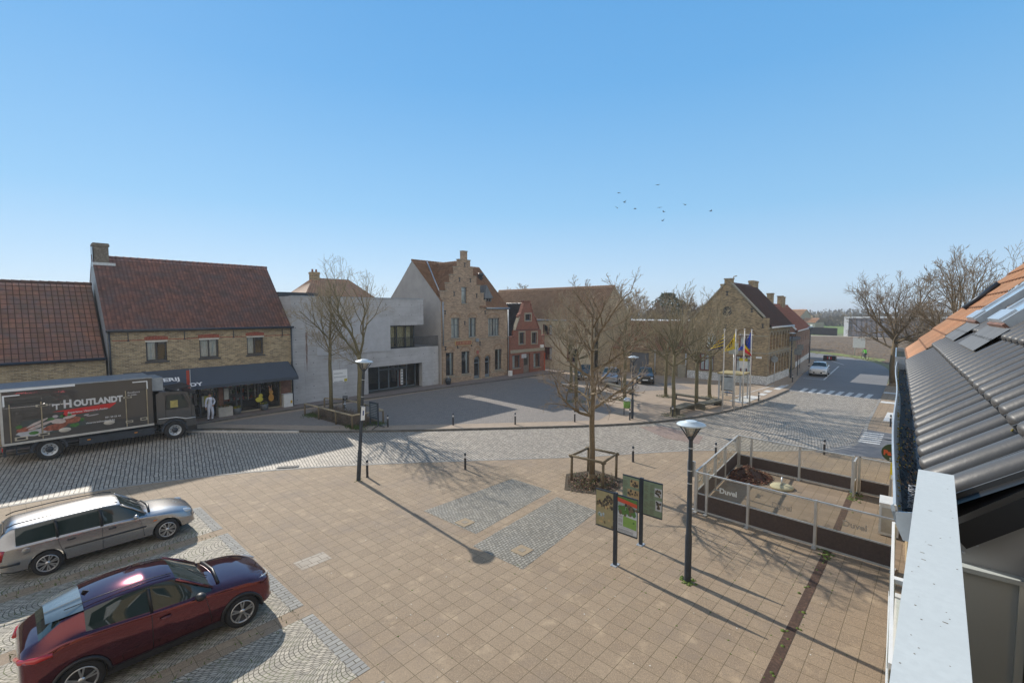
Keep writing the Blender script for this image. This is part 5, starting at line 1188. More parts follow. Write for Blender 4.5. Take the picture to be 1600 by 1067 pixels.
# ------------------------------------------------------------------ terrace screens
def lerp(a, b_, t): return a + (b_ - a) * t
def screen(label, p0, p1, posts, zb=.72, zt=1.45, txt=None, side=1, base=.08, post_w=.05, fade=False):
    o = thing('terrace_screen', label, 'glass screen', (p0[0], p0[1], .05), group=None)
    a, b_ = Vector((*p0, 0)), Vector((*p1, 0)); d = (b_ - a); L = d.length; d.normalize(); n = Vector((-d.y, d.x, 0))
    P = lambda s, z, t=0: a + d * s + n * t + Vector((0, 0, z))
    ps = sorted(set([.03] + [q * L for q in posts] + [L - .03]))
    for s in ps:
        m = MB(); m.obox(P(s, (zt + .05) / 2 + .03), (d, n, (0, 0, 1)), (.035, post_w, (zt - .05) / 2)); m.obox(P(s, .065), (d, n, (0, 0, 1)), (.06, post_w + .12, .012)); m.build('post', alu, o)
    for z_, hl_, a_, b2_ in ((zt, L / 2, .03, .022), (zb, L / 2 - .04, .018, .018), (base + .04, L / 2 - .04, .025, .03)): m = MB(); m.obox(P(L / 2, z_), (d, n, (0, 0, 1)), (hl_, a_, b2_)); m.build('rail', alu, o)
    for s0, s1 in zip(ps, ps[1:]):
        if s1 - s0 < .2: continue
        m = MB(); m.obox(P((s0 + s1) / 2, (zb + base) / 2), (d, n, (0, 0, 1)), ((s1 - s0) / 2 - .05, .012, (zb - base) / 2 - .03)); m.build('panel', brown_panel, o)
        m = MB(); m.face([P(s0 + .04, zb + .02), P(s1 - .04, zb + .02), P(s1 - .04, zt - .02), P(s0 + .04, zt - .02)]); gl_ = m.build('glass_pane', glass_t, o)
        if txt and s1 - s0 > .7:
            k, mm_ = txt
            w_ = .5 if k else .38
            q = P((s0 + s1) / 2 - (w_ / 2 if side > 0 else -w_ / 2), zb + .22, -.012 * side)
            ang = math.atan2(d.y, d.x) if side > 0 else math.atan2(-d.y, -d.x)
            text('Duvel', .24 if k else .19, mm_, gl_, tuple(q), (rad(90), 0, ang), off=.008)
            if fade: txt = (1, frost2)
    return o
frost = mat('frosted_lettering', (.62, .62, .58), .7, var=.03); frost2 = mat('faint_lettering', (.43, .36, .28), .7, var=.03)
screen('near glass and brown panel screen of the pub terrace', (16.19, 6.05), (15.95, .62), [(6.05 - 5.66) / 5.43, (6.05 - 4.33) / 5.43, (6.05 - 2.46) / 5.43], txt=(1, frost), fade=True)
screen('left glass screen of the pub terrace running towards the road', (16.25, 6.07), (22.3, 6.5), [.17, .40, .64], txt=(0, frost), side=-1)
screen('far glass and brown panel screen of the pub terrace along the side path', (22.3, 6.45), (22.04, 2.2), [(6.5 - 5.96) / 4.3, (6.5 - 4.06) / 4.3], zb=.62)
screen('short far right glass screen of the pub terrace beside the gate post', (22.03, 2.05), (21.98, 1.04), [.02], zb=.62, side=-1)
gt = thing('terrace_gate', 'narrow glass gate standing open at the far side of the terrace', 'gate', (21.9, 2.12, .05))
m = MB()
for x in (21.35, 22.0): m.box(x - .03, x + .03, 2.09, 2.15, .1, 1.45)
m.box(21.38, 21.97, 2.09, 2.15, 1.4, 1.45); m.box(21.38, 21.97, 2.09, 2.15, .1, .15); m.box(21.38, 21.97, 2.1, 2.14, .6, .64); m.build('frame', alu, gt)
m = MB(); m.face([(21.38, 2.12, .65), (21.97, 2.12, .65), (21.97, 2.12, 1.4), (21.38, 2.12, 1.4)]); m.build('glass_pane', glass_t, gt)
m = MB(); m.box(21.38, 21.97, 2.11, 2.13, .15, .6); m.build('panel', cream, gt)
# leaf heap, parasol base, cabinet, pub sign
m = MB(); rr = random.Random(8)
m.lathe([(.8, 0), (.66, .1), (.42, .24), (.15, .35), (0, .37)], 14, (21.15, 5.75, .05), mi=2)
for k in range(3000):
    t_ = rr.uniform(0, 6.28); q = rr.random() ** .6 * 1.15; z = .06 + max(0, .45 * (1 - q / .98)) * (.8 + .25 * math.sin(t_ * 4)) + rr.uniform(0, .05); x, y = 21.15 + q * math.cos(t_), 5.75 + q * .8 * math.sin(t_)
    if y > 6.3: continue
    s_ = rr.uniform(.03, .07); a = rr.uniform(0, 6.28); u = Vector((math.cos(a), math.sin(a), rr.uniform(-.6, .6))) * s_; w_ = Vector((-math.sin(a), math.cos(a), rr.uniform(-.6, .6))) * s_ * .6; p = Vector((x, y, z))
    m.face([p - u, p + w_, p + u, p - w_], rr.choice([0, 0, 1, 2]))
m.build('leaf_pile', [leaf_red, leaf_brown, mat('dark_leaves', (.07, .035, .022), .95, var=.5, vs=20)], kind='stuff')
pbs = thing('parasol_base', 'round pale parasol base with short metal tube on the terrace', 'parasol base', (20.7, 4.35, .053))
m = MB(); m.lathe([(.0, .0), (.40, 0), (.42, .04), (.38, .09), (.12, .12), (0, .12)], 24); m.build('disc', mat('cream_concrete', (.42, .38, .24), .85, var=.2, vs=6), pbs, **LW)
m = MB(); m.tube([(0, 0, .1), (0, 0, .42)], .035, 12); m.tube([(0, 0, .28), (.06, 0, .28)], .015, 6); m.build('tube', galv, pbs, **LW)
ac = thing('outdoor_cabinet', 'white metal cabinet against the pub wall on the terrace', 'cabinet', (18.7, .95, .053), rad(2.9))
m = MB(); m.box(-.38, .38, -.28, .2, .03, 1.0); m.box(-.4, .4, -.3, .22, 1.0, 1.04); m.build('housing', offwhite, ac, **LW)
m = MB(); m.box(-.33, .33, .2, .212, .1, .9); m.box(-.395, -.381, -.22, .15, .12, .9); m.build('front_panel', mat('cabinet_beige', (.42, .41, .37), .6), ac, **LW)
ps = thing('pub_sign', 'round green hanging pub sign with orange letters above a yellow board', 'sign', (20.2, 1.05, 2.3))
m = MB(); n = 28; zc = 2.25; m.poly([(.98 + .30 * math.cos(6.2832 * k / n), zc + .30 * math.sin(6.2832 * k / n)) for k in range(n)], lambda a, b_, d: (20.2 + d, a, b_), depth=.05); m.build('disc', mat('sign_green', (.035, .06, .015), .5, var=.3, vs=6), ps)
text('Pa', .22, mat('sign_orange', (.7, .11, .02), .5), ps, (20.19, 1.22, 2.17), FACE_U, off=.012); text('S', .13, frost, ps, (20.19, 1.06, 2.0), FACE_U, off=.003)
m = MB(); m.box(20.2, 20.24, .72, 1.02, 1.35, 1.93); m.build('yellow_board', mat('board_yellow', (.75, .60, .02), .5), ps)
m = MB(); m.box(20.195, 20.2, .74, 1.0, 1.36, 1.5); m.build('white_foot', white, ps)
m = MB(); m.tube([(20.22, .5, 2.68), (20.22, 1.4, 2.68)], .018, 6); m.tube([(20.22, .98, 2.68), (20.22, .98, 2.54)], .015, 6); m.build('bracket', dark_metal, ps)

# ------------------------------------------------------------------ street furniture
def bollard():
    o = thing('bollard', '', 'bollard', group='black metal bollards with pale band')
    m = MB(); m.lathe([(.05, 0), (.05, .52)], 12); m.lathe([(.062, 0), (.062, .02), (.05, .03)], 12); m.build('post', mat('bollard_black', (.03, .03, .033), .5), o, **LW)
    m = MB(); m.lathe([(.051, .52), (.051, .63)], 12); m.build('reflective_band', mat('band_white', (.6, .6, .6), .4), o, **LW)
    m = MB(); m.lathe([(.05, .63), (.05, .72), (.035, .74), (0, .745)], 12); m.build('cap', dark_metal, o, **LW)
    return o
bl = [((10.27, 17.62), 'black bollard just right of the leaning lamp post foot'), ((13.71, 15.28), 'black bollard on the near kerb above the sett patches'), ((19.69, 10.29), 'black bollard on the near kerb right of the caged tree'),
      ((22.9, 7.65), 'black bollard by the left corner of the glass terrace'), ((27.0, 3.9), 'black bollard seen through the far terrace screen'),
      ((15.76, 24.56), 'black bollard right of the chalkboard sign'), ((18.75, 21.99), 'black bollard on the far kerb, second right of the chalkboard'), ((21.46, 19.26), 'black bollard on the far kerb at the edge of the shade'),
      ((24.52, 16.91), 'black bollard on the far kerb left of the caged tree trunk'), ((27.36, 14.57), 'black bollard at the foot of the tall lamp on the square'), ((30.13, 12.91), 'black bollard at the foot of the tree by the stone benches'),
      ((39.9, 10.2), 'black bollard right of the four flagpoles'), ((36.34, 1.93), 'black bollard on the right hand pavement beside the gutter'), ((53.3, 10.6), 'pale banded bollard near the zebra crossing and corner building')]
B0 = bollard()
for i, ((x, y), lab) in enumerate(bl):
    z = .05 if y < 9 or (x < 20 and y < 18) or i == 2 else .04
    if i == 0: B0.location = (x, y, z); B0['label'] = lab
    else: copy_tree(B0, label=lab, loc=(x, y, z))
def lamp(label, x, y, H, lean=(0, 0), z=.05):
    o = thing('street_lamp', label, 'street lamp', (x, y, z), group=None)
    o.rotation_euler = (lean[1], lean[0], 0); WL[o.name] = (0, 0, 0)
    m = MB(); m.lathe([(.085, 0), (.085, 1.2), (.07, 1.25), (.055, H * .78), (.05, H - .42)], 14); m.build('pole', dark_metal, o, **LW)
    m = MB()
    for zz in (H * .62, H * .70, H * .84): m.lathe([(.064, zz), (.064, zz + .025)], 12)
    m.build('pole_band', galv, o, **LW)
    m = MB()
    for k in range(4):
        t_ = math.pi / 4 + k * math.pi / 2; cx, cy = math.cos(t_), math.sin(t_); m.tube([(.04 * cx, .04 * cy, H - .45), (.1 * cx, .1 * cy, H - .36), (.30 * cx, .30 * cy, H - .07)], .016, 6)
    m.lathe([(.05, H - .46), (.09, H - .38), (.06, H - .34), (.0, H - .33)], 12); m.build('bracket', dark_metal, o, **LW)
    m = MB(); m.lathe([(.09, H - .35), (.20, H - .12), (.21, H - .08)], 18); m.build('glass_bowl', glass_mat('lamp_bowl', (.85, .83, .75), .25), o, **LW)
    m = MB(); m.lathe([(.0, H - .05), (.2, H - .075), (.34, H - .07), (.36, H - .05), (.33, H - .025), (.16, H + .02), (.155, H + .035), (.12, H + .045), (0, H + .05)], 28); m.build('lamp_shade', mat('lamp_cap', (.46, .54, .60), .5, var=.08), o, **LW)
    return o
l1 = lamp('leaning grey street lamp at the near kerb casting a long shadow', 9.82, 17.55, 5.0, (.045, .05))
m = MB(); m.box(-.08, .08, -.12, -.09, 2.55, 3.1); st = m.build('parking_sign', white, l1, **LW); m = MB(); m.box(-.03, .03, -.124, -.121, 2.75, 2.95); m.build('symbol', mat('sign_blue', (.02, .05, .2), .5), st, **LW)
l2 = lamp('grey street lamp with round cap in front of the glass terrace', 11.77, 4.55, 4.16)
m = MB(); m.box(.06, .10, -.10, .10, 2.75, 3.15); m.build('sign_plate', galv, l2, **LW)
lamp('thin dark street lamp standing on the square beside the green bin', 27.8, 14.63, 4.08)
lamp('distant street lamp by the red roofed houses', 56.4, 11.4, 4.8)
lamp('farthest street lamp at the bend of the road', 74.5, 12.9, 5.0)
# info panels
def panel_sign(label, x, y, boards):
    o = thing('info_board', label, 'information board', (x, y, .05))
    m = MB(); m.box(-.035, .035, -.05, .05, 0, 2.04); m.build('post', dark_metal, o, **LW)
    m = MB(); m.box(-.12, .12, -.09, .09, 0, .012)
    for a in (-1, 1):
        for b_ in (-1, 1): m.tube([(a * .09, b_ * .065, .012), (a * .09, b_ * .065, .03)], .01, 6)
    m.build('base_plate', galv, o, **LW)
    for (y0, y1, z0, z1, kind) in boards:
        m = MB(); m.box(-.02, .0, y0, y1, z0, z1); b_ = m.build('board', mat('board_edge', (.05, .07, .07), .5), o, **LW)
        R = random.Random(hash(kind) % 97 if 0 else {'old': 3, 'map': 4, 'txt': 5, 'txt2': 6}[kind])
        q = MB(); X = -.0205
        def rc(a0, a1, c0, c1, mi, k=[0]):
            k[0] += 1; xx = X - .0004 * (1 + k[0] % 7); Y0, Y1 = y1 - (y1 - y0) * a0, y1 - (y1 - y0) * a1; q.face([(xx, Y0, z0 + (z1 - z0) * c0), (xx, Y1, z0 + (z1 - z0) * c0), (xx, Y1, z0 + (z1 - z0) * c1), (xx, Y0, z0 + (z1 - z0) * c1)], mi)
        def rb_(cx, cz, r, mi, n=9):
            k_ = R.uniform(.0012, .004); q.face([(X - .003 - k_, y1 - (y1 - y0) * (cx + r * R.uniform(.6, 1.3) * math.cos(6.28 * j / n)), z0 + (z1 - z0) * (cz + .7 * r * R.uniform(.6, 1.3) * math.sin(6.28 * j / n))) for j in range(n)], mi)
        if kind == 'map':
            rc(.02, .98, .02, .98, 5); rc(.02, .98, .52, .96, 8); rc(.02, .98, .70, .84, 9)
            for j in range(26): rb_(R.uniform(.1, .9), R.uniform(.54, .72), .09, R.choice([2, 2, 6]))
            for j in range(12): rb_(R.uniform(.35, .95), R.uniform(.68, .8), .06, R.choice([6, 3]))
            q.face([(X - .006, y1 - (y1 - y0) * a, z0 + (z1 - z0) * c_) for a, c_ in ((.02, .84), (.98, .78), (.98, .88), (.02, .95))], 4)
            q.face([(X - .0065, y1 - (y1 - y0) * a, z0 + (z1 - z0) * c_) for a, c_ in ((.02, .95), (.98, .88), (.98, .98), (.02, .98))], 2)
            q.face([(X - .0062, y1 - (y1 - y0) * a, z0 + (z1 - z0) * c_) for a, c_ in ((.3, .20), (.96, .18), (.96, .46), (.3, .48))], 7)
            for j in range(10): rb_(R.uniform(.36, .9), R.uniform(.22, .44), .05, R.choice([2, 7, 1]))
            for j in range(14): rc(.06, .26, .2 + j * .02, .207 + j * .02, 3)
            for j in range(5): rc(.06, .8, .05 + j * .025, .058 + j * .025, 3)
        else:
            rc(.02, .98, .02, .98, 0)
            if kind == 'old':
                for j in range(30): rb_(R.uniform(.05, .95), R.uniform(.55, .72), .07, R.choice([1, 3, 6]))
                for j in range(16): rb_(R.uniform(.5, .95), R.uniform(.7, .9), .07, R.choice([3, 6, 3]))
                for j in range(10): rb_(R.uniform(.05, .6), R.uniform(.25, .38), .06, R.choice([8, 2, 9]))
                for j in range(14): rb_(R.uniform(.05, .95), R.uniform(.03, .28), .06, R.choice([1, 6, 0]))
            else:
                ph = ((.45, .95, .7, .92), (.3, .98, .35, .62)) if kind == 'txt' else ((.6, .97, .6, .85), (.65, .97, .2, .5))
                for a0, a1, c0, c1 in ph:
                    rc(a0, a1, c0, c1, 5 if kind == 'txt2' else 1)
                    for j in range(9): rb_(R.uniform(a0 + .06, a1 - .06), R.uniform(c0 + .04, c1 - .04), .06, R.choice([3, 6, 3]))
                for col in range(2):
                    for j in range(26):
                        a0 = .06 + col * .3; c0 = .06 + j * .034
                        if any(a0 + .2 > p[0] and c0 > p[2] - .03 and c0 < p[3] + .03 for p in ph): continue
                        rc(a0, a0 + R.uniform(.15, .25), c0, c0 + .010, 6)
        q.build('print', PRN[0 if kind != 'txt' and kind != 'txt2' else 1], b_, **LW)
        m = MB(); m.box(-.03, .005, y0, y1, z1, z1 + .02); m.build('board_trim', dark_metal, b_, **LW); m = MB(); m.box(-.03, .005, y0, y1, z0 - .02, z0); m.build('board_trim', dark_metal, b_, **LW)
    return o
def pm(n_, c_): return mat(n_, c_, .35, var=.12, vs=8)
base = [pm('print_ochre', (.30, .26, .14)), pm('print_tan', (.42, .30, .15)), pm('print_green', (.07, .17, .04)), pm('print_dark', (.05, .045, .04)), pm('print_red', (.50, .07, .03)), pm('print_white', (.50, .51, .52)), pm('print_brown', (.13, .10, .06)), pm('print_lime', (.20, .34, .08)), pm('print_sky', (.35, .42, .46)), pm('print_haze', (.26, .31, .30))]
PRN = [base, [pm('print_sage', (.20, .26, .17))] + base[1:]]
panel_sign('info board with sepia photo and colourful walking map, nearer of the pair', 11.19, 6.34, [(.06, .62, .98, 2.0, 'old'), (-.66, -.06, .98, 2.0, 'map')])
panel_sign('pale green text info board, farther of the pair', 12.72, 6.35, [(.06, .62, .98, 2.0, 'txt'), (-.66, -.06, .98, 2.0, 'txt2')])
# benches
def bench(label, p0, p1, w=.5, h=.46):
    a, b_ = Vector((*p0, 0)), Vector((*p1, 0)); d = b_ - a; L = d.length; o = thing('stone_bench', label, 'bench', (*p0, .04), math.atan2(d.y, d.x), group='concrete slab benches on the square')
    m = MB(); m.box(0, L, -w / 2, w / 2, h - .12, h); m.build('seat', concrete_bench, o, **LW)
    for x in (.0, L - .14): m = MB(); m.box(x + .01, x + .13, -w / 2 + .02, w / 2 - .02, 0, h - .12); m.build('leg', concrete_bench, o, **LW)
bench('long slab bench at the back of the square, farthest left', (37.9, 22.6), (36.0, 19.0)); bench('long slab bench between the tree trunks', (36.6, 15.6), (36.2, 12.7))
bench('slab bench nearest the kerb beside the first tree', (30.9, 13.1), (33.4, 13.0), .7); bench('slab bench between the second tree and the flagpoles', (33.6, 12.4), (36.3, 12.0), .7)
# flags
def pole(label, x, y, H):
    o = thing('flagpole', label, 'flagpole', (x, y, .04), group='white flagpoles beside the bus shelter')
    m = MB(); m.tube([(0, 0, 0), (0, 0, H)], [.055, .035], 10); m.build('mast', mat('mast_white', (.55, .53, .5), .5), o, **LW); m = MB(); m.lathe([(0, H), (.07, H + .02), (.07, H + .06), (0, H + .1)], 10); m.build('finial', mat('mast_white2', (.5, .5, .5), .4), o, **LW)
    m = MB(); m.tube([(.05, .03, .6), (.05, .03, H - .1)], .008, 4); m.build('halyard', galv, o, **LW); return o
def flag(label, x, y, zt, w, hgt, cols, dirx=(0, 1), emblem=None):
    """limp flag: hoist along the pole, fly end sagging"""
    o = thing('flag', label, 'flag', (x, y, zt)); NX, NZ = 14, 16; m = MB(); dx = Vector((*dirx, 0)).normalized(); nn = Vector((-dx.y, dx.x, 0))
    def P(u, v): # u along fly, v down hoist
        s = u * w * (.25 + .75 * v); return dx * s + nn * (.10 * math.sin(u * 9 + v * 2) * u) + Vector((0, 0, -v * hgt - u * (.55 * hgt) * (1 - .55 * v)))
    for i in range(NX):
        for j in range(NZ):
            u0, u1, v0, v1 = i / NX, (i + 1) / NX, j / NZ, (j + 1) / NZ
            m.face([P(u0, v0), P(u1, v0), P(u1, v1), P(u0, v1)], cols((u0 + u1) / 2, (v0 + v1) / 2), sm=True)
    m.build('cloth', FLM, o, **LW)
    if emblem:
        q = MB()
        for cu, cv, r, mi in emblem:
            n_ = 7; f = [P(cu + r * math.cos(6.28 * k / n_) * .8, cv + r * math.sin(6.28 * k / n_)) for k in range(n_)]
            for s in (-1, 1): q.face([p + nn * .012 * s for p in f], mi)
        q.build('emblem', FLM, o, **LW)
FLM = [mat('flag_yellow', (.75, .55, .02), .8, var=.1), mat('flag_blue', (.02, .06, .40), .8, var=.1), mat('flag_black', (.012, .012, .014), .8), mat('flag_red', (.62, .02, .03), .8, var=.1), mat('flag_navy', (.04, .04, .12), .8)]
fp = [(33.82, 10.93, 5.72, 'flagpole nearest the kerb with the yellow and blue barred flag'), (35.03, 10.55, 5.69, 'flagpole with the yellow lion flag'), (36.4, 10.37, 5.70, 'flagpole with the black yellow red flag'), (37.77, 10.27, 5.62, 'rightmost flagpole, with the blue starred flag')]
for x, y, H_, lab in fp: pole(lab, x, y, H_)
ddir = (.15, 1)
flag('yellow and dark blue barred flag with a red edge', 33.82, 10.98, 5.55, 1.15, 1.0, lambda u, v: 3 if u > .9 and v < .5 else (0 if int(v * 8 + .2) % 2 == 0 else 4), ddir)
flag('yellow flag with a black lion', 35.03, 10.61, 5.55, .95, 1.15, lambda u, v: 0, ddir, [(.5, .35, .10, 2), (.42, .5, .09, 2), (.58, .55, .10, 2), (.5, .7, .08, 2), (.66, .4, .06, 2), (.36, .66, .06, 2), (.62, .74, .06, 2), (.4, .3, .05, 2)])
flag('black yellow and red flag hanging limp', 36.4, 10.37, 5.45, .50, 1.3, lambda u, v: 2 if v < .55 and u < .8 else (3 if v > .72 else 0), (.5, -1))
flag('blue flag with a ring of yellow stars', 37.77, 10.33, 5.55, 1.15, 1.25, lambda u, v: 1, ddir, [(.5 + .25 * math.cos(k * .5236), .5 + .2 * math.sin(k * .5236), .03, 0) for k in range(12)])
# bus shelter
bs = thing('bus_shelter', 'glass bus shelter with mossy flat roof behind the flagpoles', 'bus shelter', (39.2, 11.9, .04))
x0, x1, y0, y1 = 38.95, 40.9, 11.3, 12.9
m = MB(); m.box(x0 - .12, x1 + .12, y0 - .12, y1 + .12, 2.08, 2.17); m.build('roof', mat('mossy_roof', (.33, .27, .13), .9, var=.3, vs=3), bs)
for x, y in ((x0, y0), (x1, y0), (x0, y1), (x1, y1)): m = MB(); m.box(x - .05, x + .05, y - .05, y + .05, .04, 2.08); m.build('post', galv, bs)
for P_ in (((x0, y1), (x1, y1)), ((x1, y0), (x1, y1)), ((x0, y0 + .9), (x0, y1))):
    (a0, b0), (a1, b1) = P_; m = MB(); m.face([(a0, b0, .2), (a1, b1, .2), (a1, b1, 2.0), (a0, b0, 2.0)]); m.build('glass_panel', glass_t, bs)
m = MB(); m.box(x0 - .05, x0 - .02, y0 + .45, y1 - .25, .85, 1.85); m.build('poster_panel', mat('poster_grey', (.36, .41, .44), .4), bs)
m = MB(); m.box(x0 - .06, x0 - .01, y0 + .4, y0 + .45, .8, 1.9); m.box(x0 - .06, x0 - .01, y1 - .25, y1 - .2, .8, 1.9); m.box(x0 - .06, x0 - .01, y0 + .4, y1 - .2, 1.85, 1.92); m.box(x0 - .06, x0 - .01, y0 + .4, y1 - .2, .78, .85); m.build('poster_frame', dark_metal, bs)
m = MB(); m.box(x0 + .6, x0 + .75, y1 - .9, y1 - .3, .48, .55); m.box(x0 + .9, x0 + 1.3, y1 - .5, y1 - .1, .45, .5); m.build('seat', mat('seat_blue', (.05, .11, .25), .4), bs)
ts = thing('bus_stop_sign', 'yellow and white bus stop plate on a pole by the shelter', 'sign', (38.2, 10.9, .04)); m = MB(); m.tube([(38.2, 10.9, .04), (38.2, 10.9, 3.5)], .03, 8); m.build('pole', galv, ts); m = MB(); m.box(38.16, 38.17, 10.6, 11.2, 2.75, 3.35); m.build('plate', white, ts); m = MB(); m.box(38.15, 38.16, 10.6, 11.2, 3.3, 3.5); m.build('yellow_plate', mat('plate_yellow', (.6, .5, .04), .5), ts)
pb2 = thing('poster_sign', 'white poster board with green print behind the first flagpole', 'sign', (36.3, 11.0, 3.5)); m = MB(); m.box(36.3, 36.34, 10.75, 11.4, 3.95, 4.75); m.build('board', mat('poster_white', (.5, .54, .52), .5), pb2); m = MB(); m.box(36.29, 36.3, 10.85, 11.15, 4.3, 4.5); m.build('green_print', mat('print_green2', (.05, .25, .05), .5), pb2); m = MB(); m.tube([(36.36, 11.05, .04), (36.36, 11.05, 4.7)], .03, 8); m.build('pole', galv, pb2)
# litter bin
bi = thing('litter_bin', 'green litter bin on a short post in front of the square lamp', 'bin', (28.5, 15.4, .04)); m = MB(); m.lathe([(.0, .5), (.2, .5), (.23, .55), (.24, .95), (.22, 1.0)], 16); m.build('bucket', mat('bin_green', (.13, .26, .05), .5), bi, **LW); m = MB(); m.lathe([(.25, 1.0), (.24, 1.1), (.12, 1.2), (0, 1.22)], 16); m.build('lid', galv, bi, **LW); m = MB(); m.tube([(0, .22, 0), (0, .22, 1.1)], .03, 8); m.build('post', dark_metal, bi, **LW)
# traffic signs down the street
def tsign(label, x, y, H_, shape):
    o = thing('traffic_sign', label, 'traffic sign', (x, y, .05)); m = MB(); m.tube([(0, 0, 0), (0, 0, H_)], .035, 8); m.build('pole', galv if shape == 'disc' else dark_metal, o, **LW)
    m = MB()
    if shape == 'disc': m.poly([(.32 * math.cos(k * .3927), H_ - .3 + .32 * math.sin(k * .3927)) for k in range(16)], lambda a, b_, d: (-.05 - d, a, b_), depth=.01)
    else: m.box(-.06, -.045, -.35, .35, H_ - .7, H_ - .05)
    m.build('plate', zinc, o, **LW)
tsign('round grey backed sign at the corner of the corner building', 50.9, 11.7, 2.7, 'disc'); tsign('square grey backed sign past the corner building', 59.0, 11.3, 3.0, 'sq'); tsign('square sign plate on a post by the red roofed houses', 67, 12.6, 3.0, 'sq')
mc = thing('road_sign_board', 'white board on posts at the edge of the ploughed field', 'sign', (93.3, 9.3, 0)); m = MB(); m.box(93.3, 93.36, 8.6, 10.2, 1.3, 2.9); m.build('board', white, mc); m = MB(); m.tube([(93.4, 8.9, 0), (93.4, 8.9, 2.8)], .05, 6); m.build('post', galv, mc); m = MB(); m.tube([(93.4, 9.9, 0), (93.4, 9.9, 2.8)], .05, 6); m.build('post', galv, mc)
# chalkboard
cb = thing('swing_sign', 'dark blue chalkboard swing sign on black legs beside the tree bed', 'sign', (15.1, 25.0, .04), rad(4))
m = MB(); m.box(-.02, .02, -.38, .38, .55, 1.52); m.build('board', mat('chalkboard', (.035, .055, .075), .7), cb, **LW)
m = MB(); m.box(-.035, .035, -.42, -.38, .2, 1.55); m.box(-.035, .035, .38, .42, .2, 1.55); m.box(-.035, .035, -.42, .42, 1.52, 1.56); m.build('frame', dark_metal, cb, **LW)
m = MB()
for y in (-.4, .4): m.tube([(-.45, y, .03), (0, y, .2), (.45, y, .03)], .025, 6)
m.build('feet', black, cb, **LW)
m = MB(); rr = random.Random(4)
for k in range(8):
    z = 1.4 - k * .1; y = .3
    while y > -.28: l_ = rr.uniform(.03, .1); m.face([(-.0205, y, z), (-.0205, y - l_, z), (-.0205, y - l_, z + .03), (-.0205, y, z + .03)]); y -= l_ + .02
m.build('chalk_writing', mat('chalk', (.3, .33, .36), .9), cb, **LW)
# planters and cabinet in front of the shop
def planter(label, x, y, kind):
    o = thing('planter', label, 'planter', (x, y, .12)); R = random.Random(int(x * 10))
    m = MB()
    if kind == 'box': m.box(-.42, .42, -.28, .28, 0, .62); m.build('pot', mat('pale_planter', (.40, .39, .36), .8), o, **LW); z = .62; rx, ry = .36, .22
    else: m.lathe([(0, 0), (.2, 0), (.28, .4), (.26, .42)], 14); m.build('pot', mat('grey_pot', (.13, .15, .17), .7), o, **LW); z = .4; rx = ry = .22
    m = MB()
    for k in range(160):
        px_, py_ = R.uniform(-rx, rx), R.uniform(-ry, ry); s_ = R.uniform(.02, .05); v = Vector((R.gauss(0, 1), R.gauss(0, 1), R.gauss(0, 1))).normalized() * s_; w_ = v.orthogonal().normalized() * s_ * .6; p = Vector((px_, py_, z + R.uniform(0, .14))); m.face([p - v, p + w_, p + v, p - w_], R.choice([0, 0, 1]))
    m.build('flowers', [green_m, mat('flower', (.55, .42, .03) if kind != 'box' else (.28, .06, .04), .7)], o, **LW)
planter('pale square planter left of the butcher shop window', 9.98, 35.0, 'box'); planter('small grey pot with yellow flowers beside the square planter', 10.72, 35.0, 'pot'); planter('round grey flower pot standing alone under the shop window', 12.5, 35.1, 'pot')
bxx = thing('white_cabinet', 'white box cabinet against the shop corner pillar', 'cabinet', (14.1, 35.1, .12)); m = MB(); m.box(-.32, .32, -.2, .2, 0, .95); m.box(-.3, .3, -.21, -.2, .5, .52); m.build('housing', offwhite, bxx, **LW); m = MB(); m.box(.15, .28, -.212, -.201, .25, .45); m.build('sticker', mat('sticker_yellow', (.55, .35, .02), .6), bxx, **LW)
pt = thing('flower_pot', 'dark grey pot at the foot of the buff brick house', 'pot', (28.85, 34.5, .12)); m = MB(); m.lathe([(0, 0), (.22, 0), (.3, .45), (.24, .6), (.15, .62), (0, .5)], 14); m.build('pot', dark_metal, pt, **LW); m = MB(); m.lathe([(.0, .55), (.12, .6), (0, .78)], 8); m.build('plant', zinc, pt, **LW)
pt = thing('white_box', 'small white box at the corner of the red brick house', 'box', (37.4, 34.3, .12)); m = MB(); m.box(-.2, .2, -.15, .15, 0, .5); m.box(-.22, .22, -.17, .17, .5, .54); m.build('body', white, pt, **LW)
# tree bed rail on the left
bd = thing('bed_rail', 'low wooden rail round the planted bed of the two left trees', 'railing', (14.4, 29, .04))
RP = [(13.75, 31.4), (13.85, 29.6), (13.95, 27.5), (14.05, 25.7)]; RP2 = [(15.2, 25.3), (16.1, 25.6), (16.4, 28.2), (16.3, 31.0), (15.6, 32.4)]
for x, y in RP + RP2[1:]:
    m = MB(); m.tube([(x, y, .02), (x, y, .82)], .055, 7); m.build('post', wood_old, bd)
for a, b_ in list(zip(RP, RP[1:])) + [(RP[-1], RP2[1])] + list(zip(RP2[1:], RP2[2:])):
    m = MB(); m.tube([(*a, .86), (*b_, .86)], .055, 7); m.build('rail', mat('rail_wood', (.34, .29, .20), .85, var=.3, vs=7), bd)
sheet('tree_bed', [(13.9, 31.3), (14.15, 25.8), (16.0, 25.7), (16.3, 28.2), (16.2, 31.0), (15.5, 32.3)], .075, soil, depth=.1)
m = MB(); rr = random.Random(12)
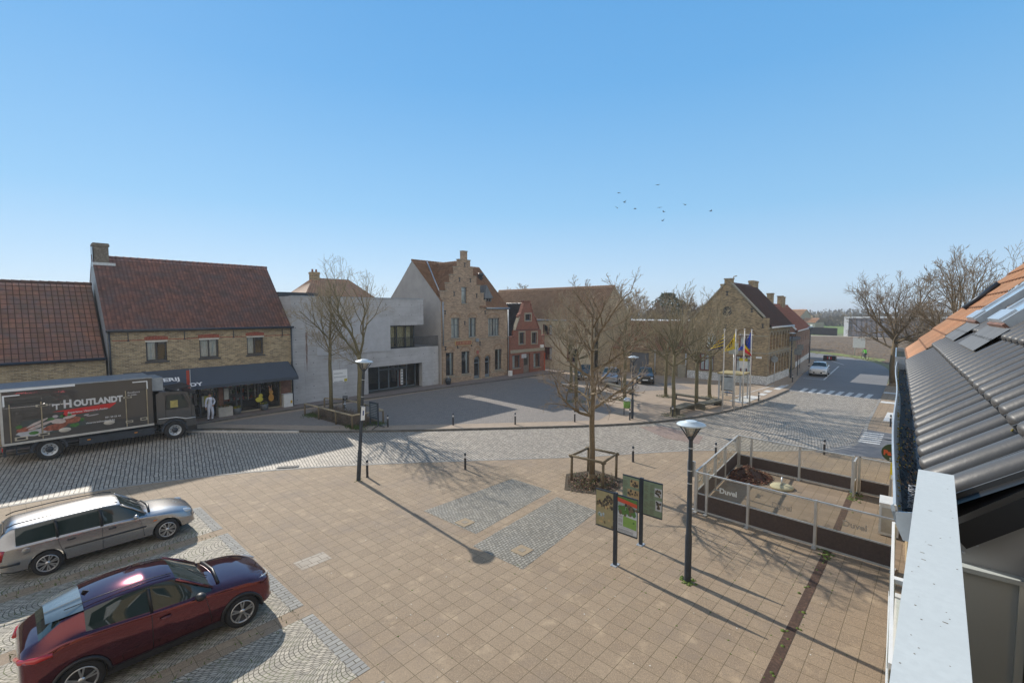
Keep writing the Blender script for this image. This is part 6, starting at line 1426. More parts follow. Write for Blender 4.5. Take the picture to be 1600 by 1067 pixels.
for k in range(2600):
    x, y = rr.uniform(14.2, 15.9), rr.uniform(25.9, 31.5); a = rr.uniform(0, 6.28); L_ = rr.uniform(.2, .65); p = Vector((x, y, .07)); q = p + Vector((math.cos(a) * .3, math.sin(a) * .3, L_ * .75)); w_ = Vector((-math.sin(a), math.cos(a), 0)) * .008
    m.face([p - w_, p + w_, q + w_ * .5, q - w_ * .5], 0)
    if rr.random() < .6: v = Vector((rr.gauss(0, 1), rr.gauss(0, 1), rr.gauss(0, 1))).normalized() * .035; m.face([q - v, q + v.orthogonal() * .6, q + v], 1 if y > 27 else rr.choice([1, 2]))
for k in range(1500):
    (cx, cy, sx) = rr.choice([(14.2, 30.9, .4), (14.3, 25.9, .3), (15.6, 25.9, .4)]); x, y = rr.gauss(cx, sx * .7), rr.gauss(cy, .4); m.face([(x - .02, y, .06), (x + .02, y, .06), (x + rr.gauss(0, .04), y + rr.gauss(0, .04), .06 + rr.uniform(.06, .16))], 3)
m.build('bed_shrubs', [mat('shrub_twigs', (.13, .10, .075), .9), mat('shrub_leaves', (.16, .12, .08), .9), mat('shrub_rust', (.30, .17, .10), .9), green_m], kind='stuff')
# caged tree bed
sheet('tree_bed', [(14.7, 10.6), (15.3, 9.0), (17.3, 9.2), (17.5, 11.0), (16.2, 11.6)], .066, soil)
m = MB()
for k in range(3200):
    x, y = rr.gauss(16.1, .62), rr.gauss(10.2, .5)
    if abs(x - 16.1) + abs(y - 10.2) > 1.5: continue
    s_ = rr.uniform(.015, .045); v = Vector((rr.gauss(0, 1), rr.gauss(0, 1), rr.gauss(0, .6))).normalized() * s_; w_ = v.cross(Vector((rr.random(), rr.random(), 1))).normalized() * s_ * .6; p = Vector((x, y, .07 + rr.uniform(0, .09))); m.face([p - v, p + w_, p + v, p - w_], rr.choice([0, 0, 1, 2]))
m.build('ground_cover', [leaf_brown, mat('pink_brown_leaves', (.24, .15, .12), .9), green_m], kind='stuff')
gd = thing('tree_guard', 'square wooden guard of four posts round the young tree', 'tree guard', (16.4, 10.5, .05))
GP = [(15.82, 9.55), (15.75, 11.0), (17.15, 11.1), (17.2, 9.75)]
for x, y in GP: m = MB(); m.tube([(x, y, .02), (x + .02, y, 1.12)], .055, 8); m.build('post', wood_old, gd)
for a, b_ in zip(GP, GP[1:] + GP[:1]):
    m = MB(); A3, B3 = Vector((*a, 1.1)), Vector((*b_, 1.1)); d = (B3 - A3).normalized() * .12; m.tube([A3 - d, B3 + d], .05, 7); m.build('rail', wood_old, gd)

# ------------------------------------------------------------------ bare trees
def grow(mb, R, p, d, L, r, lev, K, up=.25, wob=.12):
    n = max(2, int(L / K['seg'][lev])); pts = [p]; q = Vector(p); dd = Vector(d).normalized(); step = L / n
    for i in range(n):
        dd = (dd + Vector((R.gauss(0, wob), R.gauss(0, wob), R.gauss(0, wob) + up * .12))).normalized(); q = q + dd * step; pts.append(q.copy())
    rs = [max(K['rmin'], r * (1 - .72 * i / n)) for i in range(n + 1)]
    mb.tube(pts, rs, 6 if r > .05 else 4 if r > .02 else 3, 0 if r > .022 else 1, cap=False)
    if lev >= K['lev']: return
    kids = K['kids'][lev]
    for k in range(kids):
        t = (k + R.uniform(.3, .9)) / kids; t = K['t0'][lev] + (1 - K['t0'][lev]) * t
        f = min(n - 1, int(t * n)); base = pts[f].lerp(pts[f + 1], t * n - f) if f + 1 <= n else pts[-1]
        ax = (pts[f + 1] - pts[f]).normalized(); o = ax.orthogonal().normalized(); phi = k * 2.4 + R.uniform(-.6, .6); o = Matrix.Rotation(phi, 3, ax) @ o
        a = rad(R.uniform(*K['ang'][lev])); nd = ax * math.cos(a) + o * math.sin(a); nd.z += up * .5
        grow(mb, R, base, nd, L * R.uniform(*K['len'][lev]) * (1.15 - .55 * t), rs[f] * K['rk'][lev], lev + 1, K, up, wob * 1.15)
def tree_build(name, label, x, y, trunk_pts, trunk_r, limbs, K, seed, mats, up=.3, group=None, z=.04):
    o = thing(name, label, 'tree', (x, y, z), group=group); R = random.Random(seed)
    m = MB(); m.tube(trunk_pts, trunk_r, 10); 
    fl = trunk_r[0]; m.tube([(0, 0, -.05), (0, 0, .12), (0, 0, .3)], [fl * 1.5, fl * 1.15, fl], 10, cap=False)
    m.build('trunk', mats[0], o, **LW)
    m = MB()
    for (p, d, L, r) in limbs(R): grow(m, R, Vector(p), Vector(d), L, r, 0, K, up)
    m.build('crown', list(mats), o, **LW); return o
# main caged tree: central leader, long lower side branches
def limbs_main(R):
    out = [((0.0, .05, 4.6), (.02, 0, 1), 3.7, .07)]
    for k in range(15):
        z = 2.45 + 4.6 * (k / 14) ** 1.1; a = k * 2.399 + .6; e = rad(12 + 42 * k / 16) + R.uniform(-.1, .12)
        L = 3.3 * (1 - .62 * k / 16) * R.uniform(.8, 1.1); x = .05 * (z - 2.4) / 4
        out.append(((x * 0, .02, min(z, 6.8)), (math.cos(a) * math.cos(e), math.sin(a) * math.cos(e), math.sin(e)), L, .07 * (1 - .5 * k / 16)))
    return out
KM = dict(lev=3, seg=[.28, .2, .14, .1], kids=[8, 6, 3], t0=[.15, .12, .1], ang=[(28, 62), (25, 60), (25, 60)], len=[(.38, .58), (.38, .6), (.4, .6)], rk=[.62, .58, .6], rmin=.0065)
tree_build('bare_tree', 'young bare tree with spreading tan branches inside the wooden guard', 16.35, 10.4, [(0, 0, 0), (.02, 0, 1.2), (-.02, .01, 2.4), (.03, 0, 3.6), (0, .05, 5.0), (.02, .05, 6.9)], [.13, .115, .105, .085, .065, .035], limbs_main, KM, 7, (bark_main, twig_main), .30)
# vase shaped pollarded trees on the square
def vase(nl, z0, dz, e0, L, r):
    def f(R):
        out = []
        for k in range(nl):
            a = k * 6.283 / nl + R.uniform(-.3, .3); e = rad(e0) + R.uniform(-.15, .25); out.append(((.02 * math.cos(a), .02 * math.sin(a), z0 + dz * R.random()), (math.cos(a) * math.cos(e), math.sin(a) * math.cos(e), math.sin(e)), L * R.uniform(.85, 1.1), r))
        return out
    return f
KV = dict(lev=3, seg=[.3, .25, .2, .15], kids=[6, 5, 3], t0=[.25, .15, .15], ang=[(22, 48), (20, 45), (20, 50)], len=[(.5, .75), (.42, .62), (.4, .6)], rk=[.6, .55, .6], rmin=.008)
KL = dict(KV, kids=[7, 6, 4], rmin=.007)
tree_build('bare_tree', 'slender bare tree left of its twin in front of the concrete wall', 15.2, 30.6, [(0, 0, 0), (.02, .02, 1.8), (.0, .05, 3.4), (.05, 0, 4.9), (.03, 0, 6.0)], [.14, .12, .11, .09, .06], lambda R: vase(6, 4.2, 1.3, 50, 3.2, .055)(R) + [((.03, 0, 5.8), (0, 0, 1), 2.8, .05)] + vase(4, 4.0, .4, 15, 1.9, .03)(R), KL, 11, (bark_dark, twig_dark), .35)
tree_build('bare_tree', 'tall forked bare tree nearest the chalkboard, with upright limbs', 15.75, 27.7, [(0, 0, 0), (-.05, 0, 1.5), (.02, .0, 3.0), (.0, .05, 4.2)], [.19, .165, .15, .13], lambda R: [((0, .05, 4.0), (0, .0, 1), 5.2, .10), ((0, .05, 4.0), (-.25, .75, 1), 4.2, .085), ((0, .05, 4.1), (.3, -.75, 1), 4.2, .085), ((0, 0, 3.6), (-.9, .9, .35), 2.2, .03), ((0, 0, 3.4), (.2, 1, .2), 2.4, .03)], dict(KL, kids=[9, 6, 4], t0=[.22, .15, .15]), 5, (bark_dark, twig_dark), .35)
T1 = tree_build('bare_tree', 'bare tree rising behind the stone bench nearest the kerb', 30.54, 13.04, [(0, 0, 0), (.04, 0, 1.2), (-.04, .03, 2.4), (0, 0, 3.5), (0, 0, 4.4)], [.15, .13, .115, .10, .08], lambda R: vase(6, 3.3, 1.0, 38, 2.9, .06)(R) + vase(5, 4.0, .5, 62, 3.2, .05)(R), KV, 21, (bark_dark, twig_dark), .4, 'bare trees on the square')
T2 = tree_build('bare_tree', 'bare tree between the second bench and the slab bench by the flagpoles', 34.37, 12.95, [(0, 0, 0), (-.03, 0, 1.2), (.03, .03, 2.6), (0, 0, 3.6)], [.15, .13, .12, .10], lambda R: vase(7, 3.0, .6, 30, 2.8, .06)(R) + vase(5, 3.4, .4, 58, 3.0, .05)(R), KV, 33, (bark_dark, twig_dark), .4, 'bare trees on the square')
copy_tree(T1, label='slimmer bare tree behind the poster board, nearest the corner building', loc=(38.88, 13.6, .04), rz=2.2)
copy_tree(T2, label='bare tree at the end of the back row beside the long slab bench', loc=(37.12, 16.54, .04), rz=4.0)
copy_tree(T1, label='bare tree in the back row seen behind the square lamp', loc=(33.55, 18.35, .04), rz=1.2)
copy_tree(T2, label='bare tree at the left end of the back row, seen through the caged tree', loc=(30.26, 20.76, .04), rz=.9)
copy_tree(T1, label='bare tree half hidden behind the caged tree crown near the parked cars', loc=(33.6, 23.6, .04), rz=5.0)
m = MB(); rr = random.Random(6)
for cx, cy in ((30.54, 13.04), (34.37, 12.95), (38.88, 13.6), (37.12, 16.54), (33.55, 18.35), (30.26, 20.76)):
    for k in range(260): a, q = rr.uniform(0, 6.28), rr.random() ** .5 * .8; x, y = cx + q * math.cos(a), cy + q * math.sin(a); m.face([(x - .03, y, .04), (x + .03, y, .04), (x + rr.gauss(0, .03), y + rr.gauss(0, .03), .04 + rr.uniform(.03, .09))])
m.build('grass_tufts', grass_m, kind='stuff')
KB = dict(lev=3, seg=[.6, .4, .3, .25, .25], kids=[8, 7, 5, 3], t0=[.2, .15, .15, .1], ang=[(22, 50), (22, 50), (20, 50), (20, 50)], len=[(.45, .7), (.42, .62), (.4, .6), (.4, .6)], rk=[.6, .55, .6, .6], rmin=.012)
R1 = tree_build('big_bare_tree', 'broad bare street tree beyond the end of the gutter', 57.2, 3.0, [(0, 0, 0), (-.1, .1, 2.0), (0, 0, 3.6), (0, 0, 4.6)], [.30, .26, .24, .2], lambda R: vase(6, 3.4, .9, 28, 4.3, .12)(R) + vase(5, 4.2, .5, 58, 5.2, .11)(R), KB, 44, (bark_main, twig_far), .25)
copy_tree(R1, label='tall bare tree whose crown rises behind the orange roof', loc=(50.5, -1.2, 0), rz=2.0).scale = (.88, .88, 1.12)
copy_tree(R1, label='farther bare tree right of the street behind the orange roof slope', loc=(68, 1.0, 0), rz=4.1).scale = (.8, .8, .8)
# far trees, one mesh copied
FT = tree_build('distant_tree', 'round topped bare tree behind the roofs right of the stepped gable', 74, 66, [(0, 0, 0), (0, 0, 4), (0, 0, 6)], [.35, .3, .2], vase(7, 4, 2, 45, 5.5, .16), dict(KB, lev=3, rmin=.03, kids=[8, 7, 5]), 50, (twig_far, twig_far), .2, 'bare trees beyond the roofs')
for x, y, s_, lab in ((92, 76, .8, 'small bare treetop left of the long roof'), (78, 43, .95, 'bare tree rising right of the long cream house'), (82, 39, .75, 'bare tree between long house and dark evergreen'), (92, 36, .85, 'bare tree just right of the dark evergreen'), (100, 34, .8, 'bare tree above the pantiled wing'), (104, 30, .9, 'bare tree left of the corner building gable')):
    copy_tree(FT, label=lab, loc=(x, y, 0), rz=x).scale = (s_, s_, s_)
ev = thing('evergreen_tree', 'dark round evergreen behind the pantiled outbuilding', 'tree', (90, 40, 0)); m = MB(); m.tube([(0, 0, 0), (0, 0, 8)], [.3, .1], 8); m.build('trunk', twig_far, ev, **LW)
m = MB(); rr = random.Random(17)
for k in range(5200):
    z = rr.uniform(2, 10.8); w_ = 3.2 * math.sqrt(max(.02, 1 - ((z - 5.4) / 5.6) ** 2)) * (1 + .18 * math.sin(z * 3)); a = rr.uniform(0, 6.28); q = w_ * rr.random() ** .35 * (1 + .15 * math.sin(a * 5 + z)); p = Vector((q * math.cos(a), q * math.sin(a), z)); s_ = rr.uniform(.12, .28); v = Vector((rr.gauss(0, 1), rr.gauss(0, 1), rr.gauss(0, 1))).normalized() * s_; u = v.orthogonal().normalized() * s_ * .7; m.face([p - v, p + u, p + v, p - u])
m.build('crown', mat('evergreen', (.035, .05, .02), .9, var=.5, vs=.8), ev, **LW)
# far wood line and hedge lines: nobody could count these
m = MB(); rr = random.Random(23)
for (x0, y0, x1, y1, H_, n_) in ((420, -300, 560, 260, 11, 1500), (560, 60, 300, 420, 11, 1500), (300, 420, -60, 520, 12, 1500), (260, 120, 330, -40, 7, 700), (150, 160, 210, 90, 8, 600), (-60, 520, -300, 420, 12, 700)):
    for k in range(n_):
        t = rr.random(); x, y = x0 + (x1 - x0) * t + rr.gauss(0, 6), y0 + (y1 - y0) * t + rr.gauss(0, 6); h_ = H_ * (.55 + .45 * math.sin(t * 37) ** 2) * rr.uniform(.6, 1.05); w_ = rr.uniform(.8, 2.4)
        a = rr.uniform(0, 3.14); dx, dy = w_ * math.cos(a), w_ * math.sin(a)
        for j in range(5):
            zc = h_ * rr.uniform(.2, .9); s_ = rr.uniform(.6, 1.5); px_, py_ = x + rr.gauss(0, w_), y + rr.gauss(0, w_)
            m.face([(px_ - dx * .5 * s_, py_ - dy * .5 * s_, zc), (px_, py_, zc - s_), (px_ + dx * .5 * s_, py_ + dy * .5 * s_, zc + .2), (px_, py_, zc + s_ * 1.1)])
        m.tube([(x, y, 0), (x + rr.gauss(0, .3), y + rr.gauss(0, .3), h_)], [.25, .06], 3, cap=False)
m.build('far_treeline', mat('far_wood', (.12, .105, .075), 1, var=.3, vs=.03), kind='stuff')
# timber/stone heap behind the street tree and clods on the field
m = MB()
for k in range(2600):
    x, y = rr.uniform(80, 135), rr.uniform(-15, 40)
    s_ = rr.uniform(.08, .3); m.lathe([(s_, 0), (s_ * .7, s_ * .2), (0, s_ * .28)], 5, (x, y, -.01)) if y < 6 + (x - 84) * 1.1 and y > 8 - (x - 78) * 1.2 else None
m.build('field_clods', mat('clods', (.17, .12, .075), 1, var=.5, vs=1), kind='stuff')
hp = thing('log_heap', 'pale heap of cut timber at the roadside past the street tree', 'log pile', (70, 2, 0)); m = MB()
for k in range(40): x, y = 70 + rr.gauss(0, 1.2), 1.6 + rr.gauss(0, .5); m.tube([(x, y, .2 + rr.uniform(0, 1.0)), (x + rr.uniform(-.3, .3), y + 1.6, .2 + rr.uniform(0, .8))], .13, 6)
m.build('logs', mat('cut_wood', (.42, .33, .2), .9, var=.4, vs=4), hp)

# ------------------------------------------------------------------ cars
def bake(o):
    me = bpy.data.meshes.new_from_object(o.evaluated_get(bpy.context.evaluated_depsgraph_get())); return me
def car(label, x, y, rz, spec, cat='car', name='parked_car'):
    """loft a body cage, subdivide, cut wheel arches, split into parts by material"""
    o = thing(name, label, cat, (x, y, spec.get('z', .055)), rz)
    St = spec['stations']; N = len(St[0][1]); me = bpy.data.meshes.new('cage'); vs = []; fs = []; mi = []
    full = []
    for sx, ring in St:
        rr_ = [(sx, yy, zz) for yy, zz in ring] + [(sx, -yy, zz) for yy, zz in reversed(ring[1:-1])]
        full.append(rr_)
    n = len(full[0])
    for r_ in full: vs += r_
    def mat_of(i, k):
        kk = k if k < N - 1 else n - 1 - k
        if kk == 5 and i in spec['side_glass']: return 1
        if kk in (6, 7) and i in spec['screen']: return 1
        if kk == 5 and i in spec['screen']: return 1
        if kk in (6, 7) and i in spec.get('hatch', ()): return 1
        if kk in (5, 6, 7) and i in spec.get('screen_full', ()): return 1
        if kk <= 1: return 2
        if kk == 2 and spec.get('clad'): return 0
        return 0
    for i in range(len(full) - 1):
        for k in range(n): fs.append((i * n + k, i * n + (k + 1) % n, (i + 1) * n + (k + 1) % n, (i + 1) * n + k)); mi.append(mat_of(i, k))
    fs.append(tuple(reversed(range(n)))); mi.append(0); e = (len(full) - 1) * n; fs.append(tuple(range(e, e + n))); mi.append(0)
    me.from_pydata(vs, [], fs); me.polygons.foreach_set('material_index', mi)
    for m_ in (spec['paint'], car_glass, black): me.materials.append(m_)
    import bmesh
    bm = bmesh.new(); bm.from_mesh(me); bmesh.ops.recalc_face_normals(bm, faces=bm.faces)
    cr = bm.edges.layers.float.new('crease_edge')
    for ed in bm.edges:
        f = ed.link_faces
        if len(f) == 2 and f[0].material_index != f[1].material_index: ed[cr] = .95
        k0, k1 = [v.index % n for v in ed.verts]
        if k0 == k1 and (k0 if k0 < N else n - k0) in (3, 4): ed[cr] = max(ed[cr], .35)
        if k0 == k1 and (k0 if k0 < N else n - k0) in (6,): ed[cr] = max(ed[cr], .5)
    cv = bm.verts.layers.float.new('crease_vert')
    for v in bm.verts:
        ms_ = {f.material_index for f in v.link_faces}
        if 1 in ms_ and 0 in ms_: v[cv] = .75
    bm.to_mesh(me); bm.free()
    b = bpy.data.objects.new('tmpbody', me); COL.objects.link(b)
    sb = b.modifiers.new('s', 'SUBSURF'); sb.levels = sb.render_levels = 3
    cuts = []
    for wx in spec['axles']:
        cm = MB(); R_ = spec['wr'] + .055; cm.tube([(wx, -1.2, spec['wr']), (wx, 1.2, spec['wr'])], R_, 32, sm=False)
        if 1: c_ = cm.build('cut', [black, black, black]); cuts.append(c_)
        c_.data.polygons.foreach_set('material_index', [2] * len(c_.data.polygons))
        bo = b.modifiers.new('b', 'BOOLEAN'); bo.operation = 'DIFFERENCE'; bo.object = c_; bo.solver = 'EXACT'
    bpy.context.view_layer.update()
    bk = bake(b)
    for c_ in cuts: bpy.data.objects.remove(c_)
    bpy.data.objects.remove(b)
    for idx, (nm, mm_) in enumerate((('body', spec['paint']), ('window_glass', car_glass), ('underbody', black))):
        bm = bmesh.new(); bm.from_mesh(bk)
        bmesh.ops.delete(bm, geom=[f for f in bm.faces if f.material_index != idx], context='FACES')
        for f in bm.faces: f.smooth = True; f.material_index = 0
        m2 = bpy.data.meshes.new(nm); bm.to_mesh(m2); bm.free(); m2.materials.append(mm_)
        po = bpy.data.objects.new(nm, m2); COL.objects.link(po); po.parent = o
    wr, tw_ = spec['wr'], .2
    for wx in spec['axles']:
        for s in (-1, 1):
            yc = s * (spec['hw'] - tw_ / 2 - .02); out = s * tw_ / 2
            m = MB(); m.lathe([(wr * .66, -out), (wr * .93, -out), (wr, -out * .7), (wr, out * .7), (wr * .94, out), (wr * .68, out * .95), (wr * .66, out * .6)], 28, (wx, yc, wr), 'y'); w_ = m.build('wheel', tyre_m, o, **LW)
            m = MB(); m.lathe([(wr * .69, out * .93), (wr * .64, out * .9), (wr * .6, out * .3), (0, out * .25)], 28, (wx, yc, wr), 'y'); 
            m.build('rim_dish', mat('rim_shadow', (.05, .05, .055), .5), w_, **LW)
            m = MB(); m.lathe([(wr * .70, out * .94), (wr * .70, out * 1.0), (wr * .63, out * 1.0), (wr * .62, out * .7)], 28, (wx, yc, wr), 'y')
            ns = spec.get('spokes', 5)
            for k in range(ns):
                a = 2 * math.pi * k / ns + .3
                for da in (-.16, .16):
                    ca, sa = math.cos(a + da), math.sin(a + da); c0, s0 = math.cos(a), math.sin(a)
                    A_ = Vector((wx + wr * .12 * c0, yc + out * .85, wr + wr * .12 * s0)); B_2 = Vector((wx + wr * .64 * ca, yc + out * .93, wr + wr * .64 * sa)); dd = B_2 - A_
                    m.obox((A_ + B_2) / 2, (dd, (0, 1, 0), dd.cross(Vector((0, 1, 0)))), (dd.length / 2, .012, wr * .042))
            m.lathe([(wr * .17, out * .8), (wr * .16, out * .98), (0, out)], 14, (wx, yc, wr), 'y')
            m.build('rim', rim_m, w_, **LW)
    for nm, mm_, bl_ in spec['extras']:
        for parts in bl_:
            m = MB(); parts(m); m.build(nm, mm_, o, **LW)
    return o
car_glass, _n, _l, _b = _m('car_glass'); _b.inputs['Base Color'].default_value = (.02, .032, .03, 1); _b.inputs['Roughness'].default_value = .02; _b.inputs['Specular IOR Level'].default_value = .7
red_light = mat('red_lens', (.45, .01, .01), .15, var=.05, coat=1); clear_light = mat('headlamp_lens', (.55, .58, .6), .1, metal=.3, var=.05, coat=1)
def tb(pts, r, n=6): return lambda m: m.tube(pts, r, n)
def ell(c, rx, ry, rz_, n=14):
    def f(m):
        for k in range(6):
            pass
        prof = [(math.sin(math.pi * k / 8), -math.cos(math.pi * k / 8)) for k in range(9)]; base = len(m.v)
        m.lathe(prof, n); 
        for i in range(base, len(m.v)): v = m.v[i]; m.v[i] = (c[0] + v[0] * rx, c[1] + v[1] * ry, c[2] + v[2] * rz_)
    return f
def bxp(*a): return lambda m: m.box(*a)
def quad(P): return lambda m: m.face(P)
def rg(zb, w, zs, zm, belt, wi, wt, zt, zc, hood=None):
    """one cross-section: half-width w, sill, mid, belt, window base inset wi, window top (wt, zt), centre height zc"""
    if hood is None: return [(0, zb), (w - .12, zb), (w - .02, zs), (w, zm), (w - .035, belt), (wi, belt + .035), (wt, zt), (wt * .6, (zt + zc) / 2 + .012), (0, zc)]
    return [(0, zb), (w - .12, zb), (w - .02, zs), (w, zm), (w - .05, belt), (w - .14, belt + .05), (w - .30, hood - .012), (w * .40, hood + .008), (0, hood + .012)]
def suv_stations(k=1.0):
    return [(-.78, [(0, .42), (.50, .42), (.62, .48), (.66, .68), (.62, .92), (.56, .96), (.45, .98), (.25, .99), (0, .99)]),
            (-.72, [(0, .30), (.66, .30), (.80, .40), (.84, .66), (.80, .98), (.70, 1.06), (.52, 1.10), (.3, 1.11), (0, 1.11)]),
            (-.50, [(0, .24), (.76, .24), (.88, .34), (.905, .66), (.87, 1.01), (.76, 1.10), (.60, 1.20), (.34, 1.22), (0, 1.23)]),
            (-.22, rg(.22, .915, .32, .66, 1.14, .79, .60, 1.40, 1.46)),
            (.10, rg(.20, .90, .30, .64, 1.12, .79, .61, 1.48, 1.54)),
            (.55, rg(.20, .885, .30, .62, 1.08, .80, .62, 1.53, 1.59)),
            (1.02, rg(.20, .885, .30, .62, 1.04, .80, .63, 1.54, 1.60)),
            (1.08, rg(.20, .885, .30, .62, 1.035, .80, .63, 1.54, 1.60)),
            (1.50, rg(.20, .89, .30, .62, 1.01, .80, .60, 1.49, 1.555)),
            (2.10, [(0, .20), (.77, .20), (.87, .30), (.89, .60), (.86, .98), (.80, 1.03), (.70, 1.08), (.40, 1.115), (0, 1.13)]),
            (2.32, [(0, .20), (.77, .20), (.88, .30), (.90, .62), (.86, .97), (.77, 1.02), (.60, 1.045), (.36, 1.065), (0, 1.07)]),
            (2.85, [(0, .22), (.78, .22), (.895, .32), (.91, .64), (.86, .94), (.74, .99), (.55, 1.01), (.32, 1.025), (0, 1.03)]),
            (3.20, [(0, .24), (.70, .24), (.83, .34), (.85, .60), (.78, .83), (.64, .88), (.48, .90), (.28, .92), (0, .925)]),
            (3.36, [(0, .32), (.50, .32), (.62, .40), (.66, .58), (.58, .76), (.48, .80), (.36, .82), (.2, .83), (0, .83)])]
juke_paint, _n, _l, _b = _m('metallic_burgundy'); _b.inputs['Metallic'].default_value = .9; _b.inputs['Roughness'].default_value = .07; _b.inputs['Coat Weight'].default_value = 1; _b.inputs['Coat Roughness'].default_value = .02
lw = _n.new('ShaderNodeLayerWeight'); lw.inputs[0].default_value = .35; _l.new(mixc(_n, _l, lw.outputs['Facing'], (.13, .012, .018), (.07, .011, .05)), _b.inputs['Base Color'])
silver = paint('silver_paint', (.34, .34, .35), metal=.8, rough=.26)
def cladded(wx, r=.40, y=.915, s=-1, n=16):
    def f(m):
        P = [(wx + r * math.cos(math.pi * k / n), s * y, .34 + r * math.sin(math.pi * k / n)) for k in range(n + 1)]; m.tube(P, .035, 6)
    return f
S_ = -1
def spz(x, y): return 1.552 + x * .20 - .07 * abs(y) ** 2.5 + (.012 if .3 < abs(y) < .45 else 0)
def both(f): return [f(-1), f(1)]
jx = dict(stations=suv_stations(), side_glass=(4, 5, 6, 7), screen=(8,), hatch=(2,), axles=(0, 2.636), wr=.345, hw=.915, paint=juke_paint, z=.055, spokes=5, extras=[
    ('wheel_arch_trim', black, [cladded(0, s=-1), cladded(2.636, s=-1, y=.90), cladded(0, s=1), cladded(2.636, s=1, y=.9)]),
    ('sill_trim', black, both(lambda s: lambda m: m.box(.36, 2.28, min(s * .86, s * .905), max(s * .86, s * .905), .24, .36))),
    ('door_gap', black, both(lambda s: lambda m: m.tube([(1.05, s * .893, .36), (1.05, s * .898, .62), (1.05, s * .868, 1.04)], .006, 4)) + both(lambda s: lambda m: m.tube([(2.05, s * .893, .40), (2.03, s * .90, .62), (1.96, s * .866, .98)], .006, 4))),
    ('pillar_trim', black, both(lambda s: lambda m: m.tube([(1.06, s * .81, 1.07), (1.05, s * .735, 1.29), (1.04, s * .655, 1.50)], .028, 6))),
    ('roof_rail', black, both(lambda s: lambda m: m.tube([(-.15, s * .43, 1.53), (.4, s * .46, 1.588), (1.05, s * .46, 1.60), (1.46, s * .44, 1.55)], .008, 5))),
    ('door_mirror', black, both(lambda s: lambda m: (ell((1.84, s * 1.0, 1.10), .10, .11, .075)(m), m.tube([(1.85, s * .82, 1.05), (1.84, s * .94, 1.08)], .025, 6)))),
    ('door_handle', paint('handle_burgundy', (.12, .02, .03)), both(lambda s: lambda m: m.tube([(1.18, s * .895, .90), (1.26, s * .915, .91), (1.36, s * .895, .91)], .016, 6))),
    ('headlight', clear_light, both(lambda s: ell((3.19, s * .65, .62), .12, .12, .10))),
    ('front_pillar', juke_paint, both(lambda s: lambda m: m.tube([(2.13, s * .715, 1.06), (1.82, s * .68, 1.27), (1.50, s * .615, 1.47)], .035, 6))),
    ('running_light', clear_light, both(lambda s: lambda m: m.tube([(3.02, s * .76, .88), (3.20, s * .64, .86), (3.34, s * .46, .82)], .022, 6))),
    ('tail_light', red_light, both(lambda s: lambda m: m.tube([(-.34, s * .878, 1.02), (-.55, s * .83, 1.0), (-.72, s * .66, .97), (-.79, s * .42, .95)], [.035, .055, .055, .03], 8))),
    ('spoiler', mat('spoiler_pale', (.12, .16, .18), .25, metal=.3, coat=1), [lambda m: [m.face([(x_ / 10, y_ / 10 * (.60 + .1 * x_ / 3) , spz(x_ / 10, y_ / 10)) for x_, y_ in ((i_, j_), (i_ + 1, j_), (i_ + 1, j_ + 1), (i_, j_ + 1))], sm=True) for i_ in range(-4, 1) for j_ in range(-10, 10)] + [m.face([(-.4, j_ / 10 * .467, spz(-.4, j_ / 10)), (-.4, (j_ + 1) / 10 * .467, spz(-.4, (j_ + 1) / 10)), (-.38, (j_ + 1) / 10 * .467, spz(-.4, (j_ + 1) / 10) - .05), (-.38, j_ / 10 * .467, spz(-.4, j_ / 10) - .05)]) for j_ in range(-10, 10)]]),
    ('wiper', black, both(lambda s: lambda m: m.tube([(2.15, s * .35 + .1, 1.125), (1.85, s * .35 + .35, 1.31)], .008, 4))),
    ('cowl', black, [lambda m: m.tube([(2.26, -.62, 1.075), (2.32, 0, 1.10), (2.26, .62, 1.075)], .035, 6)]),
    ('roof_antenna', black, [lambda m: m.poly([(0, 0), (.14, 0), (.03, .06)], lambda a, b_, d: (.12 + a, -.01 + d, 1.535 + b_), depth=.02)]),
    ('grille', black, [lambda m: m.box(3.33, 3.375, -.35, .35, .48, .74)]),
])
car('burgundy crossover car parked at the front left, nearest the camera', .74, 12.02, 0, jx)
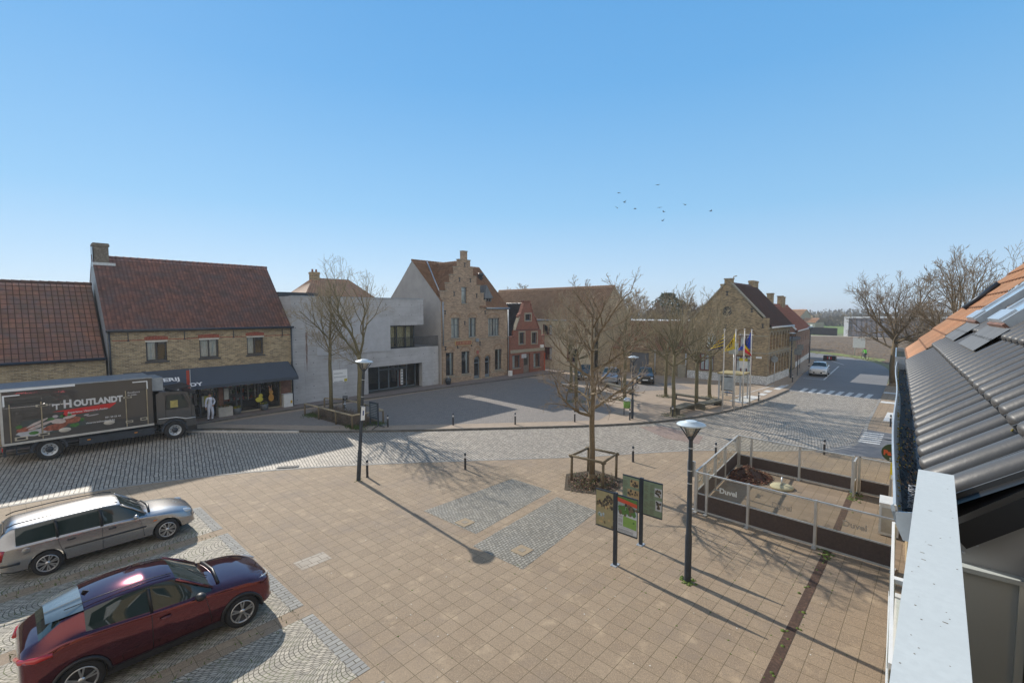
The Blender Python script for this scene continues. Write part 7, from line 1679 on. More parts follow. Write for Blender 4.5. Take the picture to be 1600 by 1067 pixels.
def wagon_stations():
    return [(-.92, [(0, .40), (.50, .40), (.64, .44), (.68, .60), (.64, .88), (.60, .93), (.5, 1.0), (.3, 1.02), (0, 1.03)]),
            (-.85, [(0, .28), (.66, .28), (.79, .38), (.82, .62), (.79, .90), (.72, .96), (.62, 1.20), (.36, 1.25), (0, 1.26)]),
            (-.64, rg(.22, .845, .32, .60, .91, .775, .62, 1.36, 1.425)),
            (-.57, rg(.22, .85, .32, .60, .91, .78, .62, 1.37, 1.44)),
            (.18, rg(.19, .85, .28, .58, .91, .785, .63, 1.40, 1.465)),
            (.25, rg(.19, .85, .28, .58, .91, .785, .63, 1.40, 1.47)),
            (1.08, rg(.18, .85, .28, .57, .90, .785, .63, 1.41, 1.48)),
            (1.15, rg(.18, .85, .28, .57, .90, .785, .63, 1.41, 1.48)),
            (1.56, rg(.18, .85, .28, .57, .89, .78, .59, 1.36, 1.43)),
            (2.10, [(0, .18), (.73, .18), (.83, .28), (.85, .57), (.82, .87), (.76, .90), (.66, .945), (.38, .985), (0, 1.0)]),
            (2.31, [(0, .18), (.73, .18), (.84, .28), (.855, .58), (.82, .84), (.72, .88), (.58, .91), (.35, .935), (0, .94)]),
            (2.90, [(0, .2), (.74, .2), (.845, .30), (.85, .56), (.79, .78), (.68, .83), (.52, .86), (.32, .88), (0, .885)]),
            (3.27, [(0, .22), (.66, .22), (.77, .32), (.78, .50), (.70, .68), (.60, .72), (.45, .75), (.26, .77), (0, .775)]),
            (3.40, [(0, .30), (.48, .30), (.58, .36), (.60, .48), (.54, .60), (.46, .63), (.34, .65), (.2, .66), (0, .66)])]
wx_ = dict(stations=wagon_stations(), side_glass=(3, 4, 5, 6, 7), screen=(8,), axles=(0, 2.615), wr=.315, hw=.86, paint=silver, z=.055, spokes=7, extras=[
    ('rear_window', car_glass, [quad([(-.885, -.54, 1.04), (-.885, .54, 1.04), (-.76, .55, 1.33), (-.76, -.55, 1.33)])]),
    ('pillar_trim', black, both(lambda s: lambda m: m.tube([(1.12, s * .80, .93), (1.11, s * .73, 1.18), (1.10, s * .655, 1.38)], .035, 6)) + both(lambda s: lambda m: m.tube([(.22, s * .80, .94), (.21, s * .73, 1.17), (.19, s * .652, 1.37)], .03, 6))),
    ('roof_rail', black, both(lambda s: lambda m: m.tube([(-.70, s * .56, 1.42), (-.55, s * .57, 1.475), (.3, s * .58, 1.51), (1.3, s * .565, 1.49), (1.5, s * .56, 1.43)], .016, 6))),
    ('rub_strip', black, both(lambda s: lambda m: m.tube([(.34, s * .853, .60), (2.1, s * .855, .60)], .022, 6))),
    ('door_gap', black, both(lambda s: lambda m: m.tube([(1.12, s * .852, .30), (1.12, s * .853, .58), (1.12, s * .825, .90)], .005, 4)) + both(lambda s: lambda m: m.tube([(2.05, s * .85, .32), (2.03, s * .853, .58), (1.95, s * .822, .88)], .005, 4)) + both(lambda s: lambda m: m.tube([(.36, s * .85, .40), (.25, s * .85, .72), (.22, s * .825, .9)], .005, 4))),
    ('door_mirror', silver, both(lambda s: lambda m: ell((1.86, s * .95, .99), .07, .10, .06)(m))),
    ('door_handle', black, both(lambda s: lambda m: m.tube([(1.26, s * .855, .80), (1.42, s * .875, .81)], .016, 6)) + both(lambda s: lambda m: m.tube([(.40, s * .855, .80), (.56, s * .875, .81)], .016, 6))),
    ('headlight', clear_light, both(lambda s: ell((3.10, s * .62, .70), .20, .12, .07))),
    ('tail_light', red_light, both(lambda s: lambda m: m.tube([(-.86, s * .765, .66), (-.84, s * .775, .78), (-.80, s * .77, .92)], .06, 8))),
    ('indicator', mat('orange_lens', (.6, .15, .02), .2), both(lambda s: ell((2.32, s * .845, .70), .05, .015, .02))),
    ('bumper_strip', black, [lambda m: m.tube([(3.0, -.80, .44), (3.30, -.66, .44), (3.42, -.3, .45), (3.42, .3, .45), (3.30, .66, .44), (3.0, .8, .44)], .03, 6), lambda m: m.tube([(-.5, -.848, .52), (-.82, -.80, .52), (-.93, -.5, .52), (-.93, .5, .52), (-.82, .8, .52), (-.5, .848, .52)], .03, 6)]),
    ('front_pillar', silver, both(lambda s: lambda m: m.tube([(2.14, s * .675, .93), (1.84, s * .64, 1.16), (1.56, s * .60, 1.345)], .032, 6))),
    ('cowl', black, [lambda m: m.tube([(2.22, -.60, .94), (2.28, 0, .975), (2.22, .60, .94)], .035, 6)]),
    ('wiper', black, both(lambda s: lambda m: m.tube([(2.16, s * .3 + .1, 1.0), (1.88, s * .3 + .4, 1.19)], .008, 4))),
    ('fuel_flap', silver, [lambda m: m.lathe([(.085, -.853), (.08, -.858), (0, -.859)], 16, (-.38, 0, .80), 'y')]),
])
car('silver estate car with black roof rails parked behind the burgundy car', .63, 18.05, 0, wx_)
def hatch_spec(p, z=.0, sx=.88, wr=.30):
    st = [(a * sx, [(b_ * .95, c_) for b_, c_ in r_]) for a, r_ in suv_stations()]
    st = [(a, [(b_, c_ * .94) for b_, c_ in r_]) for a, r_ in st]
    return dict(stations=st, side_glass=(3, 4, 5, 7), screen=(8,), axles=(0, 2.636 * sx), wr=wr, hw=.87, paint=p, z=z, spokes=5, extras=[
        ('headlight', clear_light, both(lambda s: ell((2.90, s * .60, .62), .13, .14, .09))), ('tail_light', red_light, both(lambda s: ell((-.66, s * .62, .84), .06, .13, .10))),
        ('grille', black, [lambda m: m.box(2.91, 2.97, -.42, .42, .36, .52)]), ('number_plate', white, [lambda m: m.box(2.97, 2.98, -.26, .26, .40, .50), lambda m: m.box(-.75, -.73, -.26, .26, .55, .66)]),
        ('rear_window', car_glass, [quad([(-.50, -.46, 1.13), (-.50, .46, 1.13), (-.19, .48, 1.375), (-.19, -.48, 1.375)])]),
        ('door_mirror', black, both(lambda s: ell((1.78, s * .95, 1.0), .08, .09, .06)))])
car('white hatchback parked in the marked bay down the street', 62.9, 9.75, math.pi + .06, hatch_spec(paint('white_car_paint', (.62, .63, .64), metal=0, rough=.4)))
rbx = thing('road_barrier', 'low black road barrier with red and white chevrons at the bend', 'barrier', (81.8, 11.6, .0), rad(-8))
m = MB(); m.box(-.3, .3, -.75, .75, 0, .68); m.box(-.33, .33, -.78, .78, 0, .08); m.build('block', black, rbx, **LW)
m = MB()
for k in range(3): m.box(-.31, -.301, -.3 + k * .22, -.18 + k * .22, .2, .55, k % 2)
m.build('chevron_plate', [mat('chevron_red', (.5, .02, .03), .5), white], rbx, **LW)
car('dark green car with pale windscreen parked before the long cream house', 42.6, 27.8, math.pi + .5, hatch_spec(paint('dark_green_paint', (.03, .05, .055)), z=.05))
car('grey people carrier parked behind the caged tree', 42.2, 24.6, math.pi + .45, dict(hatch_spec(paint('grey_car_paint', (.26, .28, .32), metal=.6), z=.05, sx=1.0, wr=.33)))
car('black car parked at the right end behind the square trees', 44.5, 22.0, math.pi + .45, hatch_spec(paint('black_car_paint', (.02, .022, .026)), z=.05))

# ------------------------------------------------------------------ delivery truck
tk = thing('delivery_truck', 'dark grey meat delivery box truck with food picture on its side', 'truck', (1.44, 32.25, .0)); TX, TY = 1.44, 32.25; hw = 1.25; ys = -hw
box_g = paint('truck_charcoal', (.055, .052, .05), metal=.2, rough=.3); cab_g = paint('cab_charcoal', (.07, .07, .072), metal=.3, rough=.28)
m = MB(); m.box(-1.5, 4.02, -hw, hw, 1.02, 3.5); m.build('cargo_box', box_g, tk, **LW)
m = MB(); m.box(-1.52, 4.04, -hw - .02, hw + .02, 3.5, 3.56); m.box(-1.5, 1.0, -hw - .03, -hw + .1, 3.42, 3.53, 1); m.build('roof_edge', [zinc, white], tk, **LW)
m = MB(); m.box(-1.51, 4.03, -hw - .025, -hw - .002, .96, 1.06); m.box(-1.53, -1.44, -hw - .02, -hw - .003, 1.06, 3.4); m.box(-1.53, -1.44, hw + .003, hw + .02, 1.0, 3.4); m.build('edge_trim', alu, tk, **LW)
def onside(x0, x1, z0, z1, mm_, nm, d=.004, par=None):
    m = MB(); m.box(x0, x1, -hw - d, -hw - .001, z0, z1); return m.build(nm, mm_, par or tk, **LW)
def door(x0, x1, z0, z1):
    m = MB(); y = -hw - .012
    for X0, X1, Z0, Z1 in ((x0 - .045, x0, z0, z1), (x1, x1 + .045, z0, z1)): m.box(X0, X1, y - .015, y + .01, Z0, Z1)
    m.build('door_frame', mat('frame_bronze', (.36, .31, .22), .4, metal=.6), tk, **LW)
    m = MB(); m.box(x0, x1, y, y + .008, z1 - .02, z1); m.box(x0, x1, y, y + .008, z0, z0 + .02); m.box(x0, x0 + .015, y, y + .008, z0, z1); m.box(x1 - .015, x1, y, y + .008, z0, z1); m.build('side_door', black, tk, **LW)
door(-1.2, -.22, 1.08, 2.83); door(2.92, 3.75, 1.08, 2.95)
for x, z, w_, h_ in ((-1.0, 1.22, .42, .17), (-.26, 1.28, .38, .13), (-.28, 2.65, .4, .10), (2.9, 1.33, .30, .11), (2.87, 2.60, .34, .09), (3.5, 1.38, .3, .15)):
    m = MB(); m.box(x - w_ / 2 + .1, x + w_ / 2 + .1, -hw - .035, -hw - .024, z - h_ / 2, z + h_ / 2); m.box(x - w_ / 3 + .1, x + w_ / 3 + .1, -hw - .045, -hw - .036, z - h_ / 4, z + h_ / 4, 1); m.build('latch_plate', [mat('latch_cream', (.42, .38, .30), .5), black], tk, **LW)
for x, z in ((.56, 1.35), (2.2, 1.42)): m = MB(); m.lathe([(.22, -hw - .012), (.2, -hw - .02), (0, -hw - .021)], 20, (x, 0, z), 'y'); [m.v.__setitem__(i, (v[0], v[1], z + (v[2] - z) * .5)) for i, v in enumerate(m.v)]; m.build('oval_plate', mat('oval_cream', (.48, .44, .38), .5), tk, **LW)
for x, z, w_, h_ in ((-1.42, 3.2, .55, .05), (-1.42, 2.75, .06, .45), (3.2, 3.33, .62, .05), (3.78, 2.95, .05, .38)): onside(x, x + w_, z, z + h_, white, 'corner_mark', .006)
LETW = mat('truck_white', (.55, .55, .56), .4, var=.03); yq = TY - hw - .006
text('H', .52, LETW, tk, (TX + .55, yq, 2.42), FACE_V, off=.022, sx=.82, name='lettering'); text('OUTLANDT', .41, LETW, tk, (TX + .92, yq, 2.44), FACE_V, off=.02, sx=.83, name='lettering'); text("'T", .36, LETW, tk, (TX + .16, yq, 2.38), FACE_V, off=.014, sx=.9, name='lettering')
m = MB(); m.poly([(.15, 2.24), (3.0 - .5, 2.37), (2.5, 2.33), (2.25, 2.12), (.5, 1.96), (.58, 2.20)], lambda a, b_, d: (a, -hw - .003 - d, b_ + .04), depth=.003); m.build('red_ribbon', mat('ribbon_red', (.50, .02, .02), .4), tk, **LW)
text('Experience Vleeswaren Atelier', .125, LETW, tk, (TX + .68, TY - hw - .012, 2.12), (rad(90), 0, 0), name='lettering', sx=.95, shear=.2, off=.002)
for o_ in tk.children:
    pass
text('051 58 25 44', .115, LETW, tk, (TX + 2.05, yq, 1.66), FACE_V, name='lettering', off=.002); text('vleeswarenhoutlandt.be', .115, LETW, tk, (TX + 1.32, yq, 1.50), FACE_V, name='lettering', off=.002)
text('Excellence', .12, LETW, tk, (TX + 2.98, yq - .012, 2.80), FACE_V, name='lettering', off=.001); text('in meat.', .12, LETW, tk, (TX + 2.98, yq - .012, 2.68), FACE_V, name='lettering', off=.001)
# food picture, print areas only millimetres thick
R = random.Random(14)
def decal(nm, ells, mm_, d):
    m = MB()
    for cx, cz, rx, rz_, a, n_ in ells:
        P = []
        for k in range(n_):
            t = 2 * math.pi * k / n_; q = 1 + R.uniform(-.12, .12); u, w_ = rx * math.cos(t) * q, rz_ * math.sin(t) * q; P.append((cx + u * math.cos(a) - w_ * math.sin(a), cz + u * math.sin(a) + w_ * math.cos(a)))
        m.poly(P, lambda p, q_, dd, y=-hw - d: (p, y, q_)); d += .0002
    return m.build(nm, mm_, tk, **LW)
m = MB(); m.poly([(-1.1, 1.28), (-.85, 2.0), (.9, 2.1), (1.55, 1.45), (1.2, 1.45), (-.2, 1.22)], lambda a, b_, d: (a, -hw - .0025, b_)); m.build('slate_print', mat('print_slate', (.045, .06, .062), .35, var=.3, vs=4), tk, **LW)
decal('plate_print', [(-.55, 1.42, .5, .16, .0, 22), (.0, 1.5, .4, .13, .1, 18)], mat('print_plate', (.42, .42, .44), .4), .003)
decal('ham_print', [(-.7, 1.62, .38, .12, .15, 14), (.25, 1.55, .45, .15, .15, 16), (.85, 1.78, .3, .17, .1, 14)], mat('print_ham', (.28, .085, .05), .4, var=.6, vs=9), .0036)
decal('roll_print', [(-.35, 1.85, .42, .06, .45, 14), (-.25, 1.72, .46, .065, .35, 14), (.35, 1.80, .28, .12, -.2, 14), (.75, 1.95, .25, .07, .2, 12)], mat('print_cream', (.48, .40, .37), .4, var=.25, vs=8), .0044)
decal('herb_print', [(-.95, 1.75, .12, .09, 0, 9), (-.5, 1.4, .17, .08, 0, 9), (.1, 1.95, .14, .06, 0, 9), (.9, 1.52, .18, .10, 0, 9), (.5, 2.02, .1, .07, 0, 9), (1.2, 1.75, .08, .09, 0, 8), (.75, 2.06, .09, .06, 0, 8)], mat('print_herb', (.05, .16, .035), .4, var=.5, vs=9), .0052)
decal('onion_print', [(.25, 2.05, .1, .07, 0, 10), (1.35, 1.95, .1, .04, 0, 9), (1.6, 1.9, .25, .03, .1, 9)], mat('print_pale', (.36, .33, .34), .4), .0058)
# fridge unit
m = MB(); m.box(4.04, 4.55, -.95, .95, 2.75, 3.45); m.build('cooling_unit', zinc, tk, **LW)
# cab
m = MB(); CP = [(4.18, .95), (4.18, 2.55), (4.35, 2.68), (5.45, 2.60), (5.62, 2.52), (5.92, 1.72), (5.98, 1.1), (5.96, .55), (5.55, .50), (5.50, .9), (5.2, 1.12), (4.75, 1.12), (4.45, .9)]
m.poly(CP, lambda a, b_, d: (a, -1.14 + d, b_), depth=2.28); cb_ = m.build('cab', cab_g, tk, **LW)
bv = cb_.modifiers.new('bevel', 'BEVEL'); bv.width = .04; bv.segments = 3; bv.limit_method = 'ANGLE'
for s in (-1, 1):
    y = s * 1.148
    m = MB(); m.poly([(4.57, 1.66), (4.61, 2.47), (5.40, 2.45), (5.65, 1.86), (5.65, 1.66)], lambda a, b_, d: (a, s * 1.144, b_)); m.build('window_seal', black, tk, **LW)
    m = MB(); m.poly([(4.62, 1.72), (4.66, 2.42), (5.38, 2.40), (5.60, 1.85), (5.60, 1.72)], lambda a, b_, d: (a, y, b_)); m.build('side_window', car_glass, tk, **LW)
    m = MB(); m.tube([(4.58, y, 1.15), (4.58, y, 2.5), (5.5, y, 2.46), (5.78, y, 1.75), (5.78, y, .95)], .008, 4); m.build('door_gap', black, tk, **LW)
    m = MB(); m.tube([(5.72, s * 1.2, 2.5), (5.95, s * 1.42, 2.45)], .03, 6); m.box(5.86, 5.98, min(s * 1.28, s * 1.5), max(s * 1.28, s * 1.5), 1.75, 2.42); m.build('mirror', black, tk, **LW)
    m = MB(); m.tube([(4.25, s * 1.16, 1.22), (5.05, s * 1.16, 1.20), (5.5, s * 1.16, 1.06), (5.95, s * 1.16, 1.06)], .02, 6); m.build('cab_stripe', white, tk, **LW)
    m = MB(); P = [(4.97 + .62 * math.cos(t), .49 + .62 * math.sin(t)) for t in [math.pi * k / 10 for k in range(11)]] + [(4.97 + .52 * math.cos(t), .49 + .52 * math.sin(t)) for t in [math.pi * k / 10 for k in range(10, -1, -1)]]
    m.poly(P, lambda a, b_, d: (a - .3 + .28, s * 1.0 + s * d, b_), depth=.2); m.build('wheel_arch', dark_metal, tk, **LW)
    m = MB(); ell((5.93, s * .85, .72), .05, .17, .1)(m); m.build('headlight', clear_light, tk, **LW)
m = MB(); m.poly([(5.60, 2.42), (5.90, 1.72)], lambda a, b_, d: (a, 0, b_)) if 0 else m.face([(5.635, -1.02, 2.42), (5.635, 1.02, 2.42), (5.912, 1.05, 1.74), (5.912, -1.05, 1.74)]); m.build('windscreen', car_glass, tk, **LW)
m = MB(); m.box(4.8, 5.15, -1.152, -1.149, 1.76, 2.15); m.build('paper_in_window', mat('papers_yellow', (.40, .33, .10), .6, var=.4, vs=6), tk, **LW)
m = MB(); m.box(5.5, 6.02, -1.15, 1.15, .38, .62); m.build('bumper', black, tk, **LW)
m = MB(); m.obox((5.35, 0, 2.76), ((1, 0, .1), (0, 1, 0), (0, 0, 1)), (.5, 1.0, .02)); m.box(5.55, 6.05, -1.1, 1.1, 2.5, 2.54); m.build('sun_visor', black, tk, **LW)
# chassis
m = MB(); m.box(-1.4, 4.3, -.45, .45, .62, .95); m.box(1.05, 4.05, -1.15, -1.1, .45, .82, 0); m.box(1.05, 4.05, 1.1, 1.15, .45, .82); m.box(.8, 4.0, -1.1, 1.1, .9, 1.0); m.build('chassis', dark_metal, tk, **LW)
for x in (1.35, 3.2): m = MB(); m.box(x, x + .12, -1.165, -1.151, .66, .70); m.build('side_marker', mat('amber', (.8, .3, .02), .3), tk, **LW)
m = MB(); m.box(-1.1, -.4, -1.15, -1.08, .45, .5); m.box(-1.1, -.4, -1.15, -1.08, .75, .8); m.box(-1.1, -1.05, -1.15, -1.08, .45, .9); m.box(-.45, -.4, -1.15, -1.08, .45, .9); m.box(-1.5, -1.4, -1.2, 1.2, .45, .6); m.build('underrun_bar', dark_metal, tk, **LW)
m = MB(); m.box(-1.54, -1.5, -1.2, -.9, .7, .85); m.box(-1.54, -1.5, .9, 1.2, .7, .85); m.build('tail_light', red_light, tk, **LW)
m = MB(); m.poly([(.0 + .66 * math.cos(t), .49 + .66 * math.sin(t)) for t in [math.pi * k / 10 for k in range(11)]] + [(.56 * math.cos(t), .49 + .56 * math.sin(t)) for t in [math.pi * k / 10 for k in range(10, -1, -1)]], lambda a, b_, d: (a, -1.2 + d, b_), depth=.35); m.build('mudguard', dark_metal, tk, **LW)
for wx in (0, 4.25 + .72):
    for s in (-1, 1):
        r = .49; yc = s * 1.05; out = s * .14; m = MB(); m.lathe([(r * .55, -out), (r * .95, -out), (r, -out * .8), (r, out * .8), (r * .95, out), (r * .6, out * .95), (r * .58, out * .7)], 32, (wx, yc, r), 'y'); w_ = m.build('wheel', tyre_m, tk, **LW)
        m = MB(); m.lathe([(r * .60, out * .95), (r * .57, out * 1.0), (r * .52, out * .5), (r * .3, out * .35)], 28, (wx, yc, r), 'y')
        for k in range(8): a = k * .785; m.tube([(wx + r * .4 * math.cos(a), yc + out * .35, r + r * .4 * math.sin(a)), (wx + r * .4 * math.cos(a), yc + out * .5, r + r * .4 * math.sin(a))], .025, 6)
        m.build('rim', galv, w_, **LW)
        m = MB(); m.lathe([(r * .30, out * .36), (r * .27, out * .85), (r * .1, out * .95), (0, out * .95)], 20, (wx, yc, r), 'y'); m.build('hub', dark_metal, w_, **LW)
        m = MB()
        for k in range(8): a = k * .785 + .39; m.lathe([(r * .055, 0), (0, out * .02)], 8, (wx + r * .41 * math.cos(a), yc + out * .47, r + r * .41 * math.sin(a)), 'y')
        m.build('hand_holes', black, w_, **LW)
ch = thing('red_banner', 'narrow red vertical banner on the awning front behind the truck cab', 'banner', (7.75, 34.2, 2.2)); m = MB(); m.box(7.70, 7.86, 34.0, 34.02, 2.3, 3.45); m.build('cloth', mat('banner_red', (.38, .05, .03), .7), ch); m = MB(); m.tube([(7.9, 34.02, .12), (7.9, 34.02, 3.5)], .015, 6); m.build('pole', alu, ch)

# ------------------------------------------------------------------ people
def figure(label, x, y, z, rz, J, radii, faces, skin_from, mats, group=None, extra=None):
    o = thing('person', label, 'person', (x, y, z), rz)
    me = bpy.data.meshes.new('body'); me.from_pydata(J, faces, [])
    b = bpy.data.objects.new('body', me); COL.objects.link(b)
    sk = b.modifiers.new('skin', 'SKIN'); sk.use_smooth_shade = True
    for i, r in enumerate(radii):
        v = me.skin_vertices[0].data[i]; v.radius = r if hasattr(r, '__len__') else (r, r); v.use_root = (i == 0)
    su = b.modifiers.new('sub', 'SUBSURF'); su.levels = su.render_levels = 2
    bpy.context.view_layer.update(); bk = bake(b); bpy.data.objects.remove(b)
    bk.materials.clear()
    for mm_ in mats: bk.materials.append(mm_)
    for p in bk.polygons: p.material_index = skin_from(p.center); p.use_smooth = True
    bo = bpy.data.objects.new('body', bk); COL.objects.link(bo); bo.parent = o
    if extra: extra(o)
    return o
skin = mat('skin', (.42, .24, .17), .6, var=.1); hair = mat('dark_hair', (.05, .03, .02), .8)
coat = mat('white_overall', (.62, .65, .74), .85, var=.12, vs=6); shoe = mat('dark_shoes', (.03, .03, .04), .6)
J = [(0, 0, .96), (0, 0, 1.12), (.0, 0, 1.30), (0, 0, 1.44), (.01, 0, 1.50), (.03, 0, 1.58), (.035, 0, 1.68),        # 0-6 spine, head
     (.0, .17, 1.41), (-.02, .30, 1.18), (.06, .17, .99), (.10, .12, .95),                                      # 7-10 left arm, hand on hip
     (0, -.18, 1.41), (-.01, -.25, 1.14), (.04, -.27, .90), (.06, -.27, .82),                                      # 11-14 right arm hanging
     (0, .09, .90), (.10, .10, .50), (.0, .10, .10), (.10, .10, .04), (0, -.09, .90), (.02, -.10, .50), (-.10, -.10, .10), (.02, -.10, .04)]
Rr = [(.16, .12), (.155, .11), (.18, .12), (.10, .08), (.055, .055), (.085, .078), (.075, .07), (.07, .07), (.055, .055), (.042, .042), (.03, .035), (.07, .07), (.055, .055), (.042, .042), (.028, .035), (.10, .10), (.078, .078), (.06, .06), (.045, .035), (.10, .10), (.078, .078), (.06, .06), (.045, .035)]
Ed = [(0, 1), (1, 2), (2, 3), (3, 4), (4, 5), (5, 6), (3, 7), (7, 8), (8, 9), (9, 10), (3, 11), (11, 12), (12, 13), (13, 14), (0, 15), (15, 16), (16, 17), (17, 18), (0, 19), (19, 20), (20, 21), (21, 22)]
def wf(c_): return 1 if c_.z > 1.49 or (c_.z < .885 and c_.y < -.215 and c_.z > .7) or (c_.x > .075 and c_.z > .90 and c_.z < 1.0 and c_.y > .08) else 2 if c_.z < .09 else 0
def head_bits(o):
    m = MB(); ell((.015, 0, 1.685), .088, .082, .085)(m); m.build('hair', hair, o, **LW)
    m = MB(); ell((.118, 0, 1.60), .018, .014, .022)(m); ell((.03, .085, 1.61), .02, .012, .03)(m); ell((.03, -.085, 1.61), .02, .012, .03)(m); m.build('face_features', skin, o, **LW)
    for bx, by, bz, s in ((.10, .12, .945, 1), (.06, -.27, .80, -1)):
        m = MB()
        for k in range(4): m.tube([(bx, by + (k - 1.5) * .017, bz), (bx + .01, by + (k - 1.5) * .018, bz - .045), (bx - .005, by + (k - 1.5) * .016, bz - .075 - (.01 if k in (1, 2) else 0))], .0085, 5)
        m.tube([(bx + .01, by + s * -.03, bz + .01), (bx + .035, by + s * -.045, bz - .03)], .009, 5); m.build('fingers', skin, o, **LW)
    m = MB(); m.tube([(.02, -.04, 1.47), (.085, 0, 1.40), (.02, .04, 1.47)], .02, 6); m.build('collar', coat, o, **LW)
figure('person in white work overalls walking past the butcher shop', 8.95, 34.2, .12, rad(-80), J, Rr, Ed, wf, [coat, skin, shoe], extra=head_bits)
# cyclist far away
def bicycle(label, x, y, z, rz, col, basket=False):
    o = thing('bicycle', label, 'bicycle', (x, y, z), rz); bm_ = mat('bike_frame', col, .4)
    for wx in (-.52, .52):
        m = MB(); n = 24; m.tube([(wx + .33 * math.cos(6.2832 * k / n), 0, .35 + .33 * math.sin(6.2832 * k / n)) for k in range(n + 1)], .018, 6, cap=False); w_ = m.build('wheel', tyre_m, o, **LW)
        m = MB()
        for k in range(12): a = k * .5236; m.tube([(wx, 0, .35), (wx + .33 * math.cos(a), 0, .35 + .33 * math.sin(a))], .003, 3)
        m.lathe([(.03, -.05), (.03, .05)], 8, (wx, 0, .35), 'y'); m.build('spokes', galv, w_, **LW)
    m = MB(); m.tube([(-.52, 0, .35), (-.08, 0, .32), (.38, 0, .80), (.33, 0, .92)], .02, 6); m.tube([(-.08, 0, .32), (-.2, 0, .88)], .018, 6); m.tube([(-.52, 0, .35), (-.17, 0, .78)], .014, 6); m.tube([(.36, 0, .88), (.52, 0, .35)], .016, 6); m.tube([(-.17, 0, .74), (.36, 0, .86)], .018, 6); m.build('frame', bm_, o, **LW)
    m = MB(); m.tube([(.28, -.27, 1.0), (.36, -.12, 1.02), (.36, .12, 1.02), (.28, .27, 1.0)], .014, 6); m.tube([(.34, 0, .9), (.36, 0, 1.02)], .015, 6); m.build('handlebar', galv, o, **LW)
    m = MB(); ell((-.22, 0, .93), .14, .08, .04)(m); m.build('saddle', black, o, **LW)
    m = MB(); m.tube([(-.08, -.1, .32), (-.0, -.12, .2)], .012, 5); m.tube([(-.08, .1, .32), (-.16, .12, .44)], .012, 5); m.build('pedal', black, o, **LW)
    if basket:
        m = MB(); m.box(.42, .72, -.17, .17, .82, 1.08); m.build('basket', black, o, **LW); m = MB(); m.box(-.7, -.4, -.08, .08, .72, .75); m.build('rack', galv, o, **LW)
    return o
bicycle('dark bicycle with white guards leaning at the rail behind the left trees', 16.0, 30.2, .04, rad(60), (.35, .38, .42), True)
bicycle('bicycle ridden by the person in the green vest', 86.3, 7.9, .0, rad(35), (.05, .05, .06))
J2 = [(-.2, 0, .98), (-.12, 0, 1.15), (-.02, 0, 1.32), (.05, 0, 1.45), (.08, 0, 1.52), (.11, 0, 1.60), (.12, 0, 1.69), (.05, .16, 1.42), (.14, .2, 1.2), (.28, .24, 1.05), (.05, -.16, 1.42), (.14, -.2, 1.2), (.28, -.24, 1.05), (-.16, .09, .92), (.12, .1, .68), (-.1, .1, .36), (.02, .1, .34), (-.16, -.09, .92), (.16, -.1, .6), (.0, -.1, .16), (.1, -.1, .14)]
R2 = [(.15, .13), (.15, .12), (.17, .12), (.09, .08), (.05, .05), (.085, .08), (.07, .07), (.065, .065), (.05, .05), (.035, .035), (.065, .065), (.05, .05), (.035, .035), (.1, .1), (.07, .07), (.05, .05), (.04, .035), (.1, .1), (.07, .07), (.05, .05), (.04, .035)]
E2 = [(0, 1), (1, 2), (2, 3), (3, 4), (4, 5), (5, 6), (3, 7), (7, 8), (8, 9), (3, 10), (10, 11), (11, 12), (0, 13), (13, 14), (14, 15), (15, 16), (0, 17), (17, 18), (18, 19), (19, 20)]
figure('cyclist in a bright green vest riding away down the road', 86.3, 7.9, 0, rad(35), J2, R2, E2, lambda c_: 0 if c_.z > .98 and c_.z < 1.5 else 1 if c_.z > 1.5 else 2, [mat('hi_vis_green', (.12, .55, .05), .7), hair, mat('dark_trousers', (.04, .045, .06), .8)])
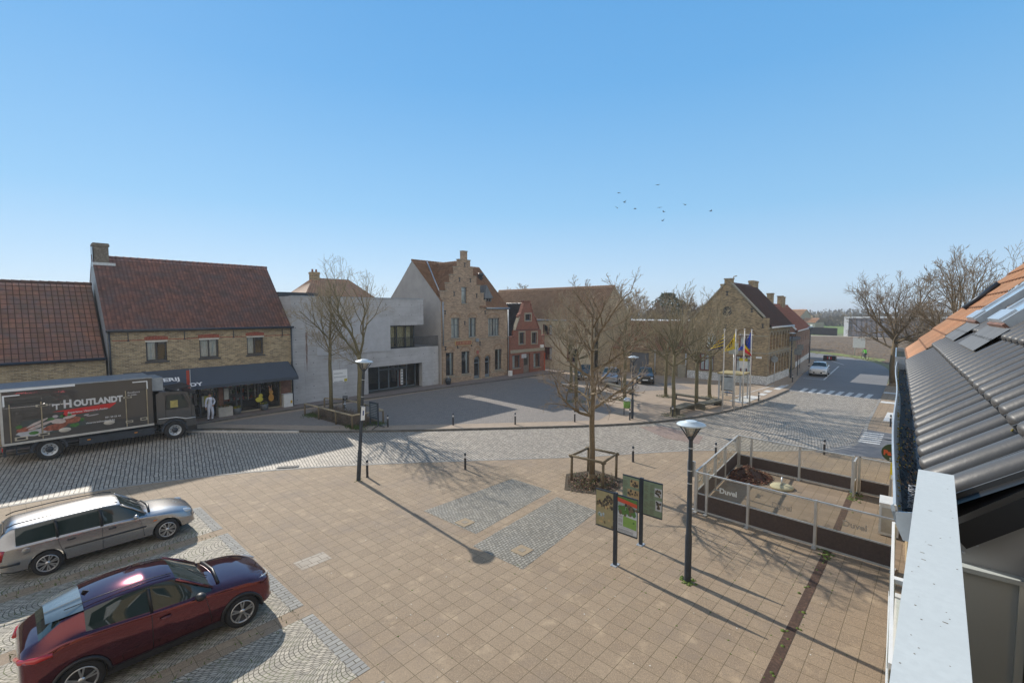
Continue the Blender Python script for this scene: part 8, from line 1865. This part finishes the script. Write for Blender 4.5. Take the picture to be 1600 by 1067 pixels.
# ------------------------------------------------------------------ air
hz_ = MB(); hz_.box(-2300, 2300, -2300, 2300, -1.1, 27); ho = hz_.build('haze', [], kind='stuff')
hm = bpy.data.materials.new('haze'); hm.use_nodes = True; hn = hm.node_tree.nodes; hn.remove(hn['Principled BSDF'])
pv = hn.new('ShaderNodeVolumePrincipled'); pv.inputs['Color'].default_value = (.80, .86, .93, 1); pv.inputs['Density'].default_value = .0006; pv.inputs['Anisotropy'].default_value = .2
hm.node_tree.links.new(pv.outputs[0], hn['Material Output'].inputs['Volume']); ho.data.materials.append(hm)
# ------------------------------------------------------------------ birds
BP = [[52.6, 24.9, 21.8], [50.7, 28.9, 21.2], [51.2, 28.4, 20.1], [50.9, 29.2, 19.5], [51.9, 27.4, 19.3], [53.2, 24.9, 19.3], [53.5, 24.5, 18.8], [53.6, 24.7, 17.8], [54.3, 22.3, 19.4], [55.4, 19.8, 18.5]]
BL = ['highest bird of the flock', 'leftmost upper bird of the flock', 'second bird below the upper left bird', 'lowest left bird of the flock', 'bird right of the left trio', 'upper middle bird of the flock', 'middle bird with one raised wing', 'lowest bird of the flock', 'second bird from the right', 'rightmost bird of the flock']
bird_m = mat('bird_grey', (.06, .06, .07), .8)
for i, (p, lab) in enumerate(zip(BP, BL)):
    o = thing('flying_bird', lab + ', wings out against the sky', 'bird', p, i * 1.3, group='flock of birds over the square'); R = random.Random(i + 3); up_ = R.uniform(-.1, .35)
    m = MB(); m.tube([(-.16, 0, 0), (-.05, 0, .0), (.08, 0, .01), (.15, 0, .02), (.19, 0, .02)], [.01, .04, .045, .025, .006], 7); m.face([(-.14, 0, 0), (-.25, .05, 0), (-.25, -.05, 0)]); m.build('body', bird_m, o, **LW)
    for s in (-1, 1):
        m = MB(); a, b_, c_ = Vector((.06, s * .03, .02)), Vector((.08, s * .18, .02 + up_ * .5)), Vector((-.06, s * .36, up_)); t = Vector((-.1, 0, 0))
        for d in (0, .008): D = Vector((0, 0, d)); m.face([a + D, b_ + D, b_ + t + D, a + t * 1.1 + D]); m.face([b_ + D, c_ + D, b_ + t + D])
        m.build('wing', bird_m, o, **LW)
